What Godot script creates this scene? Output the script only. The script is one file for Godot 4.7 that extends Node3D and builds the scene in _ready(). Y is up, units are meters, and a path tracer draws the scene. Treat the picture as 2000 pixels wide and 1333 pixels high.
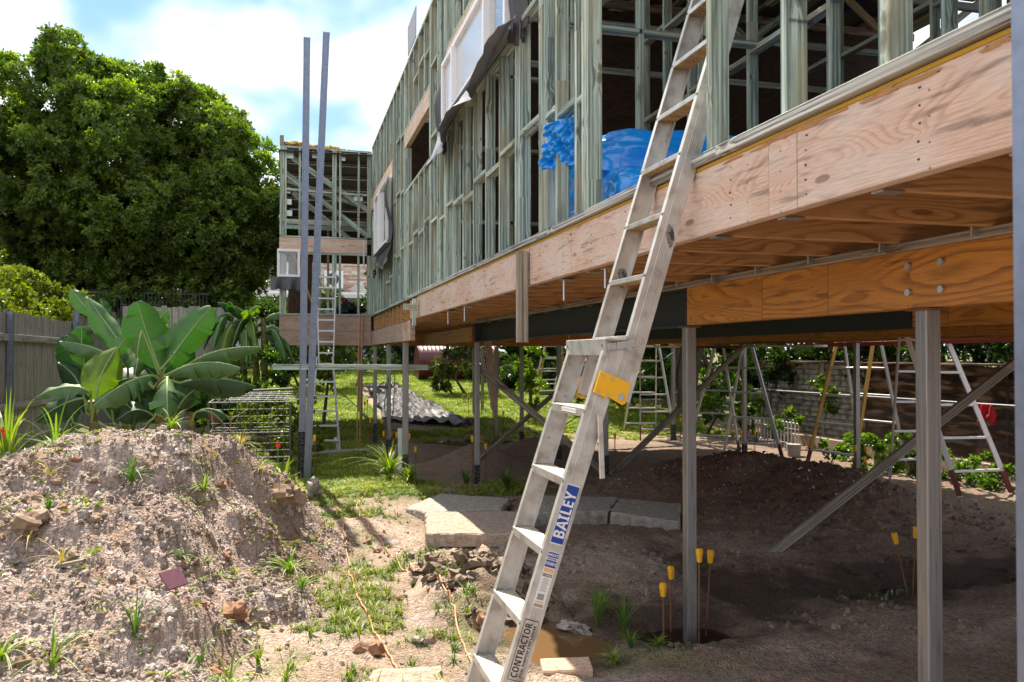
extends Node3D
# Frame of the site: x runs from the garden into the house, y is up, t runs along the house away from the camera (Godot z = -t). Metres.

var rng := RandomNumberGenerator.new()
var fine := FastNoiseLite.new()
var broad := FastNoiseLite.new()
var cell := FastNoiseLite.new()
var M := {}


class Build:
	var v := PackedVector3Array()
	var n := PackedVector3Array()
	var uv := PackedVector2Array()
	var c := PackedColorArray()
	var ix := PackedInt32Array()
	var tint := Color(1, 1, 1)
	var tinted := false

	func vert(p: Vector3, nn: Vector3, q := Vector2.ZERO) -> int:
		v.append(p)
		n.append(nn)
		uv.append(q)
		if tinted:
			c.append(tint)
		return v.size() - 1

	# four corners, counter-clockwise seen from outside
	func quad(a: Vector3, b: Vector3, cc: Vector3, d: Vector3, qa := Vector2(0, 0), qb := Vector2(1, 0), qc := Vector2(1, 1), qd := Vector2(0, 1)) -> void:
		var nn := (b - a).cross(d - a).normalized()
		if nn == Vector3.ZERO:
			nn = (cc - b).cross(d - b).normalized()
		var i := vert(a, nn, qa)
		vert(b, nn, qb)
		vert(cc, nn, qc)
		vert(d, nn, qd)
		ix.append_array([i, i + 2, i + 1, i, i + 3, i + 2])

	func tri(a: Vector3, b: Vector3, cc: Vector3) -> void:
		var nn := (b - a).cross(cc - a).normalized()
		var i := vert(a, nn)
		vert(b, nn)
		vert(cc, nn)
		ix.append_array([i, i + 2, i + 1])

	# a closed profile (counter-clockwise, in side/up) swept from p0 to p1; UV in metres, u along the length
	func sweep(p0: Vector3, p1: Vector3, prof: PackedVector2Array, up := Vector3.UP, off := Vector2.ZERO, caps := true) -> void:
		var a := (p1 - p0).normalized()
		if absf(a.dot(up)) > 0.98:
			up = Vector3(0, 0, -1) if absf(a.y) > 0.9 else Vector3.UP
		var s := a.cross(up).normalized()
		var u := s.cross(a).normalized()
		var l := (p1 - p0).length()
		var m := prof.size()
		var run := 0.0
		for i in m:
			var q0 := prof[i]
			var q1 := prof[(i + 1) % m]
			var w := (q1 - q0).length()
			var o0 := s * q0.x + u * q0.y
			var o1 := s * q1.x + u * q1.y
			quad(p0 + o0, p1 + o0, p1 + o1, p0 + o1, off + Vector2(0, run), off + Vector2(l, run), off + Vector2(l, run + w), off + Vector2(0, run + w))
			run += w
		if caps:
			for e in 2:
				var cap := PackedVector2Array(prof)
				var t3 := Geometry2D.triangulate_polygon(cap)
				for k in range(0, t3.size(), 3):
					var pp: Array = []
					for j in 3:
						var q := cap[t3[k + j]]
						pp.append((p1 if e else p0) + s * q.x + u * q.y)
					var good: bool = ((pp[1] - pp[0]).cross(pp[2] - pp[0]).dot(a) > 0) == (e == 1)
					var f := v.size()
					if good:
						tri(pp[0], pp[1], pp[2])
					else:
						tri(pp[0], pp[2], pp[1])
					for j in 3:
						uv[f + j] = off + Vector2((v[f + j] - p0).dot(s), (v[f + j] - p0).dot(u))

	# timber of w (side) by h (up) with eased edges
	func beam(p0: Vector3, p1: Vector3, w: float, h: float, up := Vector3.UP, off := Vector2.ZERO, e := 0.0025) -> void:
		var x := w / 2
		var y := h / 2
		sweep(p0, p1, PackedVector2Array([Vector2(-x + e, -y), Vector2(x - e, -y), Vector2(x, -y + e), Vector2(x, y - e), Vector2(x - e, y), Vector2(-x + e, y), Vector2(-x, y - e), Vector2(-x, -y + e)]), up, off)

	func box(lo: Vector3, hi: Vector3, off := Vector2.ZERO) -> void:
		var d := hi - lo
		var mid := (lo + hi) / 2
		var e := minf(0.004, minf(d.x, minf(d.y, d.z)) * 0.2)
		if d.x >= d.y and d.x >= d.z:
			beam(Vector3(lo.x, mid.y, mid.z), Vector3(hi.x, mid.y, mid.z), d.z, d.y, Vector3.UP, off, e)
		elif d.y >= d.z:
			beam(Vector3(mid.x, lo.y, mid.z), Vector3(mid.x, hi.y, mid.z), d.x, d.z, Vector3(0, 0, -1), off, e)
		else:
			beam(Vector3(mid.x, mid.y, hi.z), Vector3(mid.x, mid.y, lo.z), d.x, d.y, Vector3.UP, off, e)

	func tube(pts: PackedVector3Array, r0: float, r1: float, sides := 6) -> void:
		var start := v.size()
		var m := pts.size()
		var run := 0.0
		for i in m:
			var a := (pts[mini(i + 1, m - 1)] - pts[maxi(i - 1, 0)]).normalized()
			var s := a.cross(Vector3.UP if absf(a.y) < 0.95 else Vector3.RIGHT).normalized()
			var u := s.cross(a)
			var r := lerpf(r0, r1, float(i) / maxf(1, m - 1))
			if i:
				run += (pts[i] - pts[i - 1]).length()
			for k in sides + 1:
				var g := TAU * k / sides
				var d := s * cos(g) + u * sin(g)
				vert(pts[i] + d * r, d, Vector2(run, float(k) / sides))
		for i in m - 1:
			for k in sides:
				var b := start + i * (sides + 1) + k
				ix.append_array([b, b + 1, b + sides + 1, b + 1, b + sides + 2, b + sides + 1])
		for e in [0, m - 1]:
			var cen: Vector3 = pts[e]
			var a2: Vector3 = (pts[1] - pts[0] if e == 0 else pts[m - 1] - pts[m - 2]).normalized() * (-1.0 if e == 0 else 1.0)
			var ci := vert(cen, a2)
			for k in sides:
				var b := vert(v[start + e * (sides + 1) + k], a2)
				vert(v[start + e * (sides + 1) + k + 1], a2)
				if e == 0:
					ix.append_array([ci, b + 1, b])
				else:
					ix.append_array([ci, b, b + 1])

	# smooth sheet from a grid of points
	func sheet(p: PackedVector3Array, w: int, h: int, flip := false) -> void:
		var start := v.size()
		for j in h:
			for i in w:
				var a := p[j * w + mini(i + 1, w - 1)] - p[j * w + maxi(i - 1, 0)]
				var b := p[mini(j + 1, h - 1) * w + i] - p[maxi(j - 1, 0) * w + i]
				var nn := a.cross(b).normalized()
				if nn == Vector3.ZERO:
					nn = Vector3.UP if j < h / 2 else Vector3.DOWN
					nn = -nn if flip else nn
				vert(p[j * w + i], -nn if flip else nn, Vector2(float(i) / (w - 1), float(j) / (h - 1)))
		for j in h - 1:
			for i in w - 1:
				var k := start + j * w + i
				if flip:
					ix.append_array([k, k + 1, k + w, k + 1, k + w + 1, k + w])
				else:
					ix.append_array([k, k + w, k + 1, k + 1, k + w, k + w + 1])

	# a sheet with thickness
	func slab(p: PackedVector3Array, w: int, h: int, thick: float) -> void:
		sheet(p, w, h)
		var q := PackedVector3Array()
		var s := v.size() - w * h
		for i in w * h:
			q.append(p[i] - n[s + i] * thick)
		sheet(q, w, h, true)
		var rim := PackedInt32Array()
		for i in w:
			rim.append(i)
		for j in range(1, h):
			rim.append(j * w + w - 1)
		for i in range(w - 2, -1, -1):
			rim.append((h - 1) * w + i)
		for j in range(h - 2, 0, -1):
			rim.append(j * w)
		for k in rim.size():
			var a := rim[k]
			var b := rim[(k + 1) % rim.size()]
			quad(p[a], q[a], q[b], p[b])

	# a lump: ellipsoid of uneven radius
	func lump(at: Vector3, r: Vector3, rough: float, noise: FastNoiseLite, key: float, rings := 6, segs := 9, yaw := 0.0) -> void:
		var pts := PackedVector3Array()
		for j in rings + 1:
			for i in segs + 1:
				var th := PI * j / rings
				var ph := TAU * (i % segs) / segs
				var d := Vector3(sin(th) * cos(ph), cos(th), sin(th) * sin(ph))
				var k := 1.0 + rough * noise.get_noise_3d(d.x * 40 + key * 91, d.y * 40, d.z * 40 + key * 37) * 2.0
				pts.append(at + (d * r * k).rotated(Vector3.UP, yaw))
		for j in rings:
			for i in segs:
				var a := j * (segs + 1) + i
				var b := a + segs + 1
				quad(pts[a], pts[a + 1], pts[b + 1], pts[b])

	func mesh() -> ArrayMesh:
		var arr := []
		arr.resize(Mesh.ARRAY_MAX)
		arr[Mesh.ARRAY_VERTEX] = v
		arr[Mesh.ARRAY_NORMAL] = n
		arr[Mesh.ARRAY_TEX_UV] = uv
		if tinted:
			arr[Mesh.ARRAY_COLOR] = c
		arr[Mesh.ARRAY_INDEX] = ix
		var m := ArrayMesh.new()
		m.add_surface_from_arrays(Mesh.PRIMITIVE_TRIANGLES, arr)
		return m


func V(x: float, y: float, t: float) -> Vector3:
	return Vector3(x, y, -t)


func uoff() -> Vector2:
	return Vector2(rng.randf() * 7, rng.randf() * 3)


func thing(called: String, label: String, category: String, group := "", at := Vector3.ZERO) -> Node3D:
	var o := Node3D.new()
	o.name = called
	add_child(o, true)
	o.position = at
	return tag(o, label, category, group)


func tag(o: Node3D, label: String, category: String, group := "") -> Node3D:
	if label:
		o.set_meta("label", label)
	if category:
		o.set_meta("category", category)
	if group:
		o.set_meta("group", group)
	return o


func put(b: Build, called: String, mat: Material, parent: Node = null) -> MeshInstance3D:
	return place(b.mesh(), called, mat, parent)


func place(m: Mesh, called: String, mat: Material, parent: Node = null) -> MeshInstance3D:
	var o := MeshInstance3D.new()
	o.name = called
	o.mesh = m
	o.material_override = mat
	(parent if parent else self).add_child(o, true)
	return o


func structure(b: Build, called: String, mat: Material, label: String) -> MeshInstance3D:
	var o := put(b, called, mat)
	o.set_meta("kind", "structure")
	o.set_meta("label", label)
	return o


# one timber as one part
func stick(parent: Node, called: String, mat: Material, p0: Vector3, p1: Vector3, w: float, h: float, up := Vector3.UP) -> MeshInstance3D:
	var b := Build.new()
	b.beam(p0, p1, w, h, up, uoff())
	return put(b, called, mat, parent)


func slab_box(parent: Node, called: String, mat: Material, lo: Vector3, hi: Vector3) -> MeshInstance3D:
	var b := Build.new()
	b.box(Vector3(lo.x, lo.y, minf(lo.z, hi.z)), Vector3(hi.x, hi.y, maxf(lo.z, hi.z)), uoff())
	return put(b, called, mat, parent)


func rod(parent: Node, called: String, mat: Material, p0: Vector3, p1: Vector3, r: float, sides := 8) -> MeshInstance3D:
	var b := Build.new()
	b.tube(PackedVector3Array([p0, p1]), r, r, sides)
	return put(b, called, mat, parent)


# ---------------------------------------------------------------- materials
func mat(albedo: Color, rough := 0.8, metal := 0.0) -> StandardMaterial3D:
	var m := StandardMaterial3D.new()
	m.albedo_color = albedo.linear_to_srgb()
	m.roughness = rough
	m.metallic = metal
	return m


func noise_tex(freq: float, octaves: int, stops: Array, seed_: int, size := 512, ridged := false) -> NoiseTexture2D:
	var n := FastNoiseLite.new()
	n.seed = seed_
	n.noise_type = FastNoiseLite.TYPE_SIMPLEX_SMOOTH
	n.frequency = freq
	n.fractal_octaves = octaves
	if ridged:
		n.fractal_type = FastNoiseLite.FRACTAL_RIDGED
	var t := NoiseTexture2D.new()
	t.width = size
	t.height = size
	t.seamless = true
	t.noise = n
	if stops.size():
		var g := Gradient.new()
		var offs := PackedFloat32Array()
		var cols := PackedColorArray()
		for s in stops:
			offs.append(s[0])
			cols.append(Color(s[1], s[2], s[3]).linear_to_srgb())
		g.offsets = offs
		g.colors = cols
		t.color_ramp = g
	return t


func cell_tex(freq: float, value: bool, stops: Array, seed_: int, size := 512) -> NoiseTexture2D:
	var t := noise_tex(freq, 1, stops, seed_, size)
	var n: FastNoiseLite = t.noise
	n.noise_type = FastNoiseLite.TYPE_CELLULAR
	n.cellular_return_type = FastNoiseLite.RETURN_CELL_VALUE if value else FastNoiseLite.RETURN_DISTANCE
	n.fractal_type = FastNoiseLite.FRACTAL_FBM
	n.fractal_octaves = 2 if value else 3
	n.domain_warp_enabled = true
	n.domain_warp_amplitude = 12.0
	n.domain_warp_frequency = 0.03
	return t


func tri_map(m: StandardMaterial3D, scale: float) -> StandardMaterial3D:
	m.uv1_triplanar = true
	m.uv1_world_triplanar = true
	m.uv1_scale = Vector3.ONE * scale
	return m


func relief(m: StandardMaterial3D, t: Texture2D, cm: float) -> StandardMaterial3D:
	m.heightmap_enabled = true
	m.heightmap_texture = t
	m.heightmap_scale = cm
	return m


# grain pictures: u runs along the timber
func pine_image(w: int, h: int, dark: Color, light: Color, warm: Color, knots: int, seed_: int, streak := 1.0) -> ImageTexture:
	var im := Image.create(w, h, false, Image.FORMAT_RGB8)
	var a := FastNoiseLite.new()
	a.seed = seed_
	a.frequency = 0.02
	a.fractal_octaves = 3
	var r2 := RandomNumberGenerator.new()
	r2.seed = seed_
	var ks := []
	for i in knots:
		ks.append([r2.randf() * w, r2.randf() * h, r2.randf_range(3.0, 7.0)])
	for y in h:
		for x in w:
			var yy := float(y)
			var knot := 0.0
			for k in ks:
				var dx: float = (x - k[0]) / 2.2
				var dy: float = y - k[1]
				var d := sqrt(dx * dx + dy * dy)
				if d < k[2] * 3.0:
					yy += (k[2] * 3.0 - d) * signf(dy) * 0.5
					if d < k[2]:
						knot = 1.0 - d / k[2] * 0.5
			var g := (a.get_noise_2d(x * 0.05, yy * 7.0) * 0.95 + a.get_noise_2d(x * 0.04 + 70, yy * 2.2) * 0.6) * streak
			var f := a.get_noise_2d(x * 0.4 + 900, yy * 16.0) * 0.8
			var s := a.get_noise_2d(x * 0.12 + 300, y * 0.5)
			var k2 := clampf(0.5 + g + f * 0.6, 0, 1)
			var col := dark.lerp(light, k2).lerp(warm, clampf(s * 1.4, 0, 0.6))
			var blot := a.get_noise_2d(x * 0.3 + 4000, y * 1.2)
			col = col * (1.0 - 0.35 * clampf(blot * 1.8 - 0.3, 0, 1))
			if knot > 0:
				col = col.lerp(Color(0.07, 0.045, 0.025), knot * 0.8)
			im.set_pixel(x, y, col.linear_to_srgb())
	return ImageTexture.create_from_image(im)


# rotary peeled veneer: cathedral figure from contour lines of a stretched field
func veneer_image(w: int, h: int, early: Color, late: Color, wash: Color, joints: float, seed_: int, density: float) -> ImageTexture:
	var im := Image.create(w, h, false, Image.FORMAT_RGB8)
	var a := FastNoiseLite.new()
	a.seed = seed_
	a.frequency = 0.004
	a.fractal_octaves = 2
	var b := FastNoiseLite.new()
	b.seed = seed_ + 5
	b.frequency = 0.05
	b.fractal_octaves = 3
	var r2 := RandomNumberGenerator.new()
	r2.seed = seed_
	var ks := []
	for i in int(w / 110.0):
		ks.append([r2.randf() * w, r2.randf() * h, r2.randf_range(5.0, 11.0)])
	for x in w:
		var panel := floorf(x / joints) if joints > 0 else 0.0
		var near := []
		for k in ks:
			if absf(x - k[0]) < 80:
				near.append(k)
		for y in h:
			var low := smoothstep(0.42, 0.62, float(y) / h + 0.12 * sin(x * 0.004)) if joints == 560 else 0.0
			var f := a.get_noise_2d(x * 0.42 + panel * 777, y * 1.7) * density * (1.0 - 0.6 * low) + y * 0.012 * sin(panel * 2.1 + 1.0) + y * 0.16 * low
			var knot := 0.0
			for k in near:
				var dx: float = (x - k[0]) / 2.6
				var dy: float = y - k[1]
				var d := sqrt(dx * dx + dy * dy)
				f += 1.6 * exp(-d * d / (k[2] * k[2] * 3.0))
				if d * 1.8 < k[2] and int(k[0]) % 3 == 0:
					knot = 1.0
			f += b.get_noise_2d(x * 0.2, y * 0.5) * 0.22
			var ring := f - floorf(f)
			var lateness := smoothstep(0.35, 0.92, ring) * (1.0 - smoothstep(0.94, 1.0, ring))
			var col := early.lerp(late, lateness * (0.4 if joints == 560 else 0.75))
			col = col.lerp(wash, clampf(0.45 + a.get_noise_2d(x * 0.9 + 5000, y * 2.5) * 1.5, 0, 1) * 0.75)
			col = col * (1.0 + b.get_noise_2d(x * 0.35, y * 6.0) * 0.22)
			var speck := b.get_noise_2d(x * 0.12 + 2000, y * 0.9 + 100)
			col = col * (1.0 - 0.5 * clampf(speck * 2.6 - 0.75, 0, 1))
			if joints > 0 and fmod(x, joints) < 2.0:
				col = col * 0.45
			if joints > 0 and y % 32 > 28 and absf(fmod(x, joints * 0.5) - 40.0) < 2.0:
				col = col * 0.3
			if knot > 0:
				col = col.lerp(Color(0.12, 0.05, 0.02), 0.6)
			im.set_pixel(x, y, col.linear_to_srgb())
	return ImageTexture.create_from_image(im)


func wood(t: Texture2D, size: Vector2, tint := Color(1, 1, 1), rough := 0.75) -> StandardMaterial3D:
	var m := mat(tint, rough)
	m.albedo_texture = t
	m.uv1_scale = Vector3(1.0 / size.x, 1.0 / size.y, 1)
	relief(m, t, 0.12)
	return m


func make_materials() -> void:
	var pine := pine_image(1024, 192, Color(0.125, 0.165, 0.15), Color(0.47, 0.545, 0.505), Color(0.34, 0.29, 0.19), 14, 11, 1.25)
	M.pine = wood(pine, Vector2(2.2, 0.42), Color(1.08, 1.14, 1.1))
	M.pine_pale = wood(pine, Vector2(2.2, 0.42), Color(1.12, 1.18, 1.2))
	M.pine_weathered = wood(pine_image(512, 128, Color(0.12, 0.1, 0.08), Color(0.36, 0.32, 0.265), Color(0.24, 0.2, 0.15), 4, 17), Vector2(1.4, 0.3))
	M.plate = wood(pine_image(1024, 96, Color(0.12, 0.12, 0.115), Color(0.52, 0.54, 0.52), Color(0.4, 0.4, 0.36), 2, 43, 1.3), Vector2(2.0, 0.2))
	M.pine_raw = wood(pine_image(512, 128, Color(0.36, 0.24, 0.13), Color(0.55, 0.42, 0.26), Color(0.5, 0.36, 0.2), 4, 19), Vector2(1.4, 0.3))
	var rim := veneer_image(2048, 160, Color(0.6, 0.42, 0.32), Color(0.3, 0.155, 0.095), Color(0.6, 0.49, 0.42), 560, 23, 12.0)
	M.rim = wood(rim, Vector2(4.6, 0.31), Color(1, 1, 1), 0.7)
	M.rim_aged = wood(rim, Vector2(3.1, 0.29), Color(0.66, 0.62, 0.6), 0.8)
	var joist := veneer_image(1024, 160, Color(0.52, 0.3, 0.135), Color(0.27, 0.115, 0.035), Color(0.45, 0.25, 0.11), 0, 29, 5.0)
	M.joist = wood(joist, Vector2(3.4, 0.3), Color(1, 0.96, 0.9), 0.7)
	var oil := veneer_image(1024, 160, Color(0.52, 0.225, 0.038), Color(0.21, 0.075, 0.015), Color(0.43, 0.18, 0.032), 420, 31, 4.0)
	M.bearer = wood(oil, Vector2(3.0, 0.3), Color(1, 1, 1), 0.45)
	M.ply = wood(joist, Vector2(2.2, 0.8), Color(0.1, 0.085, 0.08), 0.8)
	M.fence = wood(pine_image(1024, 160, Color(0.13, 0.12, 0.115), Color(0.33, 0.305, 0.28), Color(0.22, 0.21, 0.2), 7, 37, 1.2), Vector2(2.4, 0.5))
	M.fence_pale = wood(pine_image(512, 128, Color(0.2, 0.18, 0.16), Color(0.42, 0.38, 0.34), Color(0.34, 0.31, 0.28), 2, 41), Vector2(2.0, 0.5))
	M.tongue = mat(Color(0.5, 0.29, 0.015), 0.6)
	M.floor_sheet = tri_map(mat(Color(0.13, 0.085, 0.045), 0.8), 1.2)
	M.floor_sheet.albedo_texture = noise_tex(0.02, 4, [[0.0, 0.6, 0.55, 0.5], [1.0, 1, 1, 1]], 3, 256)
	var dull := noise_tex(0.012, 5, [[0.0, 0.72, 0.72, 0.73], [0.5, 0.9, 0.9, 0.9], [1.0, 1, 1, 1]], 5, 512)
	var scuff := noise_tex(0.03, 5, [[0.0, 0.35, 0.35, 0.35], [0.55, 0.55, 0.55, 0.55], [1.0, 0.9, 0.9, 0.9]], 7, 512)
	M.steel = tri_map(mat(Color(0.36, 0.355, 0.36), 0.5, 0.8), 1.6)
	M.steel.albedo_texture = dull
	M.steel.roughness_texture = scuff
	M.mill = wood(pine_image(1024, 192, Color(0.2, 0.2, 0.205), Color(0.4, 0.395, 0.39), Color(0.3, 0.28, 0.26), 0, 47, 0.5), Vector2(2.4, 0.13), Color(1, 1, 1), 0.46)
	M.mill.metallic = 0.8
	M.mill.heightmap_enabled = false
	M.galv = tri_map(mat(Color(0.21, 0.25, 0.34), 0.5, 0.7), 2.2)
	M.galv.albedo_texture = dull
	M.galv.roughness_texture = scuff
	M.dark_steel = tri_map(mat(Color(0.016, 0.024, 0.03), 0.5, 0.0), 1.0)
	M.dark_steel.albedo_texture = dull
	M.bitumen = tri_map(mat(Color(0.8, 0.8, 0.8), 0.7), 3.2)
	M.bitumen.albedo_texture = noise_tex(0.03, 4, [[0.0, 0.008, 0.008, 0.009], [0.66, 0.012, 0.012, 0.013], [0.74, 0.4, 0.39, 0.36], [1.0, 0.5, 0.5, 0.45]], 9, 512)
	M.alu = tri_map(mat(Color(0.7, 0.69, 0.67), 0.46, 0.55), 1.9)
	M.alu.albedo_texture = noise_tex(0.01, 5, [[0.0, 0.5, 0.46, 0.42], [0.42, 0.82, 0.81, 0.79], [1.0, 1, 1, 1]], 13, 512)
	M.alu.roughness_texture = scuff
	M.alu_tread = tri_map(mat(Color(0.62, 0.59, 0.55), 0.6, 0.4), 4.0)
	M.alu_tread.albedo_texture = noise_tex(0.02, 5, [[0.0, 0.3, 0.24, 0.17], [0.45, 0.75, 0.7, 0.64], [1.0, 1, 1, 1]], 15, 512)
	M.rung_grime = tri_map(mat(Color(0.5, 0.4, 0.25), 0.65, 0.2), 5.0)
	M.rung_grime.albedo_texture = noise_tex(0.03, 5, [[0.0, 0.12, 0.1, 0.08], [0.42, 0.4, 0.34, 0.28], [0.55, 0.95, 0.9, 0.8], [1.0, 1, 1, 1]], 16, 512)
	M.alu_far = mat(Color(0.6, 0.6, 0.62), 0.5, 0.4)
	M.soot_and_shade = mat(Color(0.05, 0.048, 0.047), 0.7)  # near black; also stands in for shade between the shed boards
	M.soot_pale = mat(Color(0.22, 0.21, 0.2), 0.6, 0.3)
	M.zinc = mat(Color(0.5, 0.53, 0.55), 0.35, 0.8)
	M.yellow_plate = mat(Color(0.86, 0.46, 0.01), 0.35)
	M.blue = mat(Color(0.012, 0.05, 0.32), 0.35)
	M.white = mat(Color(0.75, 0.75, 0.74), 0.45)
	M.black = mat(Color(0.012, 0.012, 0.012), 0.5)
	M.orange_ink = mat(Color(0.75, 0.4, 0.18), 0.5)
	M.ink = mat(Color(0.05, 0.055, 0.05), 0.8)
	M.cap = mat(Color(0.82, 0.42, 0.008), 0.45)
	M.rust = tri_map(mat(Color(0.19, 0.085, 0.04), 0.9), 6.0)
	M.rust.albedo_texture = dull
	M.concrete = tri_map(mat(Color(0.47, 0.385, 0.325), 0.92), 1.3)
	M.concrete.albedo_texture = noise_tex(0.02, 6, [[0.0, 0.4, 0.36, 0.32], [0.4, 0.78, 0.72, 0.66], [1.0, 1, 1, 1]], 21, 512)
	relief(M.concrete, noise_tex(0.06, 5, [], 22, 512), 1.2)
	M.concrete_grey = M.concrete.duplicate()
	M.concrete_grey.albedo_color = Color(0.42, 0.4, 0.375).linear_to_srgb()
	M.stone = tri_map(mat(Color(0.32, 0.235, 0.17), 0.95), 5.0)
	M.stone.albedo_texture = noise_tex(0.02, 5, [[0.0, 0.45, 0.4, 0.36], [0.5, 0.85, 0.8, 0.76], [1.0, 1, 1, 1]], 24, 256)
	M.stone_red = tri_map(mat(Color(0.34, 0.185, 0.115), 0.95), 5.0)
	M.stone_red.albedo_texture = M.stone.albedo_texture
	M.sandstone = tri_map(mat(Color(0.62, 0.45, 0.34), 0.95), 4.0)
	M.sandstone.albedo_texture = M.stone.albedo_texture
	M.stone_grey = tri_map(mat(Color(0.36, 0.34, 0.32), 0.95), 5.0)
	M.stone_grey.albedo_texture = M.stone.albedo_texture
	M.clod = tri_map(mat(Color(0.2, 0.145, 0.105), 0.7), 6.0)
	M.clod.albedo_texture = M.stone.albedo_texture
	M.tile = tri_map(mat(Color(0.17, 0.06, 0.09), 0.4), 9.0)
	M.tile.albedo_texture = noise_tex(0.012, 4, [[0.0, 0.7, 0.65, 0.7], [0.6, 1, 1, 1], [0.8, 1, 1, 1], [1.0, 1.0, 0.95, 0.95]], 25, 256)
	M.mesh_wire = mat(Color(0.14, 0.143, 0.147), 0.55, 0.5)
	M.dark_wire = mat(Color(0.1, 0.1, 0.105), 0.6, 0.4)
	M.upvc = mat(Color(0.78, 0.79, 0.83), 0.35)
	M.pvc = mat(Color(0.62, 0.64, 0.66), 0.4)
	M.whitened_glass = mat(Color(0.8, 0.83, 0.86), 0.12)  # white sky reflection put into the pane colour
	M.whitened_glass.transparency = BaseMaterial3D.TRANSPARENCY_ALPHA
	M.whitened_glass.albedo_color.a = 0.62
	M.glass = mat(Color(0.9, 0.94, 0.95), 0.05)
	M.glass.transparency = BaseMaterial3D.TRANSPARENCY_ALPHA
	M.glass.albedo_color.a = 0.08
	M.membrane = mat(Color(0.055, 0.055, 0.062), 0.5)
	M.membrane_grey = mat(Color(0.25, 0.25, 0.28), 0.42)
	M.black_plastic = mat(Color(0.025, 0.025, 0.028), 0.42)
	M.black_plastic.metallic_specular = 0.22
	M.blue_plastic = mat(Color(0.004, 0.32, 0.95), 0.3)
	M.blue_plastic.clearcoat_enabled = true
	M.blue_plastic.clearcoat = 1.0
	M.blue_plastic.clearcoat_roughness = 0.08
	M.sarking = tri_map(mat(Color(0.06, 0.06, 0.065), 0.45), 2.0)
	M.sarking.albedo_texture = dull
	M.sarking_blue = mat(Color(0.01, 0.06, 0.2), 0.5)
	M.roof = mat(Color(0.3, 0.29, 0.28), 0.5, 0.3)
	M.batt = tri_map(mat(Color(0.62, 0.42, 0.12), 0.95), 3.0)
	M.batt.albedo_texture = M.stone.albedo_texture
	M.tank = tri_map(mat(Color(0.12, 0.018, 0.024), 0.4), 1.0)
	M.tank.albedo_texture = dull
	M.board_white = tri_map(mat(Color(0.56, 0.55, 0.5), 0.8), 0.9)
	M.board_white.albedo_texture = noise_tex(0.012, 5, [[0.0, 0.1, 0.105, 0.09], [0.38, 0.5, 0.5, 0.46], [0.55, 0.95, 0.95, 0.92], [1.0, 1, 1, 1]], 27, 512)
	M.rusty_iron = tri_map(mat(Color(0.8, 0.8, 0.8), 0.85), 0.55)
	M.rusty_iron.albedo_texture = noise_tex(0.016, 6, [[0.0, 0.015, 0.011, 0.01], [0.4, 0.045, 0.025, 0.016], [0.54, 0.16, 0.075, 0.04], [0.66, 0.4, 0.26, 0.16], [1.0, 0.5, 0.38, 0.28]], 28, 512)
	M.rusty_iron.uv1_scale = Vector3(0.16, 1.0, 0.16)
	M.red_cloth = mat(Color(0.5, 0.012, 0.03), 0.8)
	M.plank_red = mat(Color(0.2, 0.018, 0.022), 0.6)
	M.ladder_yellow = mat(Color(0.42, 0.25, 0.055), 0.6)
	M.ladder_red = mat(Color(0.14, 0.025, 0.025), 0.6)
	M.cord = mat(Color(0.62, 0.27, 0.13), 0.6)
	M.cord_dark = mat(Color(0.03, 0.06, 0.06), 0.6)
	M.flower = mat(Color(0.75, 0.03, 0.03), 0.6)
	M.water = mat(Color(0.15, 0.09, 0.04), 0.05)
	M.water_dark = mat(Color(0.018, 0.015, 0.013), 0.05)
	M.bark = tri_map(mat(Color(0.13, 0.1, 0.075), 0.95), 2.0)
	M.bark.albedo_texture = dull
	M.banana_stem = tri_map(mat(Color(0.22, 0.2, 0.08), 0.7), 2.0)
	M.banana_stem.albedo_texture = noise_tex(0.02, 4, [[0.0, 0.25, 0.16, 0.1], [0.5, 0.8, 0.75, 0.6], [1.0, 1, 1, 1]], 33, 256)
	var greens := {"banana_brown": [Color(0.13, 0.075, 0.03), Color(0.3, 0.16, 0.04)], "banana": [Color(0.06, 0.15, 0.035), Color(0.24, 0.5, 0.03)], "banana_dark": [Color(0.024, 0.07, 0.022), Color(0.14, 0.34, 0.02)], "banana_lime": [Color(0.15, 0.24, 0.035), Color(0.75, 0.95, 0.06)], "banana_blue": [Color(0.085, 0.18, 0.06), Color(0.22, 0.42, 0.04)]}
	for k in greens:
		var cs = greens[k]
		var m := mat(cs[0], 0.48)
		m.backlight_enabled = true
		m.backlight = cs[1].linear_to_srgb()
		m.vertex_color_use_as_albedo = true
		M[k] = m
	M.midrib = mat(Color(0.25, 0.36, 0.12), 0.5)
	M.leaf = mat(Color(1, 1, 1), 0.34)
	M.leaf.vertex_color_use_as_albedo = true
	M.leaf.backlight_enabled = true
	M.leaf.backlight = Color(0.9, 1.0, 0.32)
	M.grass = mat(Color(1, 1, 1), 0.55)
	M.grass.vertex_color_use_as_albedo = true
	M.grass.backlight_enabled = true
	M.grass.backlight = Color(0.8, 0.88, 0.3)
	M.soil = tri_map(mat(Color(1, 1, 1), 0.96), 1.1)
	M.soil.vertex_color_use_as_albedo = true
	M.soil.albedo_texture = noise_tex(0.02, 7, [[0.0, 0.35, 0.3, 0.27], [0.42, 0.78, 0.74, 0.71], [0.7, 1, 0.98, 0.96], [1.0, 1, 1, 1]], 51, 1024)
	relief(M.soil, noise_tex(0.05, 6, [], 52, 1024), 2.0)
	M.heap = tri_map(mat(Color(1, 1, 1), 0.95), 1.25)
	M.heap.vertex_color_use_as_albedo = true
	M.heap.albedo_texture = cell_tex(0.055, true, [[0.0, 0.32, 0.27, 0.24], [0.35, 0.6, 0.54, 0.5], [0.62, 0.9, 0.86, 0.83], [0.85, 1, 0.98, 0.96], [1.0, 1, 1, 1]], 53, 1024)
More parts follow.
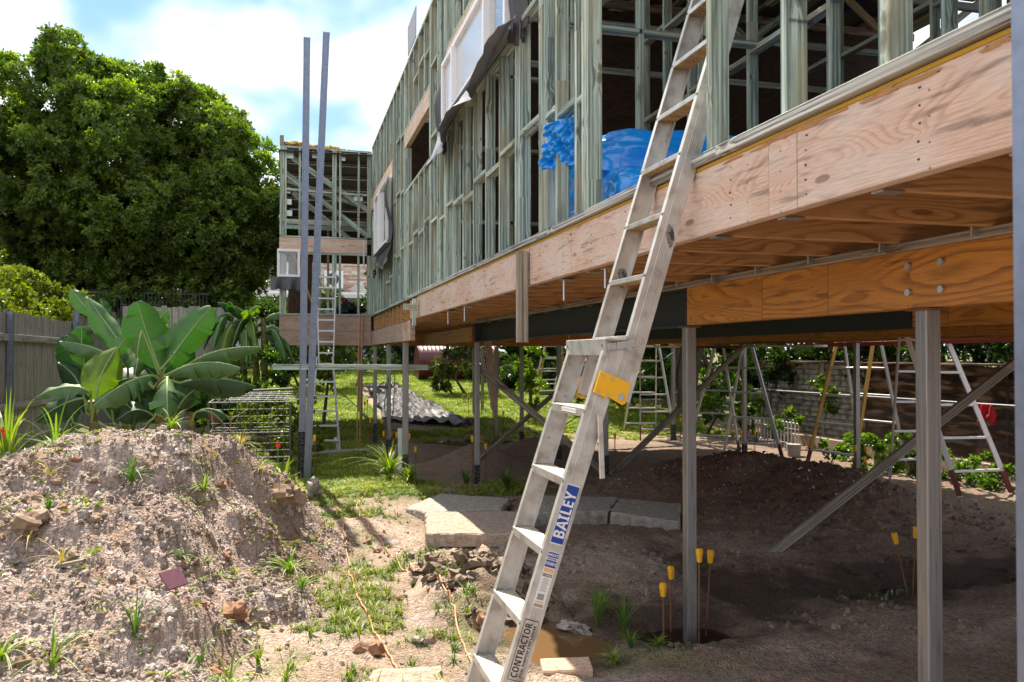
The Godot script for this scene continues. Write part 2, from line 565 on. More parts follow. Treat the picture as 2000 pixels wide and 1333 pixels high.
	relief(M.heap, cell_tex(0.05, false, [], 54, 1024), -2.6)
	M.gravel = mat(Color(1, 1, 1), 0.9)
	M.gravel.vertex_color_use_as_albedo = true
	# the far neighbour's bricks are a few pixels each
	var bi := Image.create(256, 256, false, Image.FORMAT_RGB8)
	var r3 := RandomNumberGenerator.new()
	r3.seed = 5
	bi.fill(Color(0.55, 0.52, 0.48).linear_to_srgb())
	for row in 16:
		for col in 8:
			var bc: Color = [Color(0.62, 0.52, 0.44), Color(0.5, 0.22, 0.14), Color(0.58, 0.42, 0.32), Color(0.66, 0.6, 0.54)][r3.randi() % 4] * r3.randf_range(0.8, 1.1)
			bi.fill_rect(Rect2i((col * 32 + (row % 2) * 16) % 256, row * 16, 30, 14), bc.linear_to_srgb())
	M.brick = mat(Color(1, 1, 1), 0.9)
	M.brick.albedo_texture = ImageTexture.create_from_image(bi)
	M.brick.uv1_scale = Vector3(0.5, 0.75, 1)


# ---------------------------------------------------------------- sky, sun, camera
func make_sky() -> PanoramaSkyMaterial:
	var w := 1024
	var h := 512
	var im := Image.create(w, h, false, Image.FORMAT_RGBF)
	var a := FastNoiseLite.new()
	a.seed = 4
	a.frequency = 1.5
	a.fractal_octaves = 6
	a.fractal_gain = 0.52
	var b := FastNoiseLite.new()
	b.seed = 9
	b.frequency = 2.6
	b.fractal_octaves = 4
	for y in h:
		var el := PI * (0.5 - (y + 0.5) / h)
		for x in w:
			var az := TAU * (x + 0.5) / w
			var d := Vector3(sin(az) * cos(el), sin(el), cos(az) * cos(el))
			var up := maxf(d.y, 0.0)
			var blue := Color(0.19, 0.42, 0.78).lerp(Color(0.55, 0.74, 0.95), pow(1.0 - up, 3.0))
			var q := d / (0.35 + up)
			var f := a.get_noise_3d(q.x + 3.1, q.y * 1.3, q.z + 0.6)
			var cover := smoothstep(-0.46, -0.1, f)
			var thick := smoothstep(-0.12, 0.42, f + 0.35 * b.get_noise_3d(q.x, q.y, q.z))
			var cloud := Color(1.02, 1.03, 1.05).lerp(Color(0.36, 0.42, 0.52), thick)
			var col := blue.lerp(cloud, cover)
			if d.y < 0:
				col = Color(0.4, 0.42, 0.4)
			im.set_pixel(x, y, col)
	var m := PanoramaSkyMaterial.new()
	m.panorama = ImageTexture.create_from_image(im)
	return m


# ---------------------------------------------------------------- the ground
func bump(x: float, t: float, cx: float, ct: float, rx: float, rt: float) -> float:
	var dx := (x - cx) / rx
	var dt := (t - ct) / rt
	return exp(-(dx * dx + dt * dt))


func ground_y(x: float, t: float) -> float:
	var h := 0.0
	if t > 15.0:
		h += 0.075 * maxf(0.0, minf(t, 40.0) - 15.6) * smoothstep(15.0, 18.0, t)
	h += 0.3 * smoothstep(-1.4, -3.2, x)
	h += 0.4 * smoothstep(0.1, -1.0, x) * smoothstep(9.2, 11.0, t) * (1.0 - smoothstep(13.5, 16.0, t) * 0.6)
	h += 0.42 * bump(x, t, 5.2, 8.8, 0.9, 1.0) + 0.26 * bump(x, t, 5.9, 7.7, 0.6, 0.8) + 0.2 * bump(x, t, 4.3, 9.6, 0.6, 0.7)
	h += 0.36 * bump(x, t, 2.7, 12.2, 0.6, 0.6) + 0.3 * bump(x, t, 3.9, 13.4, 0.7, 0.5) + 0.15 * bump(x, t, 2.2, 14.5, 0.8, 0.6)
	h += 0.05 * bump(x, t, 2.6, 6.3, 0.8, 0.5)
	h -= 0.05 * bump(x, t, 1.7, 8.0, 0.7, 1.2) + 0.04 * bump(x, t, 3.2, 8.0, 0.7, 0.7)
	h -= 0.17 * bump(x, t, 2.34, 4.78, 0.34, 0.24)
	h -= 0.1 * bump(x, t, 4.9, 5.35, 1.6, 0.28) + 0.1 * bump(x, t, 3.05, 5.9, 0.18, 0.9)
	h -= 0.13 * bump(x, t, 1.52, 4.9, 0.32, 0.62)
	h -= 0.05 * bump(x, t, 4.3, 5.0, 0.35, 0.3)
	h += 0.09 * bump(x, t, 1.35, 6.1, 0.3, 0.5) + 0.05 * bump(x, t, 0.7, 8.3, 0.5, 0.4)
	h += 0.035 * broad.get_noise_2d(x * 60, t * 60)
	var rough := 0.018
	if x > 0.9 and x < 1.75 and t > 5.2 and t < 7.0:
		rough = 0.055
	if x > 3.2 and t > 6.4 and t < 10.0:
		rough = 0.035
	h += rough * fine.get_noise_2d(x * 300, t * 300)
	if t < 10.5 and t > 3.5 and x < 7.5:
		var lumpy := 0.012 + 0.02 * smoothstep(1.8, 2.4, x) * smoothstep(5.6, 6.6, t) + 0.05 * bump(x, t, 5.3, 8.4, 1.2, 1.2) + 0.03 * smoothstep(-0.1, 0.3, broad.get_noise_2d(x * 80, t * 80 + 90)) + (0.06 if rough > 0.05 else 0.0)
		h -= lumpy * cell.get_noise_2d(x * 110, t * 110) + lumpy * 0.4 * cell.get_noise_2d(x * 300, t * 300)
	return h


func soil_tint(x: float, t: float, h: float) -> Color:
	var a := broad.get_noise_2d(x * 90 + 500, t * 90)
	var b := fine.get_noise_2d(x * 160 + 70, t * 160)
	var col := Color(0.52, 0.42, 0.35).lerp(Color(0.4, 0.305, 0.235), clampf(0.5 + a, 0, 1))
	# darker, redder ground under the house, then dusty and wet patches
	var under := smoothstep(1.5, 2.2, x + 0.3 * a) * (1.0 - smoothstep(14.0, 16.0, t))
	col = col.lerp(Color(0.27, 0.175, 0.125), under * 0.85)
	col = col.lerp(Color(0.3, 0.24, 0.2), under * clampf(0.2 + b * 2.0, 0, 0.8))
	var red := bump(x, t, 5.2, 8.6, 1.3, 1.3)
	col = col.lerp(Color(0.15, 0.075, 0.048), clampf(red * 1.2, 0, 0.85))
	var dusty := bump(x, t, 3.6, 4.4, 1.1, 0.45) + bump(x, t, 2.5, 6.3, 0.5, 0.55) + 0.8 * bump(x, t, 3.7, 6.5, 0.35, 0.5)
	col = col.lerp(Color(0.46, 0.37, 0.3), clampf(dusty * 1.6 + a * 0.8 - 0.2, 0, 0.85) * under)
	var wet := bump(x, t, 2.35, 4.8, 0.5, 0.4) + bump(x, t, 1.52, 4.9, 0.42, 0.7) + 1.3 * bump(x, t, 4.9, 5.4, 1.9, 0.4) + bump(x, t, 3.1, 5.7, 0.22, 1.1) + 0.7 * bump(x, t, 1.35, 6.1, 0.35, 0.4)
	wet = clampf(wet * 1.5 + b * 0.9 - 0.12, 0, 1)
	col = col.lerp(col * Color(0.26, 0.23, 0.2), wet)
	# thin green under the turf
	var turf := turf_at(x, t)
	col = col.lerp(Color(0.13, 0.17, 0.035), turf * 0.85)
	col = col.lerp(Color(0.36, 0.27, 0.15), 0.8 * smoothstep(15.2, 16.2, t + a) * (1.0 - smoothstep(17.0, 18.6, t + 2.0 * a)))
	return col


func turf_at(x: float, t: float) -> float:
	var n := broad.get_noise_2d(x * 110 + 33, t * 110 + 80) + 0.5 * fine.get_noise_2d(x * 120, t * 120)
	var v := smoothstep(15.6, 17.2, t + n * 1.5)
	v = maxf(v, 0.75 * smoothstep(9.2, 10.4, t + n) * smoothstep(1.7, 1.2, x + n * 0.4))
	v = maxf(v, smoothstep(-0.15, 0.3, n + 0.15) * bump(x, t, 0.75, 5.9, 0.4, 1.5) * 1.3)
	v = maxf(v, smoothstep(-0.1, 0.3, n) * bump(x, t, 0.35, 5.4, 0.3, 1.0))
	if t > 17.3 and t < 25.6 and x > 1.95 and x < 3.85 - (t - 18.0) * 0.09:
		v = 0.0
	v = maxf(v, smoothstep(-0.1, 0.3, n) * bump(x, t, 0.55, 9.2, 0.7, 0.8))
	v = maxf(v, bump(x, t, 1.35, 10.4, 0.4, 0.8))
	v = maxf(v, 0.9 * bump(x, t, 2.55, 9.9, 0.5, 0.45))
	v = maxf(v, smoothstep(-0.1, 0.3, n) * bump(x, t, 1.95, 4.55, 0.28, 0.5) * 0.8)
	v = maxf(v, smoothstep(-0.1, 0.3, n) * bump(x, t, 7.6, 8.2, 0.8, 1.0) * 0.5)
	v = maxf(v, smoothstep(-0.5, -1.5, x) * smoothstep(8.2, 9.5, t))
	return clampf(v, 0, 1)


func axis(stops: Array) -> PackedFloat32Array:
	var out := PackedFloat32Array([stops[0]])
	for i in range(1, stops.size(), 2):
		var a: float = out[out.size() - 1]
		var e: float = stops[i + 1]
		var k := int(ceil((e - a) / stops[i]))
		for j in range(1, k + 1):
			out.append(a + (e - a) * j / k)
	return out


func height_field(xs: PackedFloat32Array, ts: PackedFloat32Array, height: Callable, color: Callable) -> Build:
	var b := Build.new()
	var p := PackedVector3Array()
	var c := PackedColorArray()
	for t in ts:
		for x in xs:
			var y: float = height.call(x, t)
			p.append(Vector3(x, y, -t))
			c.append(color.call(x, t, y))
	b.sheet(p, xs.size(), ts.size())
	b.c = c
	b.tinted = true
	return b


# the heap of spoil in the garden: heights known at a few places, weighted by distance
const HEAP := [[-1.79, 6.2, 0.9], [-1.52, 6.3, 1.02], [-1.22, 6.4, 1.12], [-0.78, 6.6, 1.08], [-0.46, 7.0, 1.03], [-0.16, 7.2, 0.8], [0.0, 7.3, 0.63], [0.2, 7.3, 0.36], [0.3, 7.0, 0.14], [0.52, 7.9, 0.05], [0.6, 7.0, -0.1], [0.5, 6.6, -0.1], [0.46, 7.4, -0.06], [0.36, 6.3, -0.1], [0.7, 8.2, -0.1], [-0.58, 4.2, 0.16], [-1.2, 4.2, 0.24], [-1.44, 5.0, 0.45], [-0.57, 4.7, 0.44], [-1.64, 5.7, 0.74], [-0.18, 5.6, 0.2], [0.08, 5.2, -0.06], [-0.2, 4.6, -0.05], [0.12, 6.6, 0.17], [-0.28, 6.4, 0.55], [-0.81, 5.8, 0.7], [-1.25, 5.8, 0.72], [-0.4, 3.4, -0.12], [-1.3, 3.0, -0.12], [0.3, 4.6, -0.12], [0.4, 5.9, -0.1], [-1.2, 7.6, 0.9], [-0.4, 8.1, 0.45], [-1.2, 8.8, 0.3], [0.35, 8.4, 0.0], [0.9, 8.6, -0.08], [-2.4, 6.2, 0.5], [-2.4, 4.5, 0.1], [-2.4, 8.0, 0.3], [0.3, 9.4, -0.1], [-0.8, 9.6, -0.1], [-2.0, 9.6, 0.0], [-0.9, 6.9, 1.05], [-0.05, 6.0, 0.14]]


func heap_y(x: float, t: float) -> float:
	var s := 0.0
	var w := 0.0
	for k in HEAP:
		var dx: float = x - k[0]
		var dt: float = t - k[1]
		var q := 1.0 / pow(dx * dx + dt * dt + 0.05, 2.0)
		s += q * k[2]
		w += q
	var h := s / w
	var edge := smoothstep(0.0, 0.3, h)
	var f := fine.get_noise_2d(x * 170 + 11, t * 170)
	var g := fine.get_noise_2d(x * 520, t * 520 + 40)
	var ledge := broad.get_noise_2d(x * 150 + 60, t * 150)
	var clod := cell.get_noise_2d(x * 100, t * 100)
	var crumb := cell.get_noise_2d(x * 330 + 90, t * 330)
	var rougher := 0.5 + 0.5 * smoothstep(-0.1, 0.35, broad.get_noise_2d(x * 120 + 300, t * 120))
	h += edge * (0.045 * f + 0.022 * g + 0.02 * absf(ledge) + 0.01 - (0.035 * clod + 0.022 * crumb) * rougher)
	return h


func heap_tint(x: float, t: float, y: float) -> Color:
	var a := broad.get_noise_2d(x * 160 + 7, t * 160)
	var b := fine.get_noise_2d(x * 260, t * 260)
	var col := Color(0.6, 0.51, 0.47).lerp(Color(0.42, 0.345, 0.31), clampf(0.5 + a * 1.2, 0, 1))
	col = col.lerp(Color(0.43, 0.27, 0.16), clampf(a * b * 6.0, 0, 0.5))
	var red := bump(x, t, 0.1, 6.4, 0.4, 0.6)
	col = col.lerp(Color(0.24, 0.17, 0.13), clampf(-b * 1.6, 0, 0.6))
	return col.lerp(Color(0.22, 0.12, 0.075), clampf(red * 0.9 + b * 0.6, 0, 0.8) * red)


# ---------------------------------------------------------------- plants
func leaf_mesh(n: int, len_: float, wid: float, spread: float, seed_: int, droop := 0.0) -> ArrayMesh:
	var r := RandomNumberGenerator.new()
	r.seed = seed_
	var b := Build.new()
	b.tinted = true
	for i in n:
		var g := TAU * i / n * 1.618 * 2.0 + r.randf() * 0.8
		var el := r.randf_range(-0.2, 1.0) - droop
		var d := Vector3(cos(g) * cos(el), sin(el), sin(g) * cos(el))
		var at := Vector3(cos(g), 0, sin(g)) * spread * r.randf_range(0.0, 0.4) + Vector3.UP * spread * r.randf_range(-0.6, 0.8)
		var l := len_ * r.randf_range(0.7, 1.15)
		var s := d.cross(Vector3.UP.rotated(Vector3.RIGHT, r.randf_range(-0.6, 0.6))).normalized()
		var nn := s.cross(d).normalized()
		var w := wid * r.randf_range(0.8, 1.1)
		var k := r.randf_range(0.75, 1.25)
		b.tint = Color(k, k * r.randf_range(0.95, 1.05), k * 0.9)
		var mid := at + d * l * 0.45 - nn * w * 0.25
		var tip := at + d * l - nn * l * 0.12
		b.tri(at, at + d * l * 0.42 + s * w * 0.5, mid)
		b.tri(at, mid, at + d * l * 0.42 - s * w * 0.5)
		b.tri(mid, at + d * l * 0.42 + s * w * 0.5, tip)
		b.tri(mid, tip, at + d * l * 0.42 - s * w * 0.5)
	return b.mesh()


func scatter(called: String, m: Mesh, mt: Material, xf: Array, cols: PackedColorArray, parent: Node = null) -> MultiMeshInstance3D:
	var mm := MultiMesh.new()
	mm.transform_format = MultiMesh.TRANSFORM_3D
	mm.use_colors = true
	mm.mesh = m
	mm.instance_count = xf.size()
	for i in xf.size():
		mm.set_instance_transform(i, xf[i])
		mm.set_instance_color(i, cols[i])
	var o := MultiMeshInstance3D.new()
	o.name = called
	o.multimesh = mm
	o.material_override = mt
	o.set_meta("kind", "stuff")
	(parent if parent else self).add_child(o, true)
	return o


func sphere_dir() -> Vector3:
	var z := rng.randf_range(-1, 1)
	var a := rng.randf() * TAU
	var r := sqrt(1.0 - z * z)
	return Vector3(r * cos(a), z, r * sin(a))


# foliage on lobes: each lobe carries smaller clumps, each clump carries sprigs facing outwards
func foliage(lobes: Array, subs: int, per: int, clump: float, base: Color, tip: Color, size: float, squash := 1.0) -> Array:
	var xf := []
	var cols := PackedColorArray()
	for l in lobes:
		var cen := V(l[0], l[1], l[2])
		var r: float = l[3]
		var count := maxi(4, int(subs * r * r))
		for i in count:
			var d := sphere_dir()
			var hub := cen + d * Vector3(r, r * squash, r) * rng.randf_range(0.72, 1.02)
			var cr := clump * rng.randf_range(0.6, 1.3)
			var shade := rng.randf_range(0.65, 1.2)
			for j in per:
				var e := (sphere_dir() + d * 0.7 + Vector3.UP * 0.45).normalized()
				var p := hub + e * cr * sqrt(rng.randf_range(0.15, 1.1))
				var s := size * rng.randf_range(0.75, 1.3)
				var y := (e + sphere_dir() * 0.5).normalized()
				var x := y.cross(sphere_dir()).normalized()
				xf.append(Transform3D(Basis(x, y, x.cross(y)) * Basis.from_scale(Vector3.ONE * s), p))
				var sunny := clampf((e.dot(Vector3.UP) - 0.2) * 0.9, 0, 1) * rng.randf()  # upward sprigs take the paler tip: sunlit highlights put into leaf colour
				var c := base.lerp(tip, sunny) * shade * rng.randf_range(0.8, 1.2)
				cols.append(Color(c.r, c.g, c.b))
	return [xf, cols]


func bush(called: String, label: String, category: String, lobes: Array, leaf: Mesh, subs: int, per: int, clump: float, base: Color, tip: Color, size := 1.0, stems := 3, group := "") -> Node3D:
	var o := thing(called, label, category, group)
	var f := foliage(lobes, subs, per, clump, base, tip, size)
	scatter("foliage", leaf, M.leaf, f[0], f[1], o)
	for i in stems:
		var l = lobes[i % lobes.size()]
		var g := ground_y(l[0], l[2])
		var b := Build.new()
		b.tube(PackedVector3Array([V(l[0] + rng.randf_range(-0.2, 0.2), g - 0.05, l[2]), V(l[0] + rng.randf_range(-0.15, 0.15), lerpf(g, l[1], 0.5), l[2]), V(l[0], l[1], l[2])]), 0.05, 0.015)
		put(b, "stem", M.bark, o)
	return o


func blades(n: int, h: float, w: float, lean: float, seed_: int) -> ArrayMesh:
	var r := RandomNumberGenerator.new()
	r.seed = seed_
	var b := Build.new()
	b.tinted = true
	for i in n:
		var g := r.randf() * TAU
		var out := Vector3(cos(g), 0, sin(g))
		var s := Vector3(-sin(g), 0, cos(g)) * w * r.randf_range(0.6, 1.1)
		var hh := h * r.randf_range(0.5, 1.15)
		var ln := lean * r.randf_range(0.3, 1.2)
		var p0 := out * r.randf() * 0.02
		var k := r.randf_range(0.75, 1.25)
		b.tint = Color(k, k, k * 0.9)
		var prev := p0
		var pw := 1.0
		for q in [0.4, 0.75, 1.0]:
			var p: Vector3 = p0 + Vector3.UP * hh * (q - 0.42 * ln * q * q) + out * hh * ln * q * q
			var nw: float = 1.0 - pow(q, 1.5)
			b.quad(prev - s * pw, prev + s * pw, p + s * nw, p - s * nw)
			prev = p
			pw = nw
	return b.mesh()


# one broad banana leaf on its own rib: bezier p0 > p1 > p2, w half-width, nrm the way its upper face looks
func banana_leaf(parent: Node, mt: Material, p0: Vector3, p1: Vector3, p2: Vector3, w: float, nrm: Vector3, fold: float, splits: int, key: int, stalk := Vector3.INF) -> void:
	var r := RandomNumberGenerator.new()
	r.seed = key
	var b := Build.new()
	var st := 26
	var cr := 6
	var mid := PackedVector3Array()
	var ps := []
	for i in st + 1:
		var s := float(i) / st
		mid.append(p0 * (1 - s) * (1 - s) + p1 * 2 * s * (1 - s) + p2 * s * s)
	for side in [-1.0, 1.0]:
		var cuts := {}
		for k in splits:
			cuts[r.randi_range(4, st - 3)] = true
		var from := 0
		var strip := []
		for i in st + 1:
			if cuts.has(i) or i == st:
				strip.append([from, i])
				from = i
		for q in strip:
			var sag := fold + r.randf_range(-0.2, 0.45) * (1.0 if splits else 0.25)
			var grid := PackedVector3Array()
			var tint := PackedColorArray()
			for i in range(q[0], q[1] + 1):
				var s := float(i) / st
				var tan_ := (mid[mini(i + 1, st)] - mid[maxi(i - 1, 0)]).normalized()
				var sd: Vector3 = tan_.cross(nrm).normalized() * side
				var up: Vector3 = sd.cross(tan_).normalized() * side
				var wid := w * pow(clampf(sin(PI * clampf(0.03 + s * 0.96, 0, 1)), 0, 1), 0.55) * (0.82 + 0.18 * sin(s * 3.0))
				if q[0] > 0:
					wid *= 0.86 + 0.14 * smoothstep(0.0, 2.5, float(i - q[0]))
				for j in cr + 1:
					var u := float(j) / cr
					var ang := sag * (0.35 + 0.75 * u)
					var wave := 0.012 * sin(s * 22.0 + key) * u * u + 0.0035 * sin(s * 150.0) * minf(u * 3.0, 1.0)
					grid.append(mid[i] + sd * wid * u * cos(ang) - up * wid * u * sin(ang) + up * wave + tan_ * wid * u * 0.16)
					var g := 1.0 + 0.1 * sin(s * 75.0) + r.randf_range(-0.04, 0.04)
					var c := Color(g, g, g)
					if j == cr:
						c = Color(g * 1.5, g * 1.1, g * 0.7)
					tint.append(c)
			b.sheet(grid, cr + 1, q[1] - q[0] + 1, side > 0)
			b.c.append_array(tint)
	b.tinted = true
	var leaf := put(b, "leaf", mt, parent)
	var rb := Build.new()
	var pts := PackedVector3Array(mid)
	if stalk != Vector3.INF:
		pts.insert(0, (stalk + mid[0]) / 2 + Vector3(0, 0.02, 0))
		pts.insert(0, stalk)
	rb.tube(pts, 0.013, 0.003, 6)
	put(rb, "midrib", M.midrib, leaf)


# ---------------------------------------------------------------- the house
const WX := 1.46        # outer face of the long wall
const SD := 0.0735      # stud depth
const Y0 := 2.345       # top of the floor sheets
const YT := 5.385       # top of the wall


func stud(h: Node3D, t: float, y0: float, y1: float, x := WX, th := 0.035) -> void:
	stick(h, "stud", M.pine, V(x + SD / 2, y0, t + th / 2), V(x + SD / 2, y1, t + th / 2), SD, th)


func stud_x(h: Node3D, x: float, y0: float, y1: float, t: float, th := 0.035, name_ := "stud") -> void:
	stick(h, name_, M.pine, V(x + th / 2, y0, t + SD / 2), V(x + th / 2, y1, t + SD / 2), th, SD)


func nog(h: Node3D, t0: float, t1: float, y: float, x := WX) -> void:
	stick(h, "nogging", M.pine, V(x + SD / 2, y, t0), V(x + SD / 2, y, t1), SD, 0.035)


func plate(h: Node3D, name_: String, x: float, t0: float, t1: float, y: float, m: Material = null) -> void:
	stick(h, name_, m if m else M.pine, V(x + SD / 2, y, t0), V(x + SD / 2, y, t1), SD, 0.035)


func post(h: Node3D, x: float, t: float, y1: float, dip: float, w := 0.065, caps := true) -> void:
	var g := ground_y(x, t) - 0.12
	var b := Build.new()
	var hw := w / 2
	var e := 0.007
	var prof := PackedVector2Array([Vector2(-hw + e, -hw), Vector2(hw - e, -hw), Vector2(hw - e * 0.3, -hw + e * 0.3), Vector2(hw, -hw + e), Vector2(hw, hw - e), Vector2(hw - e * 0.3, hw - e * 0.3), Vector2(hw - e, hw), Vector2(-hw + e, hw), Vector2(-hw + e * 0.3, hw - e * 0.3), Vector2(-hw, hw - e), Vector2(-hw, -hw + e), Vector2(-hw + e * 0.3, -hw + e * 0.3)])
	b.sweep(V(x, g, t), V(x, y1 - 0.008, t), prof, Vector3.UP, uoff())
	var p := put(b, "steel_post", M.mill, h)
	if caps:
		slab_box(p, "cap_plate", M.rust, V(x - w * 0.5 - 0.015, y1 - 0.008, t - w * 0.5 - 0.03), V(x + w * 0.5 + 0.015, y1, t + w * 0.5 + 0.03))
	if dip > 0:
		var c := Build.new()
		hw += 0.003
		c.sweep(V(x, g, t), V(x, g + 0.12 + dip, t), PackedVector2Array([Vector2(-hw, -hw), Vector2(hw, -hw), Vector2(hw, hw), Vector2(-hw, hw)]))
		put(c, "bitumen_coating", M.bitumen, p)


func window_unit(h: Node3D, x: float, t0: float, t1: float, y0: float, y1: float, mull: Array, panes: Array) -> Node3D:
	var w := Node3D.new()
	w.name = "window"
	h.add_child(w, true)
	var f := 0.045
	var d := 0.06
	slab_box(w, "window_frame", M.upvc, V(x - d, y0, t0), V(x + 0.02, y0 + f, t1))
	slab_box(w, "window_frame", M.upvc, V(x - d, y1 - f, t0), V(x + 0.02, y1, t1))
	slab_box(w, "window_frame", M.upvc, V(x - d - 0.002, y0 + f, t0), V(x + 0.02, y1 - f, t0 + f))
	slab_box(w, "window_frame", M.upvc, V(x - d - 0.002, y0 + f, t1 - f), V(x + 0.02, y1 - f, t1))
	for m in mull:
		slab_box(w, "mullion", M.upvc, V(x - d - 0.02, y0 + f, m - 0.06), V(x + 0.01, y1 - f, m - 0.018))
		slab_box(w, "mullion", M.upvc, V(x - d + 0.01, y0 + f + 0.002, m + 0.012), V(x + 0.012, y1 - f - 0.002, m + 0.045))
	var edges := [t0 + f] + mull + [t1 - f]
	for i in edges.size() - 1:
		if panes[i]:
			slab_box(w, "pane", M.whitened_glass if panes[i] == 2 else M.glass, V(x - 0.03, y0 + f, edges[i] + 0.03), V(x - 0.026, y1 - f, edges[i + 1] - 0.03))
	slab_box(w, "sill_flange", M.zinc, V(x - d - 0.015, y0 - 0.012, t0 - 0.02), V(x, y0, t1 + 0.02))
	return w


# hanging membrane: top edge along the sill, free edge wavy
func flap(parent: Node, name_: String, m: Material, x: float, t0: float, t1: float, y: float, drop: Callable, flare: Callable, key: int) -> void:
	var b := Build.new()
	var w := 40
	var hh := 10
	var p := PackedVector3Array()
	for j in hh:
		for i in w:
			var s := float(i) / (w - 1)
			var u := float(j) / (hh - 1)
			var wob := fine.get_noise_2d(s * 500 + key * 90, u * 60) * 0.05 * u
			p.append(V(x - flare.call(s, u) - wob, y - drop.call(s) * u, lerpf(t0, t1, s) + wob * 0.6))
	b.slab(p, w, hh, 0.004)
	put(b, name_, m, parent)


func build_house() -> void:
	var h := thing("house_frame", "unclad two part timber house frame raised on steel posts above bare soil", "house frame")
	# ---- long wing: studs read off the wall, noggings staggered in rows
	stick(h, "bottom_plate", M.plate, V(WX + 0.0245, Y0 + 0.0175, -2.6), V(WX + 0.0245, Y0 + 0.0175, 4.9), 0.0835, 0.035)
	stick(h, "bottom_plate", M.plate, V(WX + 0.029, Y0 + 0.0175, 4.903), V(WX + 0.029, Y0 + 0.0175, 10.2), 0.0815, 0.035)
	stick(h, "bottom_plate", M.pine_pale, V(WX + 0.031, Y0 + 0.0175, 10.203), V(WX + 0.031, Y0 + 0.0175, 15.4), 0.0785, 0.035)
	var yb := Y0 + 0.035
	var yt := YT - 0.035
	for t in [-2.3, -1.85, -1.4, -0.95, -0.5, -0.05, 0.4, 0.86, 1.33, 1.818, 2.271, 2.748]:
		stud(h, t, yb, yt)
	for t in [4.024, 4.06, 4.0965]:
		stud(h, t, yb, yt)
	stud(h, 4.21, yb, yt)
	stud(h, 4.543, yb, yt)
	for t in [4.767, 4.83, 4.866]:
		stud(h, t, yb, yt)
	stick(h, "block", M.pine_pale, V(WX + SD / 2, yb + 0.4, 4.817), V(WX + SD / 2, yb + 0.75, 4.817), SD, 0.028)
	stick(h, "block", M.pine_pale, V(WX + SD / 2, yb + 1.35, 4.817), V(WX + SD / 2, yb + 1.6, 4.817), SD, 0.028)
	for t in [5.322, 5.358, 5.43]:
		stud(h, t, yb, yt)
	# window bay A
	for t in [5.87, 6.3, 6.75, 7.17, 7.62]:
		stud(h, t, yb, 3.78)
		stud(h, t, 4.59, yt)
	for t in [7.96, 7.996, 8.07]:
		stud(h, t, yb, yt)
	plate(h, "sill_plate", WX, 5.467, 7.958, 3.8)
	slab_box(h, "lintel", M.rim, V(WX, 4.41, 5.468), V(WX + 0.06, 4.565, 7.9585))
	plate(h, "lintel_plate", WX, 5.467, 7.958, 4.585)
	for t in [8.32, 8.47]:
		stud(h, t, yb, yt)
	stud(h, 8.885, yb, yt)
	stud(h, 8.96, yb, yt)
	# opening B
	for t in [9.34, 9.75, 10.19, 10.59]:
		stud(h, t, yb, 3.72)
		stud(h, t, 4.55, yt)
	stud(h, 10.73, yb, 3.72)
	stud(h, 10.83, yb, 4.3)
	for t in [10.97, 11.02]:
		stud(h, t, yb, yt)
	plate(h, "sill_plate", WX, 8.998, 10.968, 3.74)
	slab_box(h, "lintel", M.rim, V(WX, 4.315, 8.998), V(WX + 0.06, 4.515, 10.968))
	plate(h, "lintel_plate", WX, 8.998, 10.968, 4.535)
	for t in [11.38, 11.83, 12.15, 12.22]:
		stud(h, t, yb, yt)
	# window bay C
	for t in [12.6, 13.05, 13.5, 13.95]:
		stud(h, t, yb, 3.23)
		stud(h, t, 4.5, yt)
	stud(h, 14.14, yb, yt)
	for t in [14.6, 15.0, 15.3]:
		stud(h, t, yb, 4.2)
		stud(h, t, 4.5, yt)
	plate(h, "sill_plate", WX, 12.258, 14.138, 3.25)
	slab_box(h, "lintel", M.rim, V(WX - 0.006, 4.23, 12.26), V(WX + 0.06, 4.468, 15.39))
	plate(h, "top_plate", WX, -2.6, 6.0, YT - 0.0175)
	plate(h, "top_plate", WX, 6.003, 15.4, YT - 0.0175)
	for y in [3.75]:
		nog(h, 1.853, 2.271, y + 0.05)
		nog(h, 2.306, 2.748, y)
	for q in [[4.132, 4.21, 2.98], [4.245, 4.543, 3.0], [4.578, 4.767, 3.05], [4.245, 4.543, 4.6], [4.902, 5.322, 3.09], [4.902, 5.322, 3.83], [4.902, 5.322, 4.6], [5.466, 5.87, 3.08], [5.905, 6.3, 3.02], [6.335, 6.75, 3.06], [6.785, 7.17, 2.98], [7.205, 7.62, 3.03], [7.655, 7.96, 3.07], [8.107, 8.32, 3.0], [8.107, 8.32, 3.9], [8.507, 8.885, 3.05], [8.507, 8.885, 3.95], [8.996, 9.34, 3.12], [9.376, 9.75, 3.05], [9.787, 10.19, 3.1], [10.227, 10.59, 3.02], [10.866, 10.97, 3.07], [11.056, 11.38, 3.06], [11.416, 11.83, 3.0], [11.866, 12.15, 3.05], [11.056, 11.38, 3.8], [11.416, 11.83, 3.86], [11.866, 12.15, 3.8], [11.056, 11.38, 4.55], [11.416, 11.83, 4.6], [12.256, 12.6, 2.8], [12.636, 13.05, 2.75], [8.507, 8.885, 4.7], [8.996, 9.34, 4.95], [9.376, 9.75, 5.0], [9.787, 10.19, 4.95]]:
		nog(h, q[0], q[1], q[2])
	# rim board in lengths, the pale face of laminated veneer
	for q in [[-2.6, -0.1], [-0.098, 2.38], [2.382, 5.11], [5.113, 7.9], [7.903, 9.93]]:
		var b := Build.new()
		b.beam(V(WX + 0.0275, 2.206, q[0]), V(WX + 0.0275, 2.206, q[1]), 0.045, 0.238, Vector3.UP, Vector2(rng.randf() * 4, 0.0))
		put(b, "rim_board", M.rim if q[0] < 7 else M.rim, h)
	stick(h, "floor_sheet_edge", M.tongue, V(WX + 0.012, 2.334, -2.6), V(WX + 0.012, 2.334, 9.9), 0.008, 0.014)
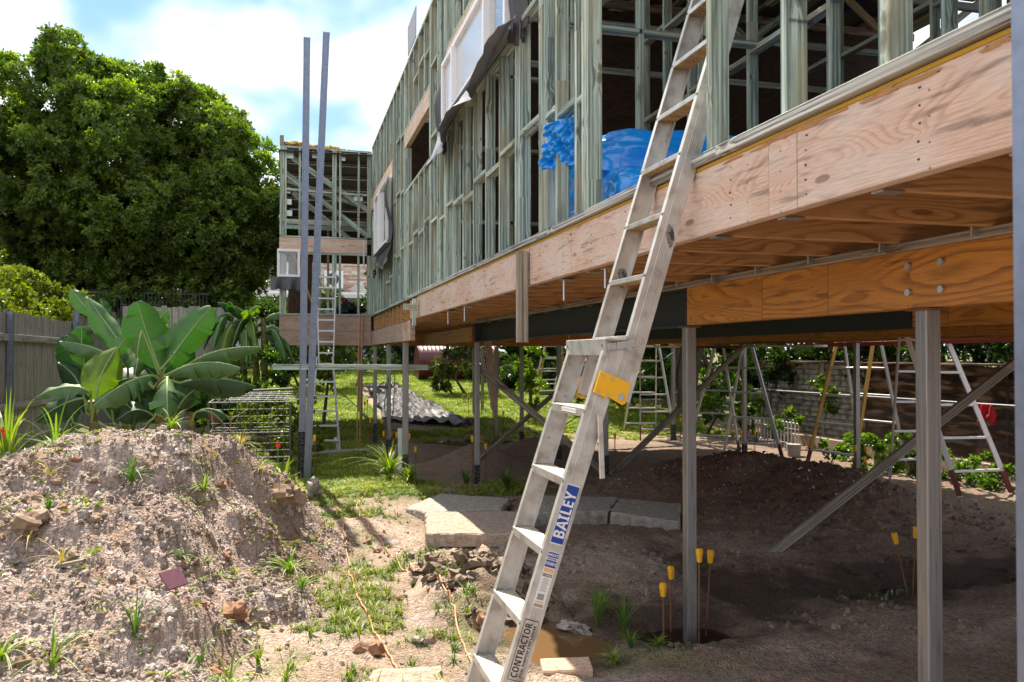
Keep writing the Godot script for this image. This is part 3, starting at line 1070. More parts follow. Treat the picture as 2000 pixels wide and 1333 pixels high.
	# glue run and nail heads
	for i in 34:
		var t := rng.randf_range(0.6, 2.6)
		var b := Build.new()
		b.lump(V(WX + 0.004, 2.318 + rng.randf_range(-0.005, 0.004), t), Vector3(0.004, rng.randf_range(0.004, 0.008), rng.randf_range(0.03, 0.08)), 0.5, fine, i, 4, 6)
		put(b, "glue_bead", M.joist, h)
	for t in [0.75, 1.25, 1.72, 2.18, 2.62, 3.1, 3.55, 4.0, 4.45, 4.9]:
		for k in 5:
			rod(h, "nail", M.soot_and_shade, V(WX + 0.006, 2.12 + k * 0.043, t + rng.randf_range(-0.01, 0.01)), V(WX + 0.0035, 2.12 + k * 0.043, t), 0.003, 5)
	# floor deck in sheets on joists
	for k in 8:
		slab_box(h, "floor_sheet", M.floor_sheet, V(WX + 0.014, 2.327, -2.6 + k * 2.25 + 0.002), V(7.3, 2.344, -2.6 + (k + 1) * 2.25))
	var jt := []
	var t0 := -2.15
	while t0 < 15.3:
		jt.append(t0)
		t0 += 0.4515
	for t in jt:
		var b := Build.new()
		b.beam(V(WX + (0.052 if t < 9.9 else 0.012), 2.2065, t + 0.018), V(7.28, 2.2065, t + 0.018), 0.035, 0.238, Vector3.UP, Vector2(rng.randf() * 3, rng.randf()))
		put(b, "joist", M.joist, h)
		if t < 9.9:
			slab_box(h, "joist_hanger", M.zinc, V(WX + 0.0505, 2.08, t - 0.006), V(WX + 0.12, 2.0855, t + 0.042))
	for t in [1.1, 1.55, 2.0, 2.45, 2.92, 3.4, 3.85, 4.3, 4.75, 5.2]:
		slab_box(h, "tie_bracket", M.zinc, V(2.27, 2.06, t - 0.03), V(2.3, 2.16, t - 0.02))
	for q in [[3.95, 0.1], [4.6, 0.12], [8.2, 0.13], [7.4, 0.13]]:
		rod(h, "hanging_bolt", M.zinc, V(WX + 0.06, 2.08, q[0]), V(WX + 0.06, 2.08 - q[1], q[0]), 0.007)
		slab_box(h, "bolt_bracket", M.zinc, V(WX + 0.0505, 2.074, q[0] - 0.02), V(WX + 0.13, 2.0795, q[0] + 0.04))
	# bearers: plate over laminated timber near, over dark steel channel further on
	for q in [[2.31, -1.5, 10.62], [3.9, -1.5, 10.62], [5.85, -1.5, 12.0], [7.2, -1.5, 15.3]]:
		stick(h, "packing_plate", M.pine_weathered, V(q[0] + 0.035, 2.0695, q[1]), V(q[0] + 0.035, 2.0695, q[2]), 0.09, 0.035)
	for x in [2.31, 3.9, 5.85, 7.2]:
		var split: float = 4.655 if x < 5 else 15.3
		for s in [0.0, 0.0455]:
			var b := Build.new()
			b.beam(V(x + 0.0225 + s, 1.9405, -1.5), V(x + 0.0225 + s, 1.9405, split), 0.045, 0.222, Vector3.UP, Vector2(rng.randf() * 3, 0.02))
			put(b, "timber_bearer", M.bearer, h)
		if x < 5:
			var prof := PackedVector2Array([Vector2(-0.04, -0.115), Vector2(0.04, -0.115), Vector2(0.04, -0.103), Vector2(-0.03, -0.101), Vector2(-0.03, 0.101), Vector2(0.04, 0.103), Vector2(0.04, 0.115), Vector2(-0.04, 0.115)])
			if x < 3:
				prof = PackedVector2Array([Vector2(0.045, -0.115), Vector2(0.045, 0.115), Vector2(-0.045, 0.115), Vector2(-0.045, 0.104), Vector2(0.034, 0.1), Vector2(0.034, -0.1), Vector2(-0.045, -0.104), Vector2(-0.045, -0.115)])
			var c := Build.new()
			c.sweep(V(x + 0.045, 1.9365, 4.668), V(x + 0.045, 1.9365, 10.6), prof)
			put(c, "steel_bearer", M.dark_steel, h)
			for e in [4.662, 10.6]:
				slab_box(h, "end_plate", M.dark_steel, V(x - 0.004, 1.822, e), V(x + 0.094, 2.0515, e + 0.009))
			if x < 3:
				for k in 9:
					slab_box(h, "clip", M.zinc, V(x - 0.003, 2.036, 5.2 + k * 0.58), V(x + 0.03, 2.0405, 5.24 + k * 0.58))
	for q in [[2.6, 1.89], [2.6, 1.99], [2.77, 1.89], [2.77, 1.99], [4.6, 1.86], [4.6, 2.02]]:
		rod(h, "bolt_head", M.zinc, V(2.315, q[1], q[0]), V(2.296, q[1], q[0]), 0.014 if q[0] < 4 else 0.008, 10)
	# stepped floor end: bearer on three posts with joist ends above it
	for q in [[10.42, 12.4], [12.403, 15.39]]:
		var b := Build.new()
		b.beam(V(WX + 0.03, 1.952, q[0]), V(WX + 0.03, 1.952, q[1]), 0.06, 0.245, Vector3.UP, Vector2(rng.randf() * 3, 0.0))
		put(b, "end_bearer", M.rim_aged, h)
	stick(h, "trimmer", M.joist, V(WX + 0.01, 2.2, 9.98), V(WX + 0.01, 2.2, 10.4), 0.03, 0.22)
	for x0 in [-0.13, 1.6, 3.4, 5.2]:
		stick(h, "cross_bearer", M.bearer if x0 > 1 else M.rim_aged, V(x0 + 0.01, 1.93, 15.47), V(x0 + 1.78, 1.93, 15.47), 0.06, 0.22)
	stick(h, "cross_bearer", M.joist, V(2.42, 1.93, 11.4), V(2.42, 1.93, 15.4), 0.05, 0.2)
	# posts
	post(h, 2.355, 4.72, 1.823, 0.0)
	post(h, 2.355, 2.73, 1.827, 0.0)
	post(h, 2.36, 10.7, 1.818, 0.24, 0.065)
	post(h, WX + 0.05, 11.2, 1.828, 0.34, 0.075)
	post(h, WX + 0.05, 13.1, 1.828, 0.38)
	post(h, WX + 0.05, 15.2, 1.828, 0.42)
	for q in [[3.96, 10.3, 0.28], [4.1, 12.66, 0.2], [4.06, 14.7, 0.3], [7.25, 9.7, 0.12], [7.25, 12.55, 0.25], [7.25, 15.2, 0.3], [7.25, 6.9, 0.2], [5.9, 11.9, 0.0]]:
		post(h, q[0], q[1], 1.822, q[2])
	for q in [[4.05, 16.6], [4.1, 18.9], [4.5, 19.8], [1.55, 18.6], [1.6, 19.8], [-0.05, 15.45], [-0.05, 18.5]]:
		post(h, q[0], q[1], 1.82, 0.3 if q[0] < 0 and q[1] < 16 else 0.0)
	# diagonal props
	for q in [[3.6, -0.12, 6.22, 6.6, 1.78, 6.22, 0.075], [4.0, 0.12, 10.2, 7.22, 1.8, 12.5, 0.08], [2.4, 1.5, 10.8, 4.06, 0.05, 10.35, 0.085], [2.45, 0.28, 10.95, 4.1, 1.15, 12.55, 0.06], [4.45, 1.8, 19.7, 4.08, 0.25, 16.7, 0.06]]:
		stick(h, "diagonal_prop", M.pine_weathered, V(q[0], q[1], q[2]), V(q[3], q[4], q[5]), 0.04, q[6])
	stick(h, "offcut", M.rim_aged, V(2.62, 1.85, 11.2), V(2.72, 0.92, 11.25), 0.09, 0.03)
	for q in [[3.9, 0.4, 12.6, 7.2, 1.7, 15.1], [0.1, 1.75, 15.6, 1.5, 0.5, 18.4], [1.5, 1.75, 15.6, -0.05, 0.5, 18.4], [4.1, 0.6, 16.7, 4.4, 1.5, 19.7]]:
		rod(h, "tension_rod", M.galv, V(q[0], q[1], q[2]), V(q[3], q[4], q[5]), 0.008, 6)
	# timbers fixed to the edge
	stick(h, "hanging_timber", M.pine_weathered, V(1.42, 2.3, 5.13), V(1.42, 1.73, 5.13), 0.07, 0.042)
	stick(h, "hanging_timber", M.pine_pale, V(1.41, 2.3, 9.74), V(1.41, 1.99, 9.74), 0.035, 0.07)
	stick(h, "hanging_timber", M.pine, V(1.28, 2.2, 9.705), V(1.42, 2.2, 9.705), 0.03, 0.07)
	# ---- windows and their membranes
	var wa := window_unit(h, WX, 5.5, 7.93, 3.835, 4.405, [6.12, 7.38], [1, 2, 2])
	flap(wa, "flashing", M.membrane_grey, WX - 0.05, 5.25, 8.12, 3.832, func(s): return 0.2 + 0.1 * s + 0.05 * sin(s * 9.0) + 0.13 * smoothstep(0.9, 1.0, s) - 0.12 * smoothstep(0.22, 0.04, s), func(s, u): return 0.05 * u + 0.12 * u * u * absf(sin(s * 7.0 + 0.4)), 3)
	flap(wa, "flashing", M.membrane, WX - 0.02, 5.2, 5.5, 4.5, func(s): return 0.72 + 0.1 * sin(s * 3.0), func(s, u): return 0.05 * sin(u * 5.0) * (1.0 - s) + 0.01, 5)
	flap(wa, "flashing", M.membrane, WX - 0.02, 7.94, 8.12, 4.3, func(s): return 0.72, func(s, u): return 0.06 * sin(u * 4.0) * s + 0.01, 6)
	var wc := window_unit(h, WX - 0.03, 12.3, 14.08, 3.275, 4.22, [13.3], [1, 1])
	flap(wc, "flashing", M.membrane, WX - 0.03, 12.1, 14.3, 3.27, func(s): return 0.3 + 0.05 * sin(s * 8.0), func(s, u): return 0.07 * u + 0.02 * sin(s * 12.0) * u, 8)
	flap(wc, "flashing", M.membrane, WX - 0.02, 12.12, 12.3, 4.2, func(s): return 0.95, func(s, u): return 0.05 + 0.04 * sin(u * 6.0), 9)
	# electric lead at the third window, threaded hold-down rods
	rod(h, "hold_down_rod", M.dark_wire, V(WX + 0.03, yb, 4.93), V(WX + 0.03, yt, 4.93), 0.008)
	rod(h, "hold_down_rod", M.dark_wire, V(WX + 0.04, yb, 11.95), V(WX + 0.04, yt, 11.95), 0.007)
	# ---- printing on the two near studs
	for q in [[2.266, 2.74, "MGP12", 0.02], [2.266, 2.665, "05916600", 0.014], [1.813, 2.56, "MGP12", 0.02]]:
		var tm := TextMesh.new()
		tm.text = q[2]
		tm.font_size = 32
		tm.pixel_size = q[3] / 32.0
		tm.depth = 0.0008
		tm.curve_step = 2.0
		var f := SystemFont.new()
		f.font_names = PackedStringArray(["Droid Sans"])
		f.font_weight = 700
		tm.font = f
		var o := place(tm, "grade_stamp", M.ink, h)
		o.position = V(WX + 0.036, q[1], q[0] - 0.001)
	# ---- inside: partitions, back wall, roof
	for t in [-2.0, -1.55, -1.1, -0.65, -0.2, 0.25, 0.7, 1.15, 1.6, 2.05, 2.5, 2.95, 3.4, 3.85, 4.3, 4.75, 5.2, 5.65, 6.1, 6.55, 7.0]:
		stud(h, t, yb, yt, 3.05)
	plate(h, "bottom_plate", 3.05, -2.2, 7.05, Y0 + 0.0175)
	plate(h, "top_plate", 3.05, -2.2, 7.05, YT - 0.0175)
	for y in [3.0, 3.7, 4.4]:
		for k in 20:
			nog(h, -1.965 + k * 0.45, -1.55 + k * 0.45, y + 0.03 * (k % 2), 3.05)
	for x in [1.75, 2.2, 2.65]:
		for t in [1.2, 5.1, 8.4]:
			stud_x(h, x, yb, yt, t)
	for t in [1.2, 5.1, 8.4]:
		for y in [3.0, 3.75, 4.5]:
			stick(h, "nogging", M.pine, V(1.54, y, t + SD / 2), V(3.05, y, t + SD / 2), SD, 0.035)
	for k in 8:
		stud_x(h, 3.5 + 0.45 * k, yb, yt, 3.6)
		stud_x(h, 3.5 + 0.45 * k, yb, yt, 0.1)
	for t in [3.6, 0.1]:
		for y in [3.2, 4.2]:
			stick(h, "nogging", M.pine, V(3.13, y, t + SD / 2), V(7.1, y, t + SD / 2), SD, 0.035)
	for k in 18:
		stud(h, -2.4 + k * 0.95, yb, yt, 7.15)
	for k in 17:
		stud(h, -2.2 + k * 0.6, yb, yt, 4.9)
	for k in 16:
		nog(h, -2.165 + k * 0.6, -1.6 + k * 0.6, 3.4 + 0.04 * (k % 2), 4.9)
		nog(h, -2.165 + k * 0.6, -1.6 + k * 0.6, 4.4 + 0.04 * (k % 2), 4.9)
	plate(h, "top_plate", 4.9, -2.3, 8.0, YT - 0.0175)
	slab_box(h, "added_cladding", M.ply, V(7.24, Y0, -2.6), V(7.26, 4.9, 15.4))  # dark sheet added to close the far side and keep the interior dark
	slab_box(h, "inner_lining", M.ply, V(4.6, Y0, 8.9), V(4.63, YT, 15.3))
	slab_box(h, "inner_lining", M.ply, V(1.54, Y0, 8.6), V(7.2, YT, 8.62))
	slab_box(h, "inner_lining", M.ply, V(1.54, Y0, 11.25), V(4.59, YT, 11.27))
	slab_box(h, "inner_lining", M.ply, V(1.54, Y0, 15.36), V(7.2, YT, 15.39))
	slab_box(h, "added_cladding", M.ply, V(-0.1, 3.75, 19.9), V(4.7, 4.8, 19.92))  # dark sheet added to hide bright sky behind the rear wing
	# roof: battens and trusses over dark sarking and sheets
	for k in 9:
		var t := -2.2 + k * 2.0
		slab_box(h, "roof_sheet", M.sarking, V(1.62, YT + 0.17, t), V(7.32, YT + 0.18, t + 1.96))
	for k in 12:
		stick(h, "roof_batten", M.pine_weathered if k % 3 else M.sarking_blue, V(1.75 + k * 0.48, YT + 0.145, -2.5), V(1.75 + k * 0.48, YT + 0.145, 15.4), 0.06, 0.035)
	for k in 15:
		var t := -2.2 + k * 1.2
		stick(h, "truss_chord", M.pine_weathered, V(1.5, YT + 0.07, t), V(7.25, YT + 0.07, t), 0.035, 0.09)
		stick(h, "truss_chord", M.pine, V(1.56, 4.72, t), V(7.2, 4.72, t), 0.035, 0.07)
		for j in 6:
			var xa := 1.6 + j * 0.92
			stick(h, "truss_web", M.pine_raw if (k + j) % 4 == 0 else M.pine, V(xa, 4.72 if j % 2 else YT + 0.03, t + 0.037), V(xa + 0.92, YT + 0.03 if j % 2 else 4.72, t + 0.037), 0.035, 0.07)
	stick(h, "diagonal_prop", M.pine_raw, V(1.9, 4.1, 5.06), V(4.4, 5.3, 5.6), 0.035, 0.07)
	stick(h, "diagonal_prop", M.pine_weathered, V(3.2, 2.5, 2.4), V(5.6, 4.6, 2.6), 0.035, 0.07)
	# a scrap of sheet standing above the wall top
	slab_box(h, "sheet_offcut", M.membrane_grey, V(1.445, 5.386, 9.9), V(1.455, 5.75, 10.6))

	# ---- rear wing, across the end
	var tr := 15.4
	for q in [[2.21, 0.255, M.rim_aged], [1.95, 0.255, M.rim_aged]]:
		var b := Build.new()
		b.beam(V(-0.13, q[0], tr + 0.03), V(1.455, q[0], tr + 0.03), 0.06, q[1], Vector3.UP, Vector2(rng.randf() * 3, 0))
		put(b, "rim_board", q[2], h)
	stick(h, "bottom_plate", M.pine, V(-0.13, Y0 + 0.0175, tr + 0.04), V(1.455, Y0 + 0.0175, tr + 0.04), 0.08, 0.035)
	for x in [-0.13, -0.09, -0.05, 0.54, 0.77, 0.81, 0.89, 1.215, 1.385, 1.422]:
		stud_x(h, x, yb, 3.43, tr)
		stud_x(h, x if x != 0.54 else 0.5, 3.755, 5.3, tr)
	stud_x(h, 0.19, 3.755, 5.3, tr)
	stud_x(h, 0.23, yb, 3.0, tr)
	var lb := Build.new()
	lb.beam(V(-0.135, 3.585, tr + 0.03), V(1.38, 3.585, tr + 0.03), 0.07, 0.25, Vector3.UP, Vector2(1.3, 0))
	put(lb, "lintel", M.rim, h)
	slab_box(h, "strap", M.zinc, V(1.31, 3.2, tr - 0.012), V(1.335, 3.7, tr - 0.007))
	stick(h, "lintel_plate", M.pine, V(-0.13, 3.442, tr + 0.037), V(1.38, 3.442, tr + 0.037), SD, 0.03)
	stick(h, "lintel_plate", M.pine, V(-0.13, 3.73, tr + 0.037), V(1.38, 3.73, tr + 0.037), SD, 0.03)
	stick(h, "nogging", M.pine, V(-0.01, 4.56, tr + 0.037), V(0.76, 4.53, tr + 0.037), SD, 0.035)
	stick(h, "nogging", M.pine, V(0.93, 4.53, tr + 0.037), V(1.38, 4.52, tr + 0.037), SD, 0.035)
	stick(h, "top_plate", M.pine, V(-0.13, 5.31, tr + 0.037), V(1.455, 5.29, tr + 0.037), SD, 0.035)
	stick(h, "parapet_stud", M.pine_weathered, V(-0.1, 5.33, tr + 0.03), V(-0.1, 5.5, tr + 0.03), 0.07, 0.07)
	for q in [[0.0, 5.2, 1.42, 4.25, 0.14], [-0.06, 4.9, 1.42, 3.8, 0.2], [0.1, 4.8, 1.4, 3.75, 1.6], [0.0, 4.95, 1.45, 4.5, 1.2]]:
		stick(h, "truss_web", M.pine, V(q[0], q[1], tr + q[4]), V(q[2], q[3], tr + q[4]), 0.035, 0.09)
	for q in [[-0.06, 5.12, 0.16, 0.13], [1.15, 4.42, 0.16, 0.09], [-0.05, 4.5, 0.1, 0.1], [-0.03, 4.3, 0.1, 0.1], [-0.02, 4.1, 0.1, 0.1], [0.9, 5.13, 0.1, 0.07], [0.42, 5.15, 0.08, 0.07]]:
		slab_box(h, "nail_plate", M.zinc, V(q[0], q[1], tr + 0.08), V(q[0] + q[2], q[1] + q[3], tr + 0.083))
	for k in 6:
		var t := tr + 0.7 + k * 0.75
		stick(h, "roof_batten", M.pine_weathered, V(-0.15, 5.2 - k * 0.085, t), V(4.8, 5.2 - k * 0.085, t), 0.09, 0.035)
		slab_box(h, "roof_sheet", M.sarking, V(-0.15, 5.22 - k * 0.085, t - 0.8), V(4.8, 5.228 - k * 0.085, t + 0.42))
		if k % 2 == 0 and t < 19.8:
			stick(h, "collar_tie", M.pine, V(-0.1, 4.1 + 0.06 * (k % 3), t), V(4.7, 4.1 + 0.06 * (k % 3), t), 0.035, 0.09)
	# corrugated roof edge and the batt of insulation lying along it
	var rb := Build.new()
	var pts := PackedVector3Array()
	for j in 2:
		for i in 90:
			pts.append(V(-0.1 + i * 0.0178, 5.4 + 0.014 * cos(i * 1.25) - i * 0.0012 - j * 0.06, tr + 0.05 + j * 0.8))
	rb.slab(pts, 90, 2, 0.002)
	put(rb, "roof_edge", M.roof, h)
	var ib := Build.new()
	for i in 9:
		ib.lump(V(0.02 + i * 0.105, 5.375 - i * 0.008 + rng.randf_range(-0.01, 0.01), tr + 0.03), Vector3(0.08, 0.035, 0.05), 0.5, fine, i + 50, 6, 8)
	put(ib, "insulation_batt", M.batt, h)
	# rear wing floor and a brown inner panel
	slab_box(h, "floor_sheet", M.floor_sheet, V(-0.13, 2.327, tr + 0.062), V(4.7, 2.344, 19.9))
	for k in 6:
		stick(h, "joist", M.joist, V(-0.1, 2.2, tr + 0.5 + k * 0.8), V(4.7, 2.2, tr + 0.5 + k * 0.8), 0.04, 0.24)
	slab_box(h, "inner_panel", M.ply, V(0.02, Y0, tr + 0.5), V(0.44, 3.43, tr + 0.52))
	stick(h, "yellow_strut", M.ladder_yellow, V(0.1, 3.5, tr + 0.25), V(0.5, 2.4, tr + 0.3), 0.03, 0.035)
	stick(h, "yellow_strut", M.ladder_yellow, V(0.6, 2.36, tr + 1.2), V(0.6, 3.1, tr + 1.2), 0.05, 0.05)
	for x in [-0.1, 0.9, 1.9, 2.9, 3.9]:
		stick(h, "stud", M.pine, V(x, yb, 19.8), V(x, 4.7, 19.8), 0.05, 0.09)
	# open window of the rear wing
	var w := Node3D.new()
	w.name = "window"
	h.add_child(w, true)
	for q in [[-0.17, 3.015, 0.22, 3.055], [-0.17, 3.455, 0.22, 3.5], [0.175, 3.055, 0.22, 3.455], [-0.17, 3.055, -0.15, 3.455]]:
		slab_box(w, "window_frame", M.upvc, V(q[0], q[1], tr - 0.06), V(q[2], q[3], tr - 0.004))
	slab_box(w, "sash", M.upvc, V(-0.15, 3.06, tr + 0.08), V(-0.04, 3.45, tr + 0.12))
	slab_box(w, "pane", M.glass, V(-0.15, 3.056, tr - 0.03), V(0.174, 3.454, tr - 0.027))
	var fl := Build.new()
	var fp := PackedVector3Array()
	for j in 6:
		for i in 20:
			fp.append(V(-0.28 + i * 0.0285, 3.01 - j * 0.045 - 0.01 * sin(i * 0.9) * j * 0.3, tr - 0.05 - 0.02 * j * (0.5 + 0.5 * sin(i * 0.7))))
	fl.slab(fp, 20, 6, 0.003)
	put(fl, "flashing", M.membrane, w)


# ---------------------------------------------------------------- ladders
# channel stile: flanges front and back, ribbed web
func stile(parent: Node, p0: Vector3, p1: Vector3, depth: float, web_out: float, m: Material) -> MeshInstance3D:
	# local side = along the rungs, local up = depth of the channel
	var hd := depth / 2
	var k := web_out
	var pr := PackedVector2Array()
	var outer := [Vector2(0.026, -hd), Vector2(0, -hd)]
	for i in 5:
		var y := -hd * 0.36 + i * hd * 0.18
		outer.append(Vector2(0, y - 0.0022))
		outer.append(Vector2(-0.0016, y - 0.0012))
		outer.append(Vector2(-0.0016, y + 0.0012))
		outer.append(Vector2(0, y + 0.0022))
	outer.append_array([Vector2(0, hd), Vector2(0.026, hd), Vector2(0.026, hd - 0.003), Vector2(0.003, hd - 0.003), Vector2(0.003, -hd + 0.003), Vector2(0.026, -hd + 0.003)])
	for q in outer:
		pr.append(Vector2(q.x * k, q.y))
	if Geometry2D.is_polygon_clockwise(pr):
		pr.reverse()
	var b := Build.new()
	var a := (p1 - p0).normalized()
	var dep := Vector3(1, 0, 0) - a * a.x
	b.sweep(p0, p1, pr, dep.normalized())
	return put(b, "stile", m, parent)


func lettering(parent: Node, text: String, size: float, at: Vector3, basis_: Basis, m: Material, bold := true, squeeze := 1.0) -> void:
	var tm := TextMesh.new()
	tm.text = text
	tm.font_size = 48
	tm.pixel_size = size / 48.0
	tm.depth = 0.0012
	tm.curve_step = 2.0
	var f := SystemFont.new()
	f.font_names = PackedStringArray(["Droid Sans"])
	f.font_weight = 700 if bold else 400
	tm.font = f
	var o := place(tm, "lettering", m, parent)
	o.transform = Transform3D(basis_ * Basis.from_scale(Vector3(squeeze, 1, 1)), at)


func big_ladder() -> void:
	var l := thing("extension_ladder", "long silver aluminium ladder with blue and white stickers leaning into the frame", "ladder")
	# lower section: front edges on x = 0.55 + 0.326 y; upper section behind it on x = 0.66 + 0.31 y
	var k1 := 0.326
	var k2 := 0.31
	var d1 := Vector3(1, -k1, 0).normalized()
	var d2 := Vector3(1, -k2, 0).normalized()
	var dep := 0.076
	for s in [[3.27, -1.0], [2.86, 1.0]]:
		var y0 := ground_y(0.55, s[0]) - 0.02
		stile(l, V(0.55 + k1 * y0, y0, s[0]) + d1 * dep / 2, V(0.55 + k1 * 1.70, 1.70, s[0]) + d1 * dep / 2, dep, s[1], M.alu)
	for i in 8:
		var y := 1.46 - 0.2425 * i
		if y < 0.1:
			continue
		var c := V(0.55 + k1 * y, y, 0)
		var b := Build.new()
		var pr := PackedVector2Array([Vector2(0.004, -0.028), Vector2(0.007, -0.028), Vector2(0.007, -0.004), Vector2(0.07, -0.004), Vector2(0.07, -0.022), Vector2(0.073, -0.022), Vector2(0.073, 0.0), Vector2(0.066, 0.0)])
		for r in 7:
			pr.append(Vector2(0.06 - r * 0.008, 0.0))
			pr.append(Vector2(0.058 - r * 0.008, 0.0018))
			pr.append(Vector2(0.056 - r * 0.008, 0.0018))
			pr.append(Vector2(0.054 - r * 0.008, 0.0))
		pr.append(Vector2(0.002, 0.0))
		pr.append(Vector2(0.002, -0.02))
		var q := PackedVector2Array()
		for e in pr:
			q.append(e)
		if Geometry2D.is_polygon_clockwise(q):
			q.reverse()
		b.sweep(c + V(0, 0, 2.862), c + V(0, 0, 3.268), q)
		var o := put(b, "tread", M.alu_tread, l)
		var g := Build.new()
		g.box(c + Vector3(-0.004, -0.03, -3.262), c + Vector3(0.004, 0.001, -2.868))
		put(g, "tread_front", M.alu, o)
		for z in [2.866, 3.262]:
			rod(o, "rivet", M.soot_and_shade, c + V(-0.0055, -0.013, z), c + V(-0.002, -0.013, z), 0.0045, 7)
	# cap at the head of the lower section
	var cy := 1.705
	var cx := 0.55 + k1 * cy
	var cap := Build.new()
	cap.box(Vector3(cx - 0.012, cy - 0.055, -3.285), Vector3(cx - 0.006, cy + 0.004, -2.85))
	cap.box(Vector3(cx - 0.0055, cy - 0.001, -3.285), Vector3(cx + 0.09, cy + 0.005, -2.85))
	put(cap, "head_cap", M.alu, l)
	slab_box(l, "tread_wear", M.stone_grey, V(cx + 0.01, cy + 0.0052, 2.9), V(cx + 0.07, cy + 0.0065, 3.1))
	for z in [2.875, 3.262]:
		rod(l, "rivet", M.soot_and_shade, V(cx - 0.014, cy - 0.02, z), V(cx - 0.011, cy - 0.02, z), 0.005, 7)
	# upper section
	for s in [[3.245, -1.0], [2.872, 1.0]]:
		var st := stile(l, V(0.66 + k2 * 1.5, 1.5, s[0]) + d2 * dep / 2, V(0.66 + k2 * 3.75, 3.75, s[0]) + d2 * dep / 2, dep, s[1], M.alu)
		var z: float = s[0] - 0.0022 if s[1] > 0 else s[0] - 0.004
		# smudges of soot on the stiles
		var sm := Build.new()
		var at := V(0.66 + k2 * (2.1 if s[1] > 0 else 1.98), 2.1 if s[1] > 0 else 1.98, z) + d2 * 0.05
		sm.lump(at, Vector3(0.018, 0.034, 0.0008), 0.5, fine, s[0], 8, 18)
		put(sm, "soot_mark", M.soot_pale, st)
		var sm2 := Build.new()
		sm2.lump(at + Vector3(0.004, 0.004, 0), Vector3(0.009, 0.02, 0.0014), 0.6, fine, s[0] + 2.0, 8, 18)
		put(sm2, "soot_mark", M.soot_and_shade, st)
	for i in 10:
		var y := 3.54 - 0.2275 * i
		if y < 1.5:
			continue
		var c := V(0.66 + k2 * y, y, 0)
		var b := Build.new()
		var pr := PackedVector2Array([Vector2(0.0, -0.016), Vector2(0.004, -0.018)])
		for r in 9:
			pr.append(Vector2(0.008 + r * 0.0066, -0.018))
			pr.append(Vector2(0.0095 + r * 0.0066, -0.0145))
			pr.append(Vector2(0.0125 + r * 0.0066, -0.0145))
		pr.append_array([Vector2(0.07, -0.018), Vector2(0.073, -0.016), Vector2(0.073, 0.0), Vector2(0.0, 0.0)])
		var q := PackedVector2Array()
		for e in pr:
			q.append(e)
		if Geometry2D.is_polygon_clockwise(q):
			q.reverse()
		b.sweep(c + V(0, 0, 2.874), c + V(0, 0, 3.243), q)
		var o := put(b, "rung", M.rung_grime, l)
		var g := Build.new()
		g.box(c + Vector3(-0.003, -0.017, -3.24), c + Vector3(0.002, 0.001, -2.876))
		put(g, "rung_front", M.alu, o)
		for z in [2.879, 3.237]:
			rod(o, "rivet", M.soot_and_shade, c + V(-0.0045, -0.008, z), c + V(-0.002, -0.008, z), 0.004, 7)
	# yellow hinge plates on both sides, galvanised strap, loose stay
	for z in [2.845, 3.278]:
		var hp := Build.new()
		var e1 := V(0.55 + k1 * 1.555, 1.555, z) + d1 * 0.004
		var up := Vector3(k1, 1, 0).normalized()
		var w := d1 * 0.118 + Vector3(0, -0.012, 0)
		hp.sweep(e1 + Vector3(0, 0, 0.003), e1 + Vector3(0, 0, -0.003), PackedVector2Array([Vector2(0, -0.036), Vector2(0.052, -0.042), Vector2(0.06, -0.036), Vector2(0.118, -0.048), Vector2(0.125, -0.04), Vector2(0.125, 0.03), Vector2(0.118, 0.036), Vector2(0.06, 0.04), Vector2(0.006, 0.046), Vector2(0, 0.04)]), up)
		var pl := put(hp, "hinge_plate", M.yellow_plate, l)
		for q in [[0.012, 0.03, 0.005], [0.05, 0.028, 0.005], [0.012, -0.026, 0.005], [0.05, -0.03, 0.005], [0.102, -0.022, 0.012]]:
			var at: Vector3 = e1 + d1 * q[0] + up * q[1]
			rod(pl, "bolt", M.zinc, at + Vector3(0, 0, 0.0028), at + Vector3(0, 0, 0.007), q[2], 10)
	var s0 := V(1.1, 1.678, 2.845)
	stick(l, "strap", M.zinc, s0, s0 + Vector3(0.035, 0.003, 0), 0.005, 0.028)
	stick(l, "strap", M.zinc, s0 + Vector3(0.036, 0.003, 0.008), s0 + Vector3(0.062, 0.006, 0.008), 0.005, 0.028)
	stick(l, "strap", M.zinc, s0 + Vector3(0.063, 0.008, 0), s0 + Vector3(0.105, 0.013, 0), 0.005, 0.028)
	rod(l, "bolt", M.zinc, s0 + Vector3(0.015, 0.0, 0.002), s0 + Vector3(0.015, 0.0, 0.008), 0.009, 8)
	rod(l, "bolt", M.zinc, s0 + Vector3(0.085, -0.004, 0.002), s0 + Vector3(0.085, -0.004, 0.009), 0.01, 8)
	stick(l, "stay", M.alu, V(1.07, 1.44, 2.835), V(1.078, 1.215, 2.835), 0.02, 0.006)
	for z in [3.262]:
		for q in [[1.62, 0.025], [1.52, 0.02], [1.5, 0.05], [1.44, 0.02], [1.42, 0.045], [1.33, 0.035]]:
			var at: Vector3 = V(0.55 + k1 * q[0], q[0], z) + d1 * q[1]
			rod(l, "rivet", M.zinc, at + Vector3(0, 0, 0.001), at + Vector3(0, 0, 0.006), 0.006, 8)
	# stickers on the near stile, read upwards
	var ax := Vector3(k1, 1, 0).normalized()
	var bs := Basis(ax, -d1, Vector3(0, 0, 1))
	var mid := func(y: float, off: float, z: float) -> Vector3: return V(0.55 + k1 * y, y, 2.86 - z) + d1 * (dep / 2 + off)
	var face := func(y0: float, y1: float, w: float, off: float, m: Material, z := 0.0022) -> MeshInstance3D:
		var b := Build.new()
		b.sweep(mid.call(y0, off, z), mid.call(y1, off, z), PackedVector2Array([Vector2(-0.0003, -w / 2), Vector2(0.0003, -w / 2), Vector2(0.0003, w / 2), Vector2(-0.0003, w / 2)]), d1)
		return put(b, "sticker", m, l)
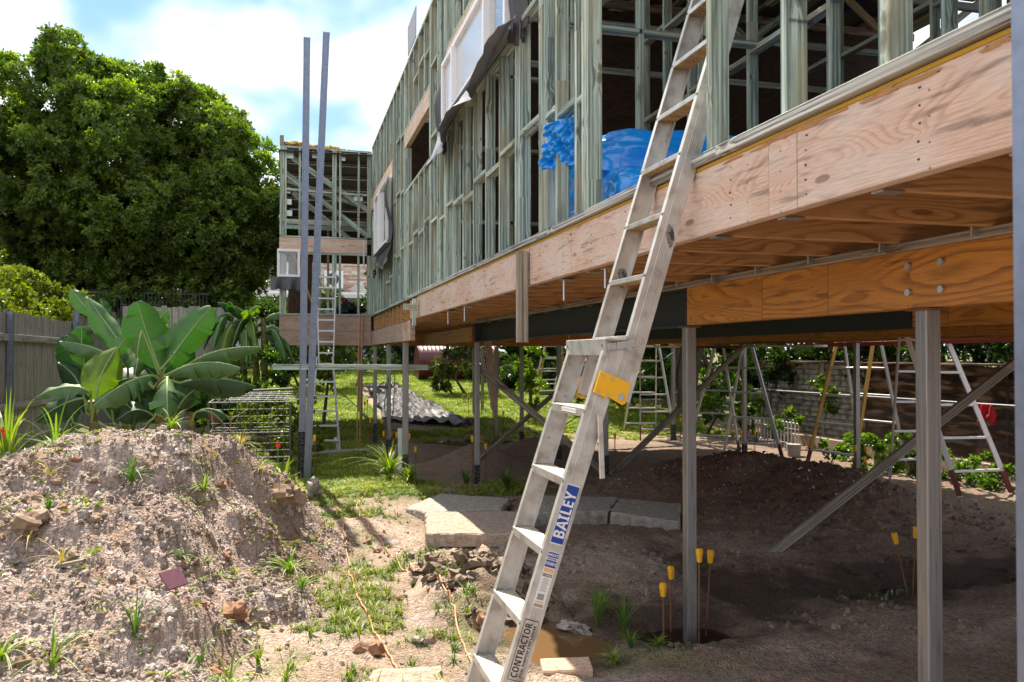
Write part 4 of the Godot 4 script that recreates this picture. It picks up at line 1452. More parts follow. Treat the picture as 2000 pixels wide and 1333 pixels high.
	var s1: MeshInstance3D = face.call(1.0, 1.205, 0.05, 0.002, M.white)
	var s1b: MeshInstance3D = face.call(1.004, 1.201, 0.046, 0.002, M.blue, 0.003)
	lettering(s1b, "BAILEY", 0.056, mid.call(1.1, 0.002, 0.0038), bs, M.white, true, 0.9)
	var s2: MeshInstance3D = face.call(0.785, 0.975, 0.042, 0.004, M.white)
	face.call(0.955, 0.972, 0.04, 0.004, M.blue, 0.003)
	lettering(s2, "BAILEY", 0.0115, mid.call(0.9635, 0.004, 0.0038), Basis(-d1 * -1.0, ax, Vector3(0, 0, 1)), M.white)
	lettering(s2, "INDUSTRIAL", 0.006, mid.call(0.95, 0.004, 0.0032), Basis(d1, ax, Vector3(0, 0, 1)), M.black)
	face.call(0.922, 0.945, 0.04, 0.004, M.blue, 0.003)
	lettering(s2, "150KG", 0.015, mid.call(0.934, 0.004, 0.0038), Basis(d1, ax, Vector3(0, 0, 1)), M.white)
	face.call(0.905, 0.918, 0.036, 0.004, M.orange_ink, 0.003)
	face.call(0.89, 0.9, 0.034, 0.004, M.black, 0.003)
	lettering(s2, "FS13392", 0.008, mid.call(0.895, 0.004, 0.0038), Basis(d1, ax, Vector3(0, 0, 1)), M.white)
	for i in 9:
		face.call(0.883 - i * 0.0052, 0.8845 - i * 0.0052, 0.018 + 0.012 * fmod(i * 0.618, 1.0), 0.004, M.stone_grey, 0.003)
	for i in 8:
		var b := Build.new()
		var o0: float = -0.012 + i * 0.0032
		b.sweep(mid.call(0.812, 0.004 + o0, 0.003), mid.call(0.832, 0.004 + o0, 0.003), PackedVector2Array([Vector2(-0.0003, -0.0005 - 0.0005 * (i % 2)), Vector2(0.0003, -0.0005), Vector2(0.0003, 0.0007), Vector2(-0.0003, 0.0007)]), d1)
		put(b, "bar", M.black, s2)
	face.call(0.802, 0.807, 0.032, 0.004, M.orange_ink, 0.003)
	face.call(0.788, 0.798, 0.034, 0.004, M.stone_grey, 0.003)
	var s3: MeshInstance3D = face.call(0.54, 0.742, 0.052, 0.0, M.black)
	face.call(0.5425, 0.7395, 0.049, 0.0, M.alu, 0.003)
	lettering(s3, "CONTRACTOR", 0.034, mid.call(0.64, -0.007, 0.0038), bs, M.black, true, 0.86)
	lettering(s3, "DUAL PURPOSE STEP LADDER", 0.0135, mid.call(0.64, 0.016, 0.0038), bs, M.black, true, 0.98)
	stick(l, "white_label", M.white, V(0.549 + k1 * 1.445, 1.446, 2.95), V(0.549 + k1 * 1.445, 1.446, 3.12), 0.002, 0.013)
	for s in [3.27, 2.86]:
		slab_box(l, "foot", M.soot_and_shade, V(0.53, ground_y(0.55, s) - 0.03, s - 0.03), V(0.66, ground_y(0.55, s) + 0.03, s + 0.03))


# a plain two-stile ladder frame from four corners
func frame(o: Node, bl: Vector3, br: Vector3, tl: Vector3, tr: Vector3, rungs: Array, m: Material, w := 0.025, d := 0.06, rm: Material = null) -> void:
	stick(o, "stile", m, bl, tl, w, d)
	stick(o, "stile", m, br, tr, w, d)
	for r in rungs:
		stick(o, "rung", rm if rm else M.alu_far, bl.lerp(tl, r), br.lerp(tr, r), 0.045, 0.028)


func trestle(label: String, bl: Vector3, br: Vector3, tl: Vector3, tr: Vector3, back: Vector3, rungs: int, m: Material, group := "") -> void:
	var o := thing("trestle", label, "trestle", group)
	var rr := []
	for i in rungs:
		rr.append((i + 0.75) / rungs)
	frame(o, bl, br, tl, tr, rr, m)
	frame(o, bl + back, br + back, tl + back * 0.08, tr + back * 0.08, rr, M.alu_far)
	for q in [[bl, tl], [br, tr]]:
		var z: Vector3 = q[0].lerp(q[1], 0.16)
		stick(o, "painted_foot", M.ladder_red, q[0] + (q[1] - q[0]) * 0.005, z, 0.0262, 0.0612)


func other_ladders() -> void:
	var f := thing("dual_ladder", "slim silver ladder standing upright against the far rear wing", "ladder")
	var g := ground_y(0.6, 14.6)
	var up := [0.03, 0.145, 0.26, 0.375, 0.49, 0.605, 0.72, 0.835, 0.95]
	frame(f, V(0.37, g, 14.72), V(0.87, g, 14.6), V(0.5, 1.62, 14.98), V(0.76, 1.62, 14.92), [0.14, 0.29, 0.44, 0.59, 0.74, 0.89], M.alu_far, 0.022, 0.05)
	frame(f, V(0.535, 1.45, 15.0), V(0.77, 1.45, 14.96), V(0.5, 3.1, 15.28), V(0.83, 3.1, 15.26), up, M.alu_far, 0.02, 0.045)
	for s in [0.37, 0.87]:
		stick(f, "foot_brace", M.alu_far, V(s, g, 14.66), V(lerpf(s, 0.62, 0.3), g + 0.28, 14.7), 0.02, 0.05)
	stick(f, "top_hook", M.alu_far, V(0.5, 3.1, 15.27), V(0.56, 3.02, 15.27), 0.02, 0.02)
	stick(f, "top_hook", M.alu_far, V(0.83, 3.1, 15.27), V(0.77, 3.02, 15.27), 0.02, 0.02)
	var y := func(x: float, t: float) -> float: return ground_y(x, t) - 0.03
	trestle("aluminium A-frame trestle with dark red feet nearest the rusty wall", V(7.46, y.call(7.46, 8.16), 8.16), V(8.48, y.call(8.48, 8.45), 8.45), V(7.02, 1.93, 8.5), V(7.65, 1.93, 8.6), V(0.1, 0, 1.3), 5, M.alu_far, "trestles under the house")
	trestle("yellow sided trestle with red feet in front of the weatherboards", V(7.2, y.call(7.2, 10.78), 10.78), V(7.52, y.call(7.52, 10.16), 10.16), V(7.85, 1.96, 10.9), V(8.0, 1.96, 10.3), V(1.3, 0, 0.5), 5, M.ladder_yellow, "trestles under the house")
	trestle("grey trestle standing left of the white weatherboard shed", V(7.02, y.call(7.02, 12.27), 12.27), V(7.40, y.call(7.4, 11.63), 11.63), V(7.04, 1.94, 12.9), V(7.2, 1.94, 12.3), V(-0.1, 0, 1.7), 5, M.alu_far, "trestles under the house")
	trestle("grey trestle behind the yellow ladder hinge, among the trees", V(6.6, y.call(6.6, 15.3), 15.3), V(7.3, y.call(7.3, 15.2), 15.2), V(6.9, 1.95, 16.0), V(7.2, 1.95, 15.8), V(0.3, 0, 1.6), 6, M.alu_far, "trestles under the house")
	trestle("orange yellow trestle out on the lawn beyond the posts", V(5.89, 0.4, 20.0), V(6.5, 0.4, 20.0), V(6.33, 1.95, 20.6), V(6.72, 1.95, 20.4), V(0.3, 0.1, 1.5), 5, M.ladder_yellow, "trestles under the house")
	# planks across them
	var pa := thing("scaffold_plank", "long aluminium plank with a dark red edge on the right hand trestles", "plank")
	stick(pa, "deck", M.pine_weathered, V(7.6, 1.8, 11.4), V(7.75, 1.84, 6.2), 0.23, 0.032)
	stick(pa, "red_edge", M.plank_red, V(7.48, 1.79, 11.4), V(7.63, 1.83, 6.2), 0.012, 0.055)
	var pb := thing("scaffold_plank", "grey aluminium plank spanning the trestles beside the trees", "plank")
	stick(pb, "deck", M.alu_far, V(6.75, 1.82, 16.6), V(7.2, 1.78, 10.4), 0.23, 0.032)
	stick(pb, "red_edge", M.plank_red, V(6.63, 1.785, 13.6), V(6.78, 1.775, 11.8), 0.012, 0.04)


# ---------------------------------------------------------------- small site things
const ORDINAL := ["first", "second", "third", "fourth", "fifth", "sixth", "seventh", "eighth", "ninth", "tenth", "eleventh", "twelfth", "thirteenth", "fourteenth", "fifteenth"]


func starter_bars() -> void:
	var proto: Node3D = null
	var near := "orange capped starter bar standing in the dark puddle by the near post"
	var sets := [
		["near", [[2.16, 4.67, -0.01, 0.0], [2.32, 4.91, 0.02, 0.06], [2.36, 4.61, -0.02, 0.2], [2.51, 4.79, -0.03, 0.18]]],
		["right", [[4.18, 5.09, -0.1, 0.09], [4.24, 5.07, -0.04, 0.13], [4.40, 5.03, 0.0, 0.15]]],
		["pipe", [[1.58, 11.43, -0.02, 0.2], [1.71, 11.64, 0, 0], [1.42, 11.98, 0, -0.05], [1.56, 12.5, 0, 0.13], [1.55, 13.11, 0, 0.1], [1.44, 13.14, 0, 0.1], [1.60, 14.92, 0, 0.1], [1.42, 15.1, 0, 0.12], [0.36, 11.46, 0.01, 0.22]]],
		["middle", [[2.35, 10.93, 0, 0.2], [2.41, 10.78, 0, 0.2], [2.52, 10.89, 0, 0.1]]],
		["lawn", [[1.55, 18.7, 0, 0.1], [1.62, 18.5, 0, 0.1], [1.7, 18.8, 0, 0.1], [4.0, 19.0, -0.03, 0.1], [4.1, 18.7, 0, 0.1], [4.25, 18.8, 0, 0.1], [3.98, 16.5, 0, 0.1], [4.1, 16.8, 0, 0.15], [4.2, 16.6, 0, 0.15]]],
		["heap", [[4.13, 15.1, 0, 0.0], [4.09, 14.6, 0, 0], [4.05, 12.7, 0, 0.05], [4.2, 12.6, 0, 0.05], [4.0, 10.5, -0.1, 0.15], [4.1, 10.6, 0, 0.1], [4.05, 10.2, 0, 0.2], [3.9, 10.25, 0, 0.2], [7.15, 15.1, 0, 0.1], [7.35, 15.1, 0, 0.1], [7.15, 12.5, 0, 0.1], [7.35, 12.4, 0, 0.1], [7.15, 9.6, 0, 0.1], [7.25, 9.55, 0, -0.02], [7.35, 9.65, 0, 0.1]]],
	]
	var words := {"near": near, "right": "capped starter bar by the right hand post, over the wet trench", "pipe": "small capped starter bar at the left row of posts", "middle": "capped starter bar beside the post at the end of the dark beam", "lawn": "far capped starter bar at the edge of the sunlit lawn", "heap": "capped starter bar at a post in the shade beneath the house"}
	var own := {"near": ["shortest capped starter bar, leftmost in the dark puddle", "capped starter bar close to the left face of the near post", "capped starter bar in front, just right of the near post", "tallest capped starter bar, rightmost at the near post"], "right": ["leaning capped starter bar left of the right hand post", "capped starter bar half hidden by the right hand post", "capped starter bar behind the right side of the right hand post"]}
	for s in sets:
		var i := 0
		for q in s[1]:
			var o: Node3D
			if proto == null:
				proto = thing("starter_bar", "", "")
				var bar := Build.new()
				bar.tube(PackedVector3Array([Vector3(0, -0.1, 0), Vector3(0, 0.32, 0)]), 0.006, 0.006, 6)
				put(bar, "bar", M.rust, proto)
				var c := Build.new()
				c.tube(PackedVector3Array([Vector3(0, 0.25, 0), Vector3(0, 0.285, 0)]), 0.0125, 0.0145, 12)
				c.tube(PackedVector3Array([Vector3(0, 0.285, 0), Vector3(0, 0.305, 0)]), 0.0145, 0.021, 12)
				c.tube(PackedVector3Array([Vector3(0, 0.305, 0), Vector3(0, 0.324, 0)]), 0.0215, 0.0215, 12)
				c.tube(PackedVector3Array([Vector3(0, 0.324, 0), Vector3(0, 0.33, 0)]), 0.0215, 0.016, 12)
				for k in 6:
					var a := TAU * k / 6
					c.beam(Vector3(cos(a) * 0.013, 0.252, sin(a) * 0.013), Vector3(cos(a) * 0.019, 0.305, sin(a) * 0.019), 0.004, 0.004, Vector3(0, 0, 1), Vector2.ZERO, 0.0008)
				put(c, "cap", M.cap, proto)
				o = proto
			else:
				o = proto.duplicate()
				o.name = "starter_bar"
				add_child(o, true)
			var extra: float = q[3] + 0.06 if s[0] in ["near", "right", "pipe", "middle"] else q[3]
			var y := ground_y(q[0], q[1]) + extra
			o.position = V(q[0], y, q[1])
			o.rotation = Vector3(0, rng.randf() * TAU, -q[2] * 2.0)
			if extra > 0.0:
				var leg := Build.new()
				leg.tube(PackedVector3Array([Vector3(0, -0.12 - extra, 0), Vector3(0, -0.1, 0)]), 0.006, 0.006, 6)
				put(leg, "bar", M.rust, o)
			tag(o, own[s[0]][i] if own.has(s[0]) else ORDINAL[i] + " " + words[s[0]], "starter bar", "capped starter bars (" + s[0] + ")")
			i += 1


func rock(called: String, label: String, category: String, at: Vector3, r: Vector3, m: Material, key: int, group := "", rough := 0.45) -> Node3D:
	var b := Build.new()
	var big := r.x > 0.045
	b.lump(Vector3.ZERO, r, rough * (1.3 if big else 1.0), fine, key, 9 if big else 5, 14 if big else 8, key * 1.3)
	var o := put(b, called, m)
	o.position = at
	o.rotation = Vector3(0.2 * sin(key), key * 0.9, 0.25 * cos(key * 2.0))
	tag(o, label, category, group)
	return o


func concrete_piece(label: String, poly: Array, top: float, thick: float, tilt: Vector3 = Vector3.ZERO, m2: Material = null) -> void:
	# plan outline in x,t; broken, uneven rim
	var pts := PackedVector2Array()
	for i in poly.size():
		var a := Vector2(poly[i][0], -poly[i][1])
		var c := Vector2(poly[(i + 1) % poly.size()][0], -poly[(i + 1) % poly.size()][1])
		var n := int((c - a).length() / 0.06) + 1
		for k in n:
			var p := a.lerp(c, float(k) / n)
			var nn := (c - a).orthogonal().normalized()
			pts.append(p + nn * fine.get_noise_2d(p.x * 700, p.y * 700) * 0.035)
	if Geometry2D.is_polygon_clockwise(pts):
		pts.reverse()
	var cen := Vector2.ZERO
	for p in pts:
		cen += p / pts.size()
	var b := Build.new()
	var m := pts.size()
	# rings: bottom, lower arris, upper arris, top edge, then inner rings for an uneven top
	var rings := [[1.0, -thick], [1.004, -thick * 0.5], [0.996, -0.012], [0.975, 0.0], [0.7, 0.003], [0.4, 0.002], [0.02, 0.004]]
	var grid := []
	for r in rings:
		var ring := PackedVector3Array()
		for p in pts:
			var q: Vector2 = cen + (p - cen) * r[0]
			var jag: float = 0.012 * fine.get_noise_3d(q.x * 500, r[1] * 900, q.y * 500)
			var h: float = top + r[1] + tilt.x * (q.x - cen.x) + tilt.z * (q.y - cen.y) + 0.008 * fine.get_noise_2d(q.x * 260, q.y * 260)
			ring.append(Vector3(q.x + jag, h, q.y + jag))
		grid.append(ring)
	for j in grid.size() - 1:
		for i in m:
			var k := (i + 1) % m
			b.quad(grid[j][i], grid[j + 1][i], grid[j + 1][k], grid[j][k])
	var o := put(b, "concrete_slab", m2 if m2 else M.concrete)
	tag(o, label, "concrete slab")


func site_things() -> void:
	concrete_piece("broken concrete slab in front, propped on bricks, half in sun", [[1.11, 6.95], [1.92, 6.72], [2.26, 7.8], [1.28, 8.05]], 0.18, 0.11, Vector3(0, 0, 0.02))
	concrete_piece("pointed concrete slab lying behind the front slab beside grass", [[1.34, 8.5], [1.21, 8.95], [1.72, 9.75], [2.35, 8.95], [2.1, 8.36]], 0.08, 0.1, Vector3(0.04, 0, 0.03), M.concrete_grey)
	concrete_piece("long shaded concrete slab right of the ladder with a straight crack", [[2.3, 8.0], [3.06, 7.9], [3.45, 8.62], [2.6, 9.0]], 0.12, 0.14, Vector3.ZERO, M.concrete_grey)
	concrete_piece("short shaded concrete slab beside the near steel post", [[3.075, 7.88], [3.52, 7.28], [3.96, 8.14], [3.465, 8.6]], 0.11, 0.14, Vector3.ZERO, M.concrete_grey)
	concrete_piece("pale flat concrete paver at the bottom edge of the picture", [[0.3, 4.05], [0.75, 4.0], [0.78, 4.42], [0.42, 4.46]], ground_y(0.55, 4.3) + 0.03, 0.05)
	for q in [[1.5, 6.98, "pinkish brick under the middle of the front slab"], [2.0, 6.85, "dark brick under the right end of the front slab"]]:
		var b := Build.new()
		b.beam(Vector3(-0.11, 0, 0), Vector3(0.11, 0, 0), 0.09, 0.06, Vector3.UP, Vector2.ZERO, 0.006)
		var o := put(b, "brick", M.stone_red if q[0] < 1.8 else M.stone)
		o.position = V(q[0], ground_y(q[0], q[1]) + 0.03, q[1])
		o.rotation.y = 0.3
		tag(o, q[2], "brick")
	var br := Build.new()
	br.beam(Vector3(-0.13, 0, 0), Vector3(0.13, 0, 0), 0.17, 0.05, Vector3.UP, Vector2.ZERO, 0.008)
	var bo := put(br, "sandstone_block", M.sandstone)
	bo.position = V(1.43, 0.0, 4.3)
	bo.rotation = Vector3(0.05, -0.2, 0.02)
	tag(bo, "pink sandstone block at the edge of the muddy puddle", "stone block")
	rock("stone", "dark red stone lying left of the ladder foot by the mud", "stone", V(1.17, ground_y(1.17, 5.05) + 0.02, 5.05), Vector3(0.07, 0.06, 0.06), M.stone_red, 3)
	rock("stone", "flat grey stone in the puddle right of the ladder", "stone", V(1.72, -0.02, 4.98), Vector3(0.09, 0.04, 0.06), M.stone_grey, 4)
	rock("stone", "grey rubble block on the grass left of the cords", "stone", V(0.3, ground_y(0.3, 10.0) + 0.08, 10.0), Vector3(0.14, 0.12, 0.1), M.stone_grey, 5)
	rock("stone", "large grey boulder on the right shoulder of the spoil heap", "stone", V(0.02, heap_y(0.02, 7.0) + 0.05, 7.0), Vector3(0.13, 0.09, 0.1), M.stone, 6)
	rock("stone", "wedge shaped stone at the far left of the spoil heap", "stone", V(-1.47, heap_y(-1.47, 5.75) + 0.02, 5.75), Vector3(0.11, 0.045, 0.07), M.stone, 7)
	rock("stone", "big crumbling clay lump at the left side of the spoil heap", "clay lump", V(-1.4, heap_y(-1.4, 5.4), 5.4), Vector3(0.12, 0.06, 0.09), M.stone, 8)
	rock("stone", "orange clay stone low on the right face of the spoil heap", "stone", V(-0.3, heap_y(-0.3, 5.2) + 0.02, 5.2), Vector3(0.1, 0.05, 0.07), M.stone_red, 9)
	rock("stone", "brown stone on the path just right of the heap toe", "stone", V(0.45, ground_y(0.45, 4.75) + 0.01, 4.75), Vector3(0.07, 0.04, 0.05), M.stone_red, 10)
	# the dark plum tile and a stub of timber in the heap
	var tb := Build.new()
	tb.beam(Vector3(-0.055, 0, 0), Vector3(0.055, 0, 0), 0.11, 0.014, Vector3.UP, Vector2.ZERO, 0.002)
	var ti := put(tb, "tile", M.tile)
	ti.position = V(-0.56, heap_y(-0.56, 4.72) + 0.06, 4.72)
	ti.rotation = Vector3(0.75, 0.75, 0.12)
	tag(ti, "plum coloured square floor tile lying tilted on the spoil heap", "tile")
	var ts := stick(self, "timber_offcut", M.pine_weathered, V(-1.22, heap_y(-1.22, 5.1) + 0.012, 5.1), V(-1.05, heap_y(-1.05, 5.05) + 0.012, 5.05), 0.04, 0.022)
	tag(ts, "short weathered timber offcut pressed into the heap", "timber")
	# rubble in view, one by one
	for i in 46:
		var x := rng.randf_range(-1.9, 0.1)
		var t := rng.randf_range(3.6, 6.6)
		var r := rng.randf_range(0.012, 0.034)
		if heap_y(x, t) > 0.06:
			var hue: String = ["brown", "rusty", "grey", "brown"][i % 4]
			var where := ("high on" if t > 5.6 else "halfway up" if t > 4.6 else "low on") + (" the left of" if x < -1.2 else " the middle of" if x < -0.55 else " the right of")
			rock("stone", ("tiny " if r < 0.02 else "small ") + hue + " stone " + where + " the spoil heap", "stone", V(x, heap_y(x, t) + r * 0.25, t), Vector3(r * 1.3, r * 0.8, r), [M.stone, M.stone_red, M.stone_grey, M.stone][i % 4], i + 20, "stones in the spoil heap")
	for i in 40:
		var x := rng.randf_range(0.95, 1.75)
		var t := rng.randf_range(5.2, 6.5)
		var r := rng.randf_range(0.025, 0.075)
		rock("clod", ("large" if r > 0.055 else "middling" if r > 0.04 else "small") + " lump of wet clay " + ("against the front slab" if t > 6.1 else "midway between slab and path" if t > 5.6 else "nearest the camera") + (", left side" if x < 1.2 else ", centre" if x < 1.48 else ", by the ladder"), "clod", V(x, ground_y(x, t) + r * 0.2, t), Vector3(r * 1.2, r * 0.8, r), M.clod, i + 80, "clods of churned clay", 0.7)
	for i in 16:
		var x := rng.randf_range(0.3, 1.1)
		var t := rng.randf_range(4.3, 7.5)
		var r := rng.randf_range(0.015, 0.035)
		rock("stone", ["brown", "red", "grey"][i % 3] + (" loose stone on the near path" if t < 5.3 else " loose stone midway along the path" if t < 6.4 else " loose stone on the far path") + (" beside the heap" if x < 0.7 else " toward the slabs"), "stone", V(x, ground_y(x, t) + r * 0.3, t), Vector3(r * 1.3, r * 0.8, r), [M.stone, M.stone_red, M.stone_grey][i % 3], i + 140, "loose stones on the path")
	# drain pipe
	var pv := Build.new()
	pv.tube(PackedVector3Array([V(1.55, -0.1, 11.95), V(1.55, 0.62, 11.95)]), 0.044, 0.044, 16)
	pv.tube(PackedVector3Array([V(1.55, 0.55, 11.95), V(1.55, 0.625, 11.95)]), 0.049, 0.049, 16)
	tag(put(pv, "drain_pipe", M.pvc), "upright grey plastic drain pipe in the grass by the left posts", "pipe")
	# orange leads
	for q in [[[[0.62, 4.05], [0.52, 5.0], [0.46, 6.2], [0.5, 7.6], [0.53, 9.0], [0.52, 10.6], [0.75, 12.2], [1.0, 14.6], [1.2, 15.28]], "orange lead running along the path below the spoil heap"], [[[0.98, 4.02], [0.96, 4.6], [1.02, 5.3], [1.0, 5.9], [0.86, 6.6], [0.8, 7.4], [0.72, 8.4], [0.75, 9.4], [0.98, 10.6], [1.1, 12.0], [1.25, 15.26]], "orange lead curving beside the churned clay"]]:
		var p := PackedVector3Array()
		var c := Curve3D.new()
		for k in q[0]:
			c.add_point(V(k[0], ground_y(k[0], k[1]) + 0.012, k[1]))
		for i in c.point_count:
			var d := (c.get_point_position(mini(i + 1, c.point_count - 1)) - c.get_point_position(maxi(i - 1, 0))) * 0.18
			c.set_point_in(i, -d)
			c.set_point_out(i, d)
		for k in c.tessellate_even_length(6, 0.06):
			p.append(Vector3(k.x + 0.008 * sin(k.z * 9.0), maxf(ground_y(k.x, -k.z), heap_y(k.x, -k.z) if k.z > -9.2 else -1.0) + 0.012, k.z))
		var b := Build.new()
		b.tube(p, 0.006, 0.006, 6)
		var x1: float = q[0][q[0].size() - 1][0]
		b.tube(PackedVector3Array([V(x1, 0.02, 15.28), V(x1 + 0.02, 1.0, 15.33), V(x1 + 0.05, 2.4, 15.36)]), 0.01, 0.01, 6)
		tag(put(b, "orange_cord", M.cord), q[1], "extension cord")
	# tall steel lengths standing at the corner
	var pl := thing("steel_post_length", "tall steel post with bitumen dipped base rising past the tree", "steel post")
	var prof := PackedVector2Array([Vector2(-0.045, -0.045), Vector2(0.045, -0.045), Vector2(0.045, 0.045), Vector2(0.03, 0.045), Vector2(0.03, 0.035), Vector2(-0.03, 0.035), Vector2(-0.03, 0.045), Vector2(-0.045, 0.045)])
	var pb := Build.new()
	pb.sweep(V(0.2, -0.15, 11.85), V(0.245, 5.94, 11.8), prof, Vector3(0, 0, 1))
	put(pb, "shaft", M.galv, pl)
	slab_box(pl, "bitumen_base", M.bitumen, V(0.145, -0.12, 11.79), V(0.262, 0.62, 11.905))
	var pc := thing("steel_channel", "second tall steel channel leaning beside the dipped post", "steel channel")
	var pb2 := Build.new()
	pb2.sweep(V(0.262, -0.1, 11.74), V(0.5, 6.02, 11.76), prof, Vector3(0, 0, 1))
	put(pb2, "shaft", M.galv, pc)
	var tr := stick(self, "cross_timber", M.pine_pale, V(-0.18, 1.49, 11.93), V(1.83, 1.49, 11.3), 0.035, 0.075)
	tag(tr, "long pale timber fixed level between two steel posts", "timber")
	# near steel post at the right edge
	var np := thing("scaffold_post", "blurred galvanised post close to the camera at the right edge", "steel post")
	var nb := Build.new()
	nb.sweep(V(1.018, 0.0, 0.96), V(1.018, 3.2, 0.96), PackedVector2Array([Vector2(-0.028, -0.02), Vector2(-0.02, -0.028), Vector2(0.02, -0.028), Vector2(0.028, -0.02), Vector2(0.028, 0.02), Vector2(0.02, 0.028), Vector2(-0.02, 0.028), Vector2(-0.028, 0.02)]))
	put(nb, "shaft", M.galv, np)
	slab_box(np, "base_plate", M.galv, V(0.96, ground_y(1.04, 0.96), 0.88), V(1.12, ground_y(1.04, 0.96) + 0.012, 1.04))
	# boards below the far ladder
	var pk := stick(self, "board", M.pine_weathered, V(0.25, ground_y(0.6, 14.3) + 0.03, 14.3), V(1.35, ground_y(1.3, 14.3) + 0.03, 14.35), 0.24, 0.04)
	tag(pk, "weathered board lying on the ground under the far ladder", "board")
	var pk2 := stick(self, "board", M.pine_pale, V(0.62, ground_y(0.6, 14.3) + 0.075, 14.3), V(0.98, ground_y(0.6, 14.3) + 0.075, 14.32), 0.09, 0.035)
	tag(pk2, "short green offcut on top of the weathered board", "timber")
	# blue wrapped bales inside the wall
	var key := 0
	for q in [[V(2.48, 2.65, 4.75), Vector3(0.9, 0.31, 0.42), "blue plastic wrapped bale of insulation behind the ladder"], [V(1.93, 2.5, 4.3), Vector3(0.34, 0.15, 0.3), "lower blue wrapped bale squashed beneath the larger one"], [V(2.75, 2.52, 3.75), Vector3(0.4, 0.17, 0.35), "blue wrapped bale low behind the ladder by the stud"]]:
		var b := Build.new()
		var rings := 40
		var segs := 56
		var pts := []
		for j in rings + 1:
			for i in segs + 1:
				var th := PI * j / rings
				var ph := TAU * (i % segs) / segs
				var d := Vector3(sin(th) * cos(ph), cos(th), sin(th) * sin(ph))
				var p := Vector3(signf(d.x) * pow(absf(d.x), 0.45), signf(d.y) * pow(absf(d.y), 0.55), signf(d.z) * pow(absf(d.z), 0.4))
				var cre: float = absf(fine.get_noise_3d(p.x * 55 + key * 50, p.y * 120, p.z * 80)) * 0.15
				pts.append(q[0] + p * q[1] * (0.98 + cre - 0.05))
		b.sheet(PackedVector3Array(pts), segs + 1, rings + 1)
		tag(put(b, "insulation_bale", M.blue_plastic), q[2], "insulation bale", "blue wrapped insulation")
		key += 1
	# loose end of wrap pushed out between the studs
	var lp := Build.new()
	var gp := PackedVector3Array()
	for j in 28:
		for i in 36:
			var s := float(i) / 35
			var u := float(j) / 27
			var cr := absf(fine.get_noise_2d(s * 170 + u * 60, u * 190)) * 0.11
			gp.append(V(1.62 - 0.26 * s + cr, 2.98 - 0.3 * u + 0.08 * s * (u - 0.5) + cr * 0.6 - 0.03 * s, 4.33 + 0.16 * u + 0.14 * s + cr * 0.5))
	lp.slab(gp, 36, 28, 0.003)
	var gp2 := PackedVector3Array()
	for j in 12:
		for i in 10:
			var s := float(i) / 9
			var u := float(j) / 11
			var cr := absf(fine.get_noise_2d(s * 170 + 300, u * 150)) * 0.08
			gp2.append(V(1.6 + 0.2 * s + cr, 2.66 - 0.28 * u, 4.3 + 0.12 * s + cr))
	lp.slab(gp2, 10, 12, 0.004)
	tag(put(lp, "plastic_wrap", M.blue_plastic), "crumpled tail of blue plastic wrap poking out between studs", "plastic wrap")
	# wire cages in front of the corner
	var wc := thing("wire_cage", "galvanised wire mesh cage standing beside the banana clump", "wire cage")
	var cx := [-1.0, 0.05]
	var ct := [12.0, 12.85]
	var cyy := [ground_y(-0.5, 12.2) - 0.05, ground_y(-0.5, 12.2) + 0.78]
	for x in cx:
		for t in ct:
			rod(wc, "corner_post", M.mesh_wire, V(x, cyy[0], t), V(x, cyy[1], t), 0.017, 8)
	for y in [cyy[0] + 0.08, cyy[0] + 0.42, cyy[1]]:
		for t in ct:
			rod(wc, "rail", M.mesh_wire, V(cx[0], y, t), V(cx[1], y, t), 0.012, 6)
		for x in cx:
			rod(wc, "rail", M.mesh_wire, V(x, y, ct[0]), V(x, y, ct[1]), 0.012, 6)
	for k in 13:
		var x := -1.0 + k * 0.0875
		rod(wc, "wire", M.mesh_wire, V(x, cyy[0], ct[0]), V(x, cyy[1], ct[0]), 0.005, 5)
		rod(wc, "wire", M.mesh_wire, V(x, cyy[1], ct[0]), V(x, cyy[1], ct[1]), 0.005, 5)
	for k in 10:
		var y := lerpf(cyy[0], cyy[1], k / 9.0)
		rod(wc, "wire", M.mesh_wire, V(cx[0], y, ct[0]), V(cx[1], y, ct[0]), 0.004, 5)
		rod(wc, "wire", M.mesh_wire, V(cx[1], y, ct[0]), V(cx[1], y, ct[1]), 0.004, 5)
	var lid := thing("wire_mesh_sheet", "folded wire mesh panel lying tilted on top of the cage", "wire panel")
	for k in 9:
		rod(lid, "wire", M.mesh_wire, V(-0.75 + k * 0.12, cyy[1] + 0.03, 11.95), V(-0.7 + k * 0.12, cyy[1] + 0.1, 12.7), 0.005, 5)
	for k in 5:
		rod(lid, "wire", M.mesh_wire, V(-0.75, cyy[1] + 0.035 + k * 0.017, 11.95 + k * 0.18), V(0.24, cyy[1] + 0.035 + k * 0.017, 11.95 + k * 0.18), 0.007, 5)
	rod(lid, "corner_post", M.mesh_wire, V(-1.1, cyy[1] + 0.12, 12.4), V(0.1, cyy[1] + 0.16, 12.5), 0.018, 6)
	for q in [[[1.62, 1.82, 13.3], [1.42, 0.9, 12.9], [1.5, 0.02, 12.6], "dark lead hanging slack from the end bearer to the grass"], [[1.75, 1.82, 14.2], [1.62, 0.8, 13.4], [1.36, 0.02, 12.9], "second dark lead crossing the first between the left posts"]]:
		var b := Build.new()
		b.tube(PackedVector3Array([V(q[0][0], q[0][1], q[0][2]), V(q[1][0], q[1][1], q[1][2]), V(q[2][0], q[2][1], q[2][2])]), 0.007, 0.007, 6)
		tag(put(b, "hanging_cord", M.cord_dark), q[3], "extension cord")
	# black plastic sheet on the lawn
	var sp := PackedVector3Array()
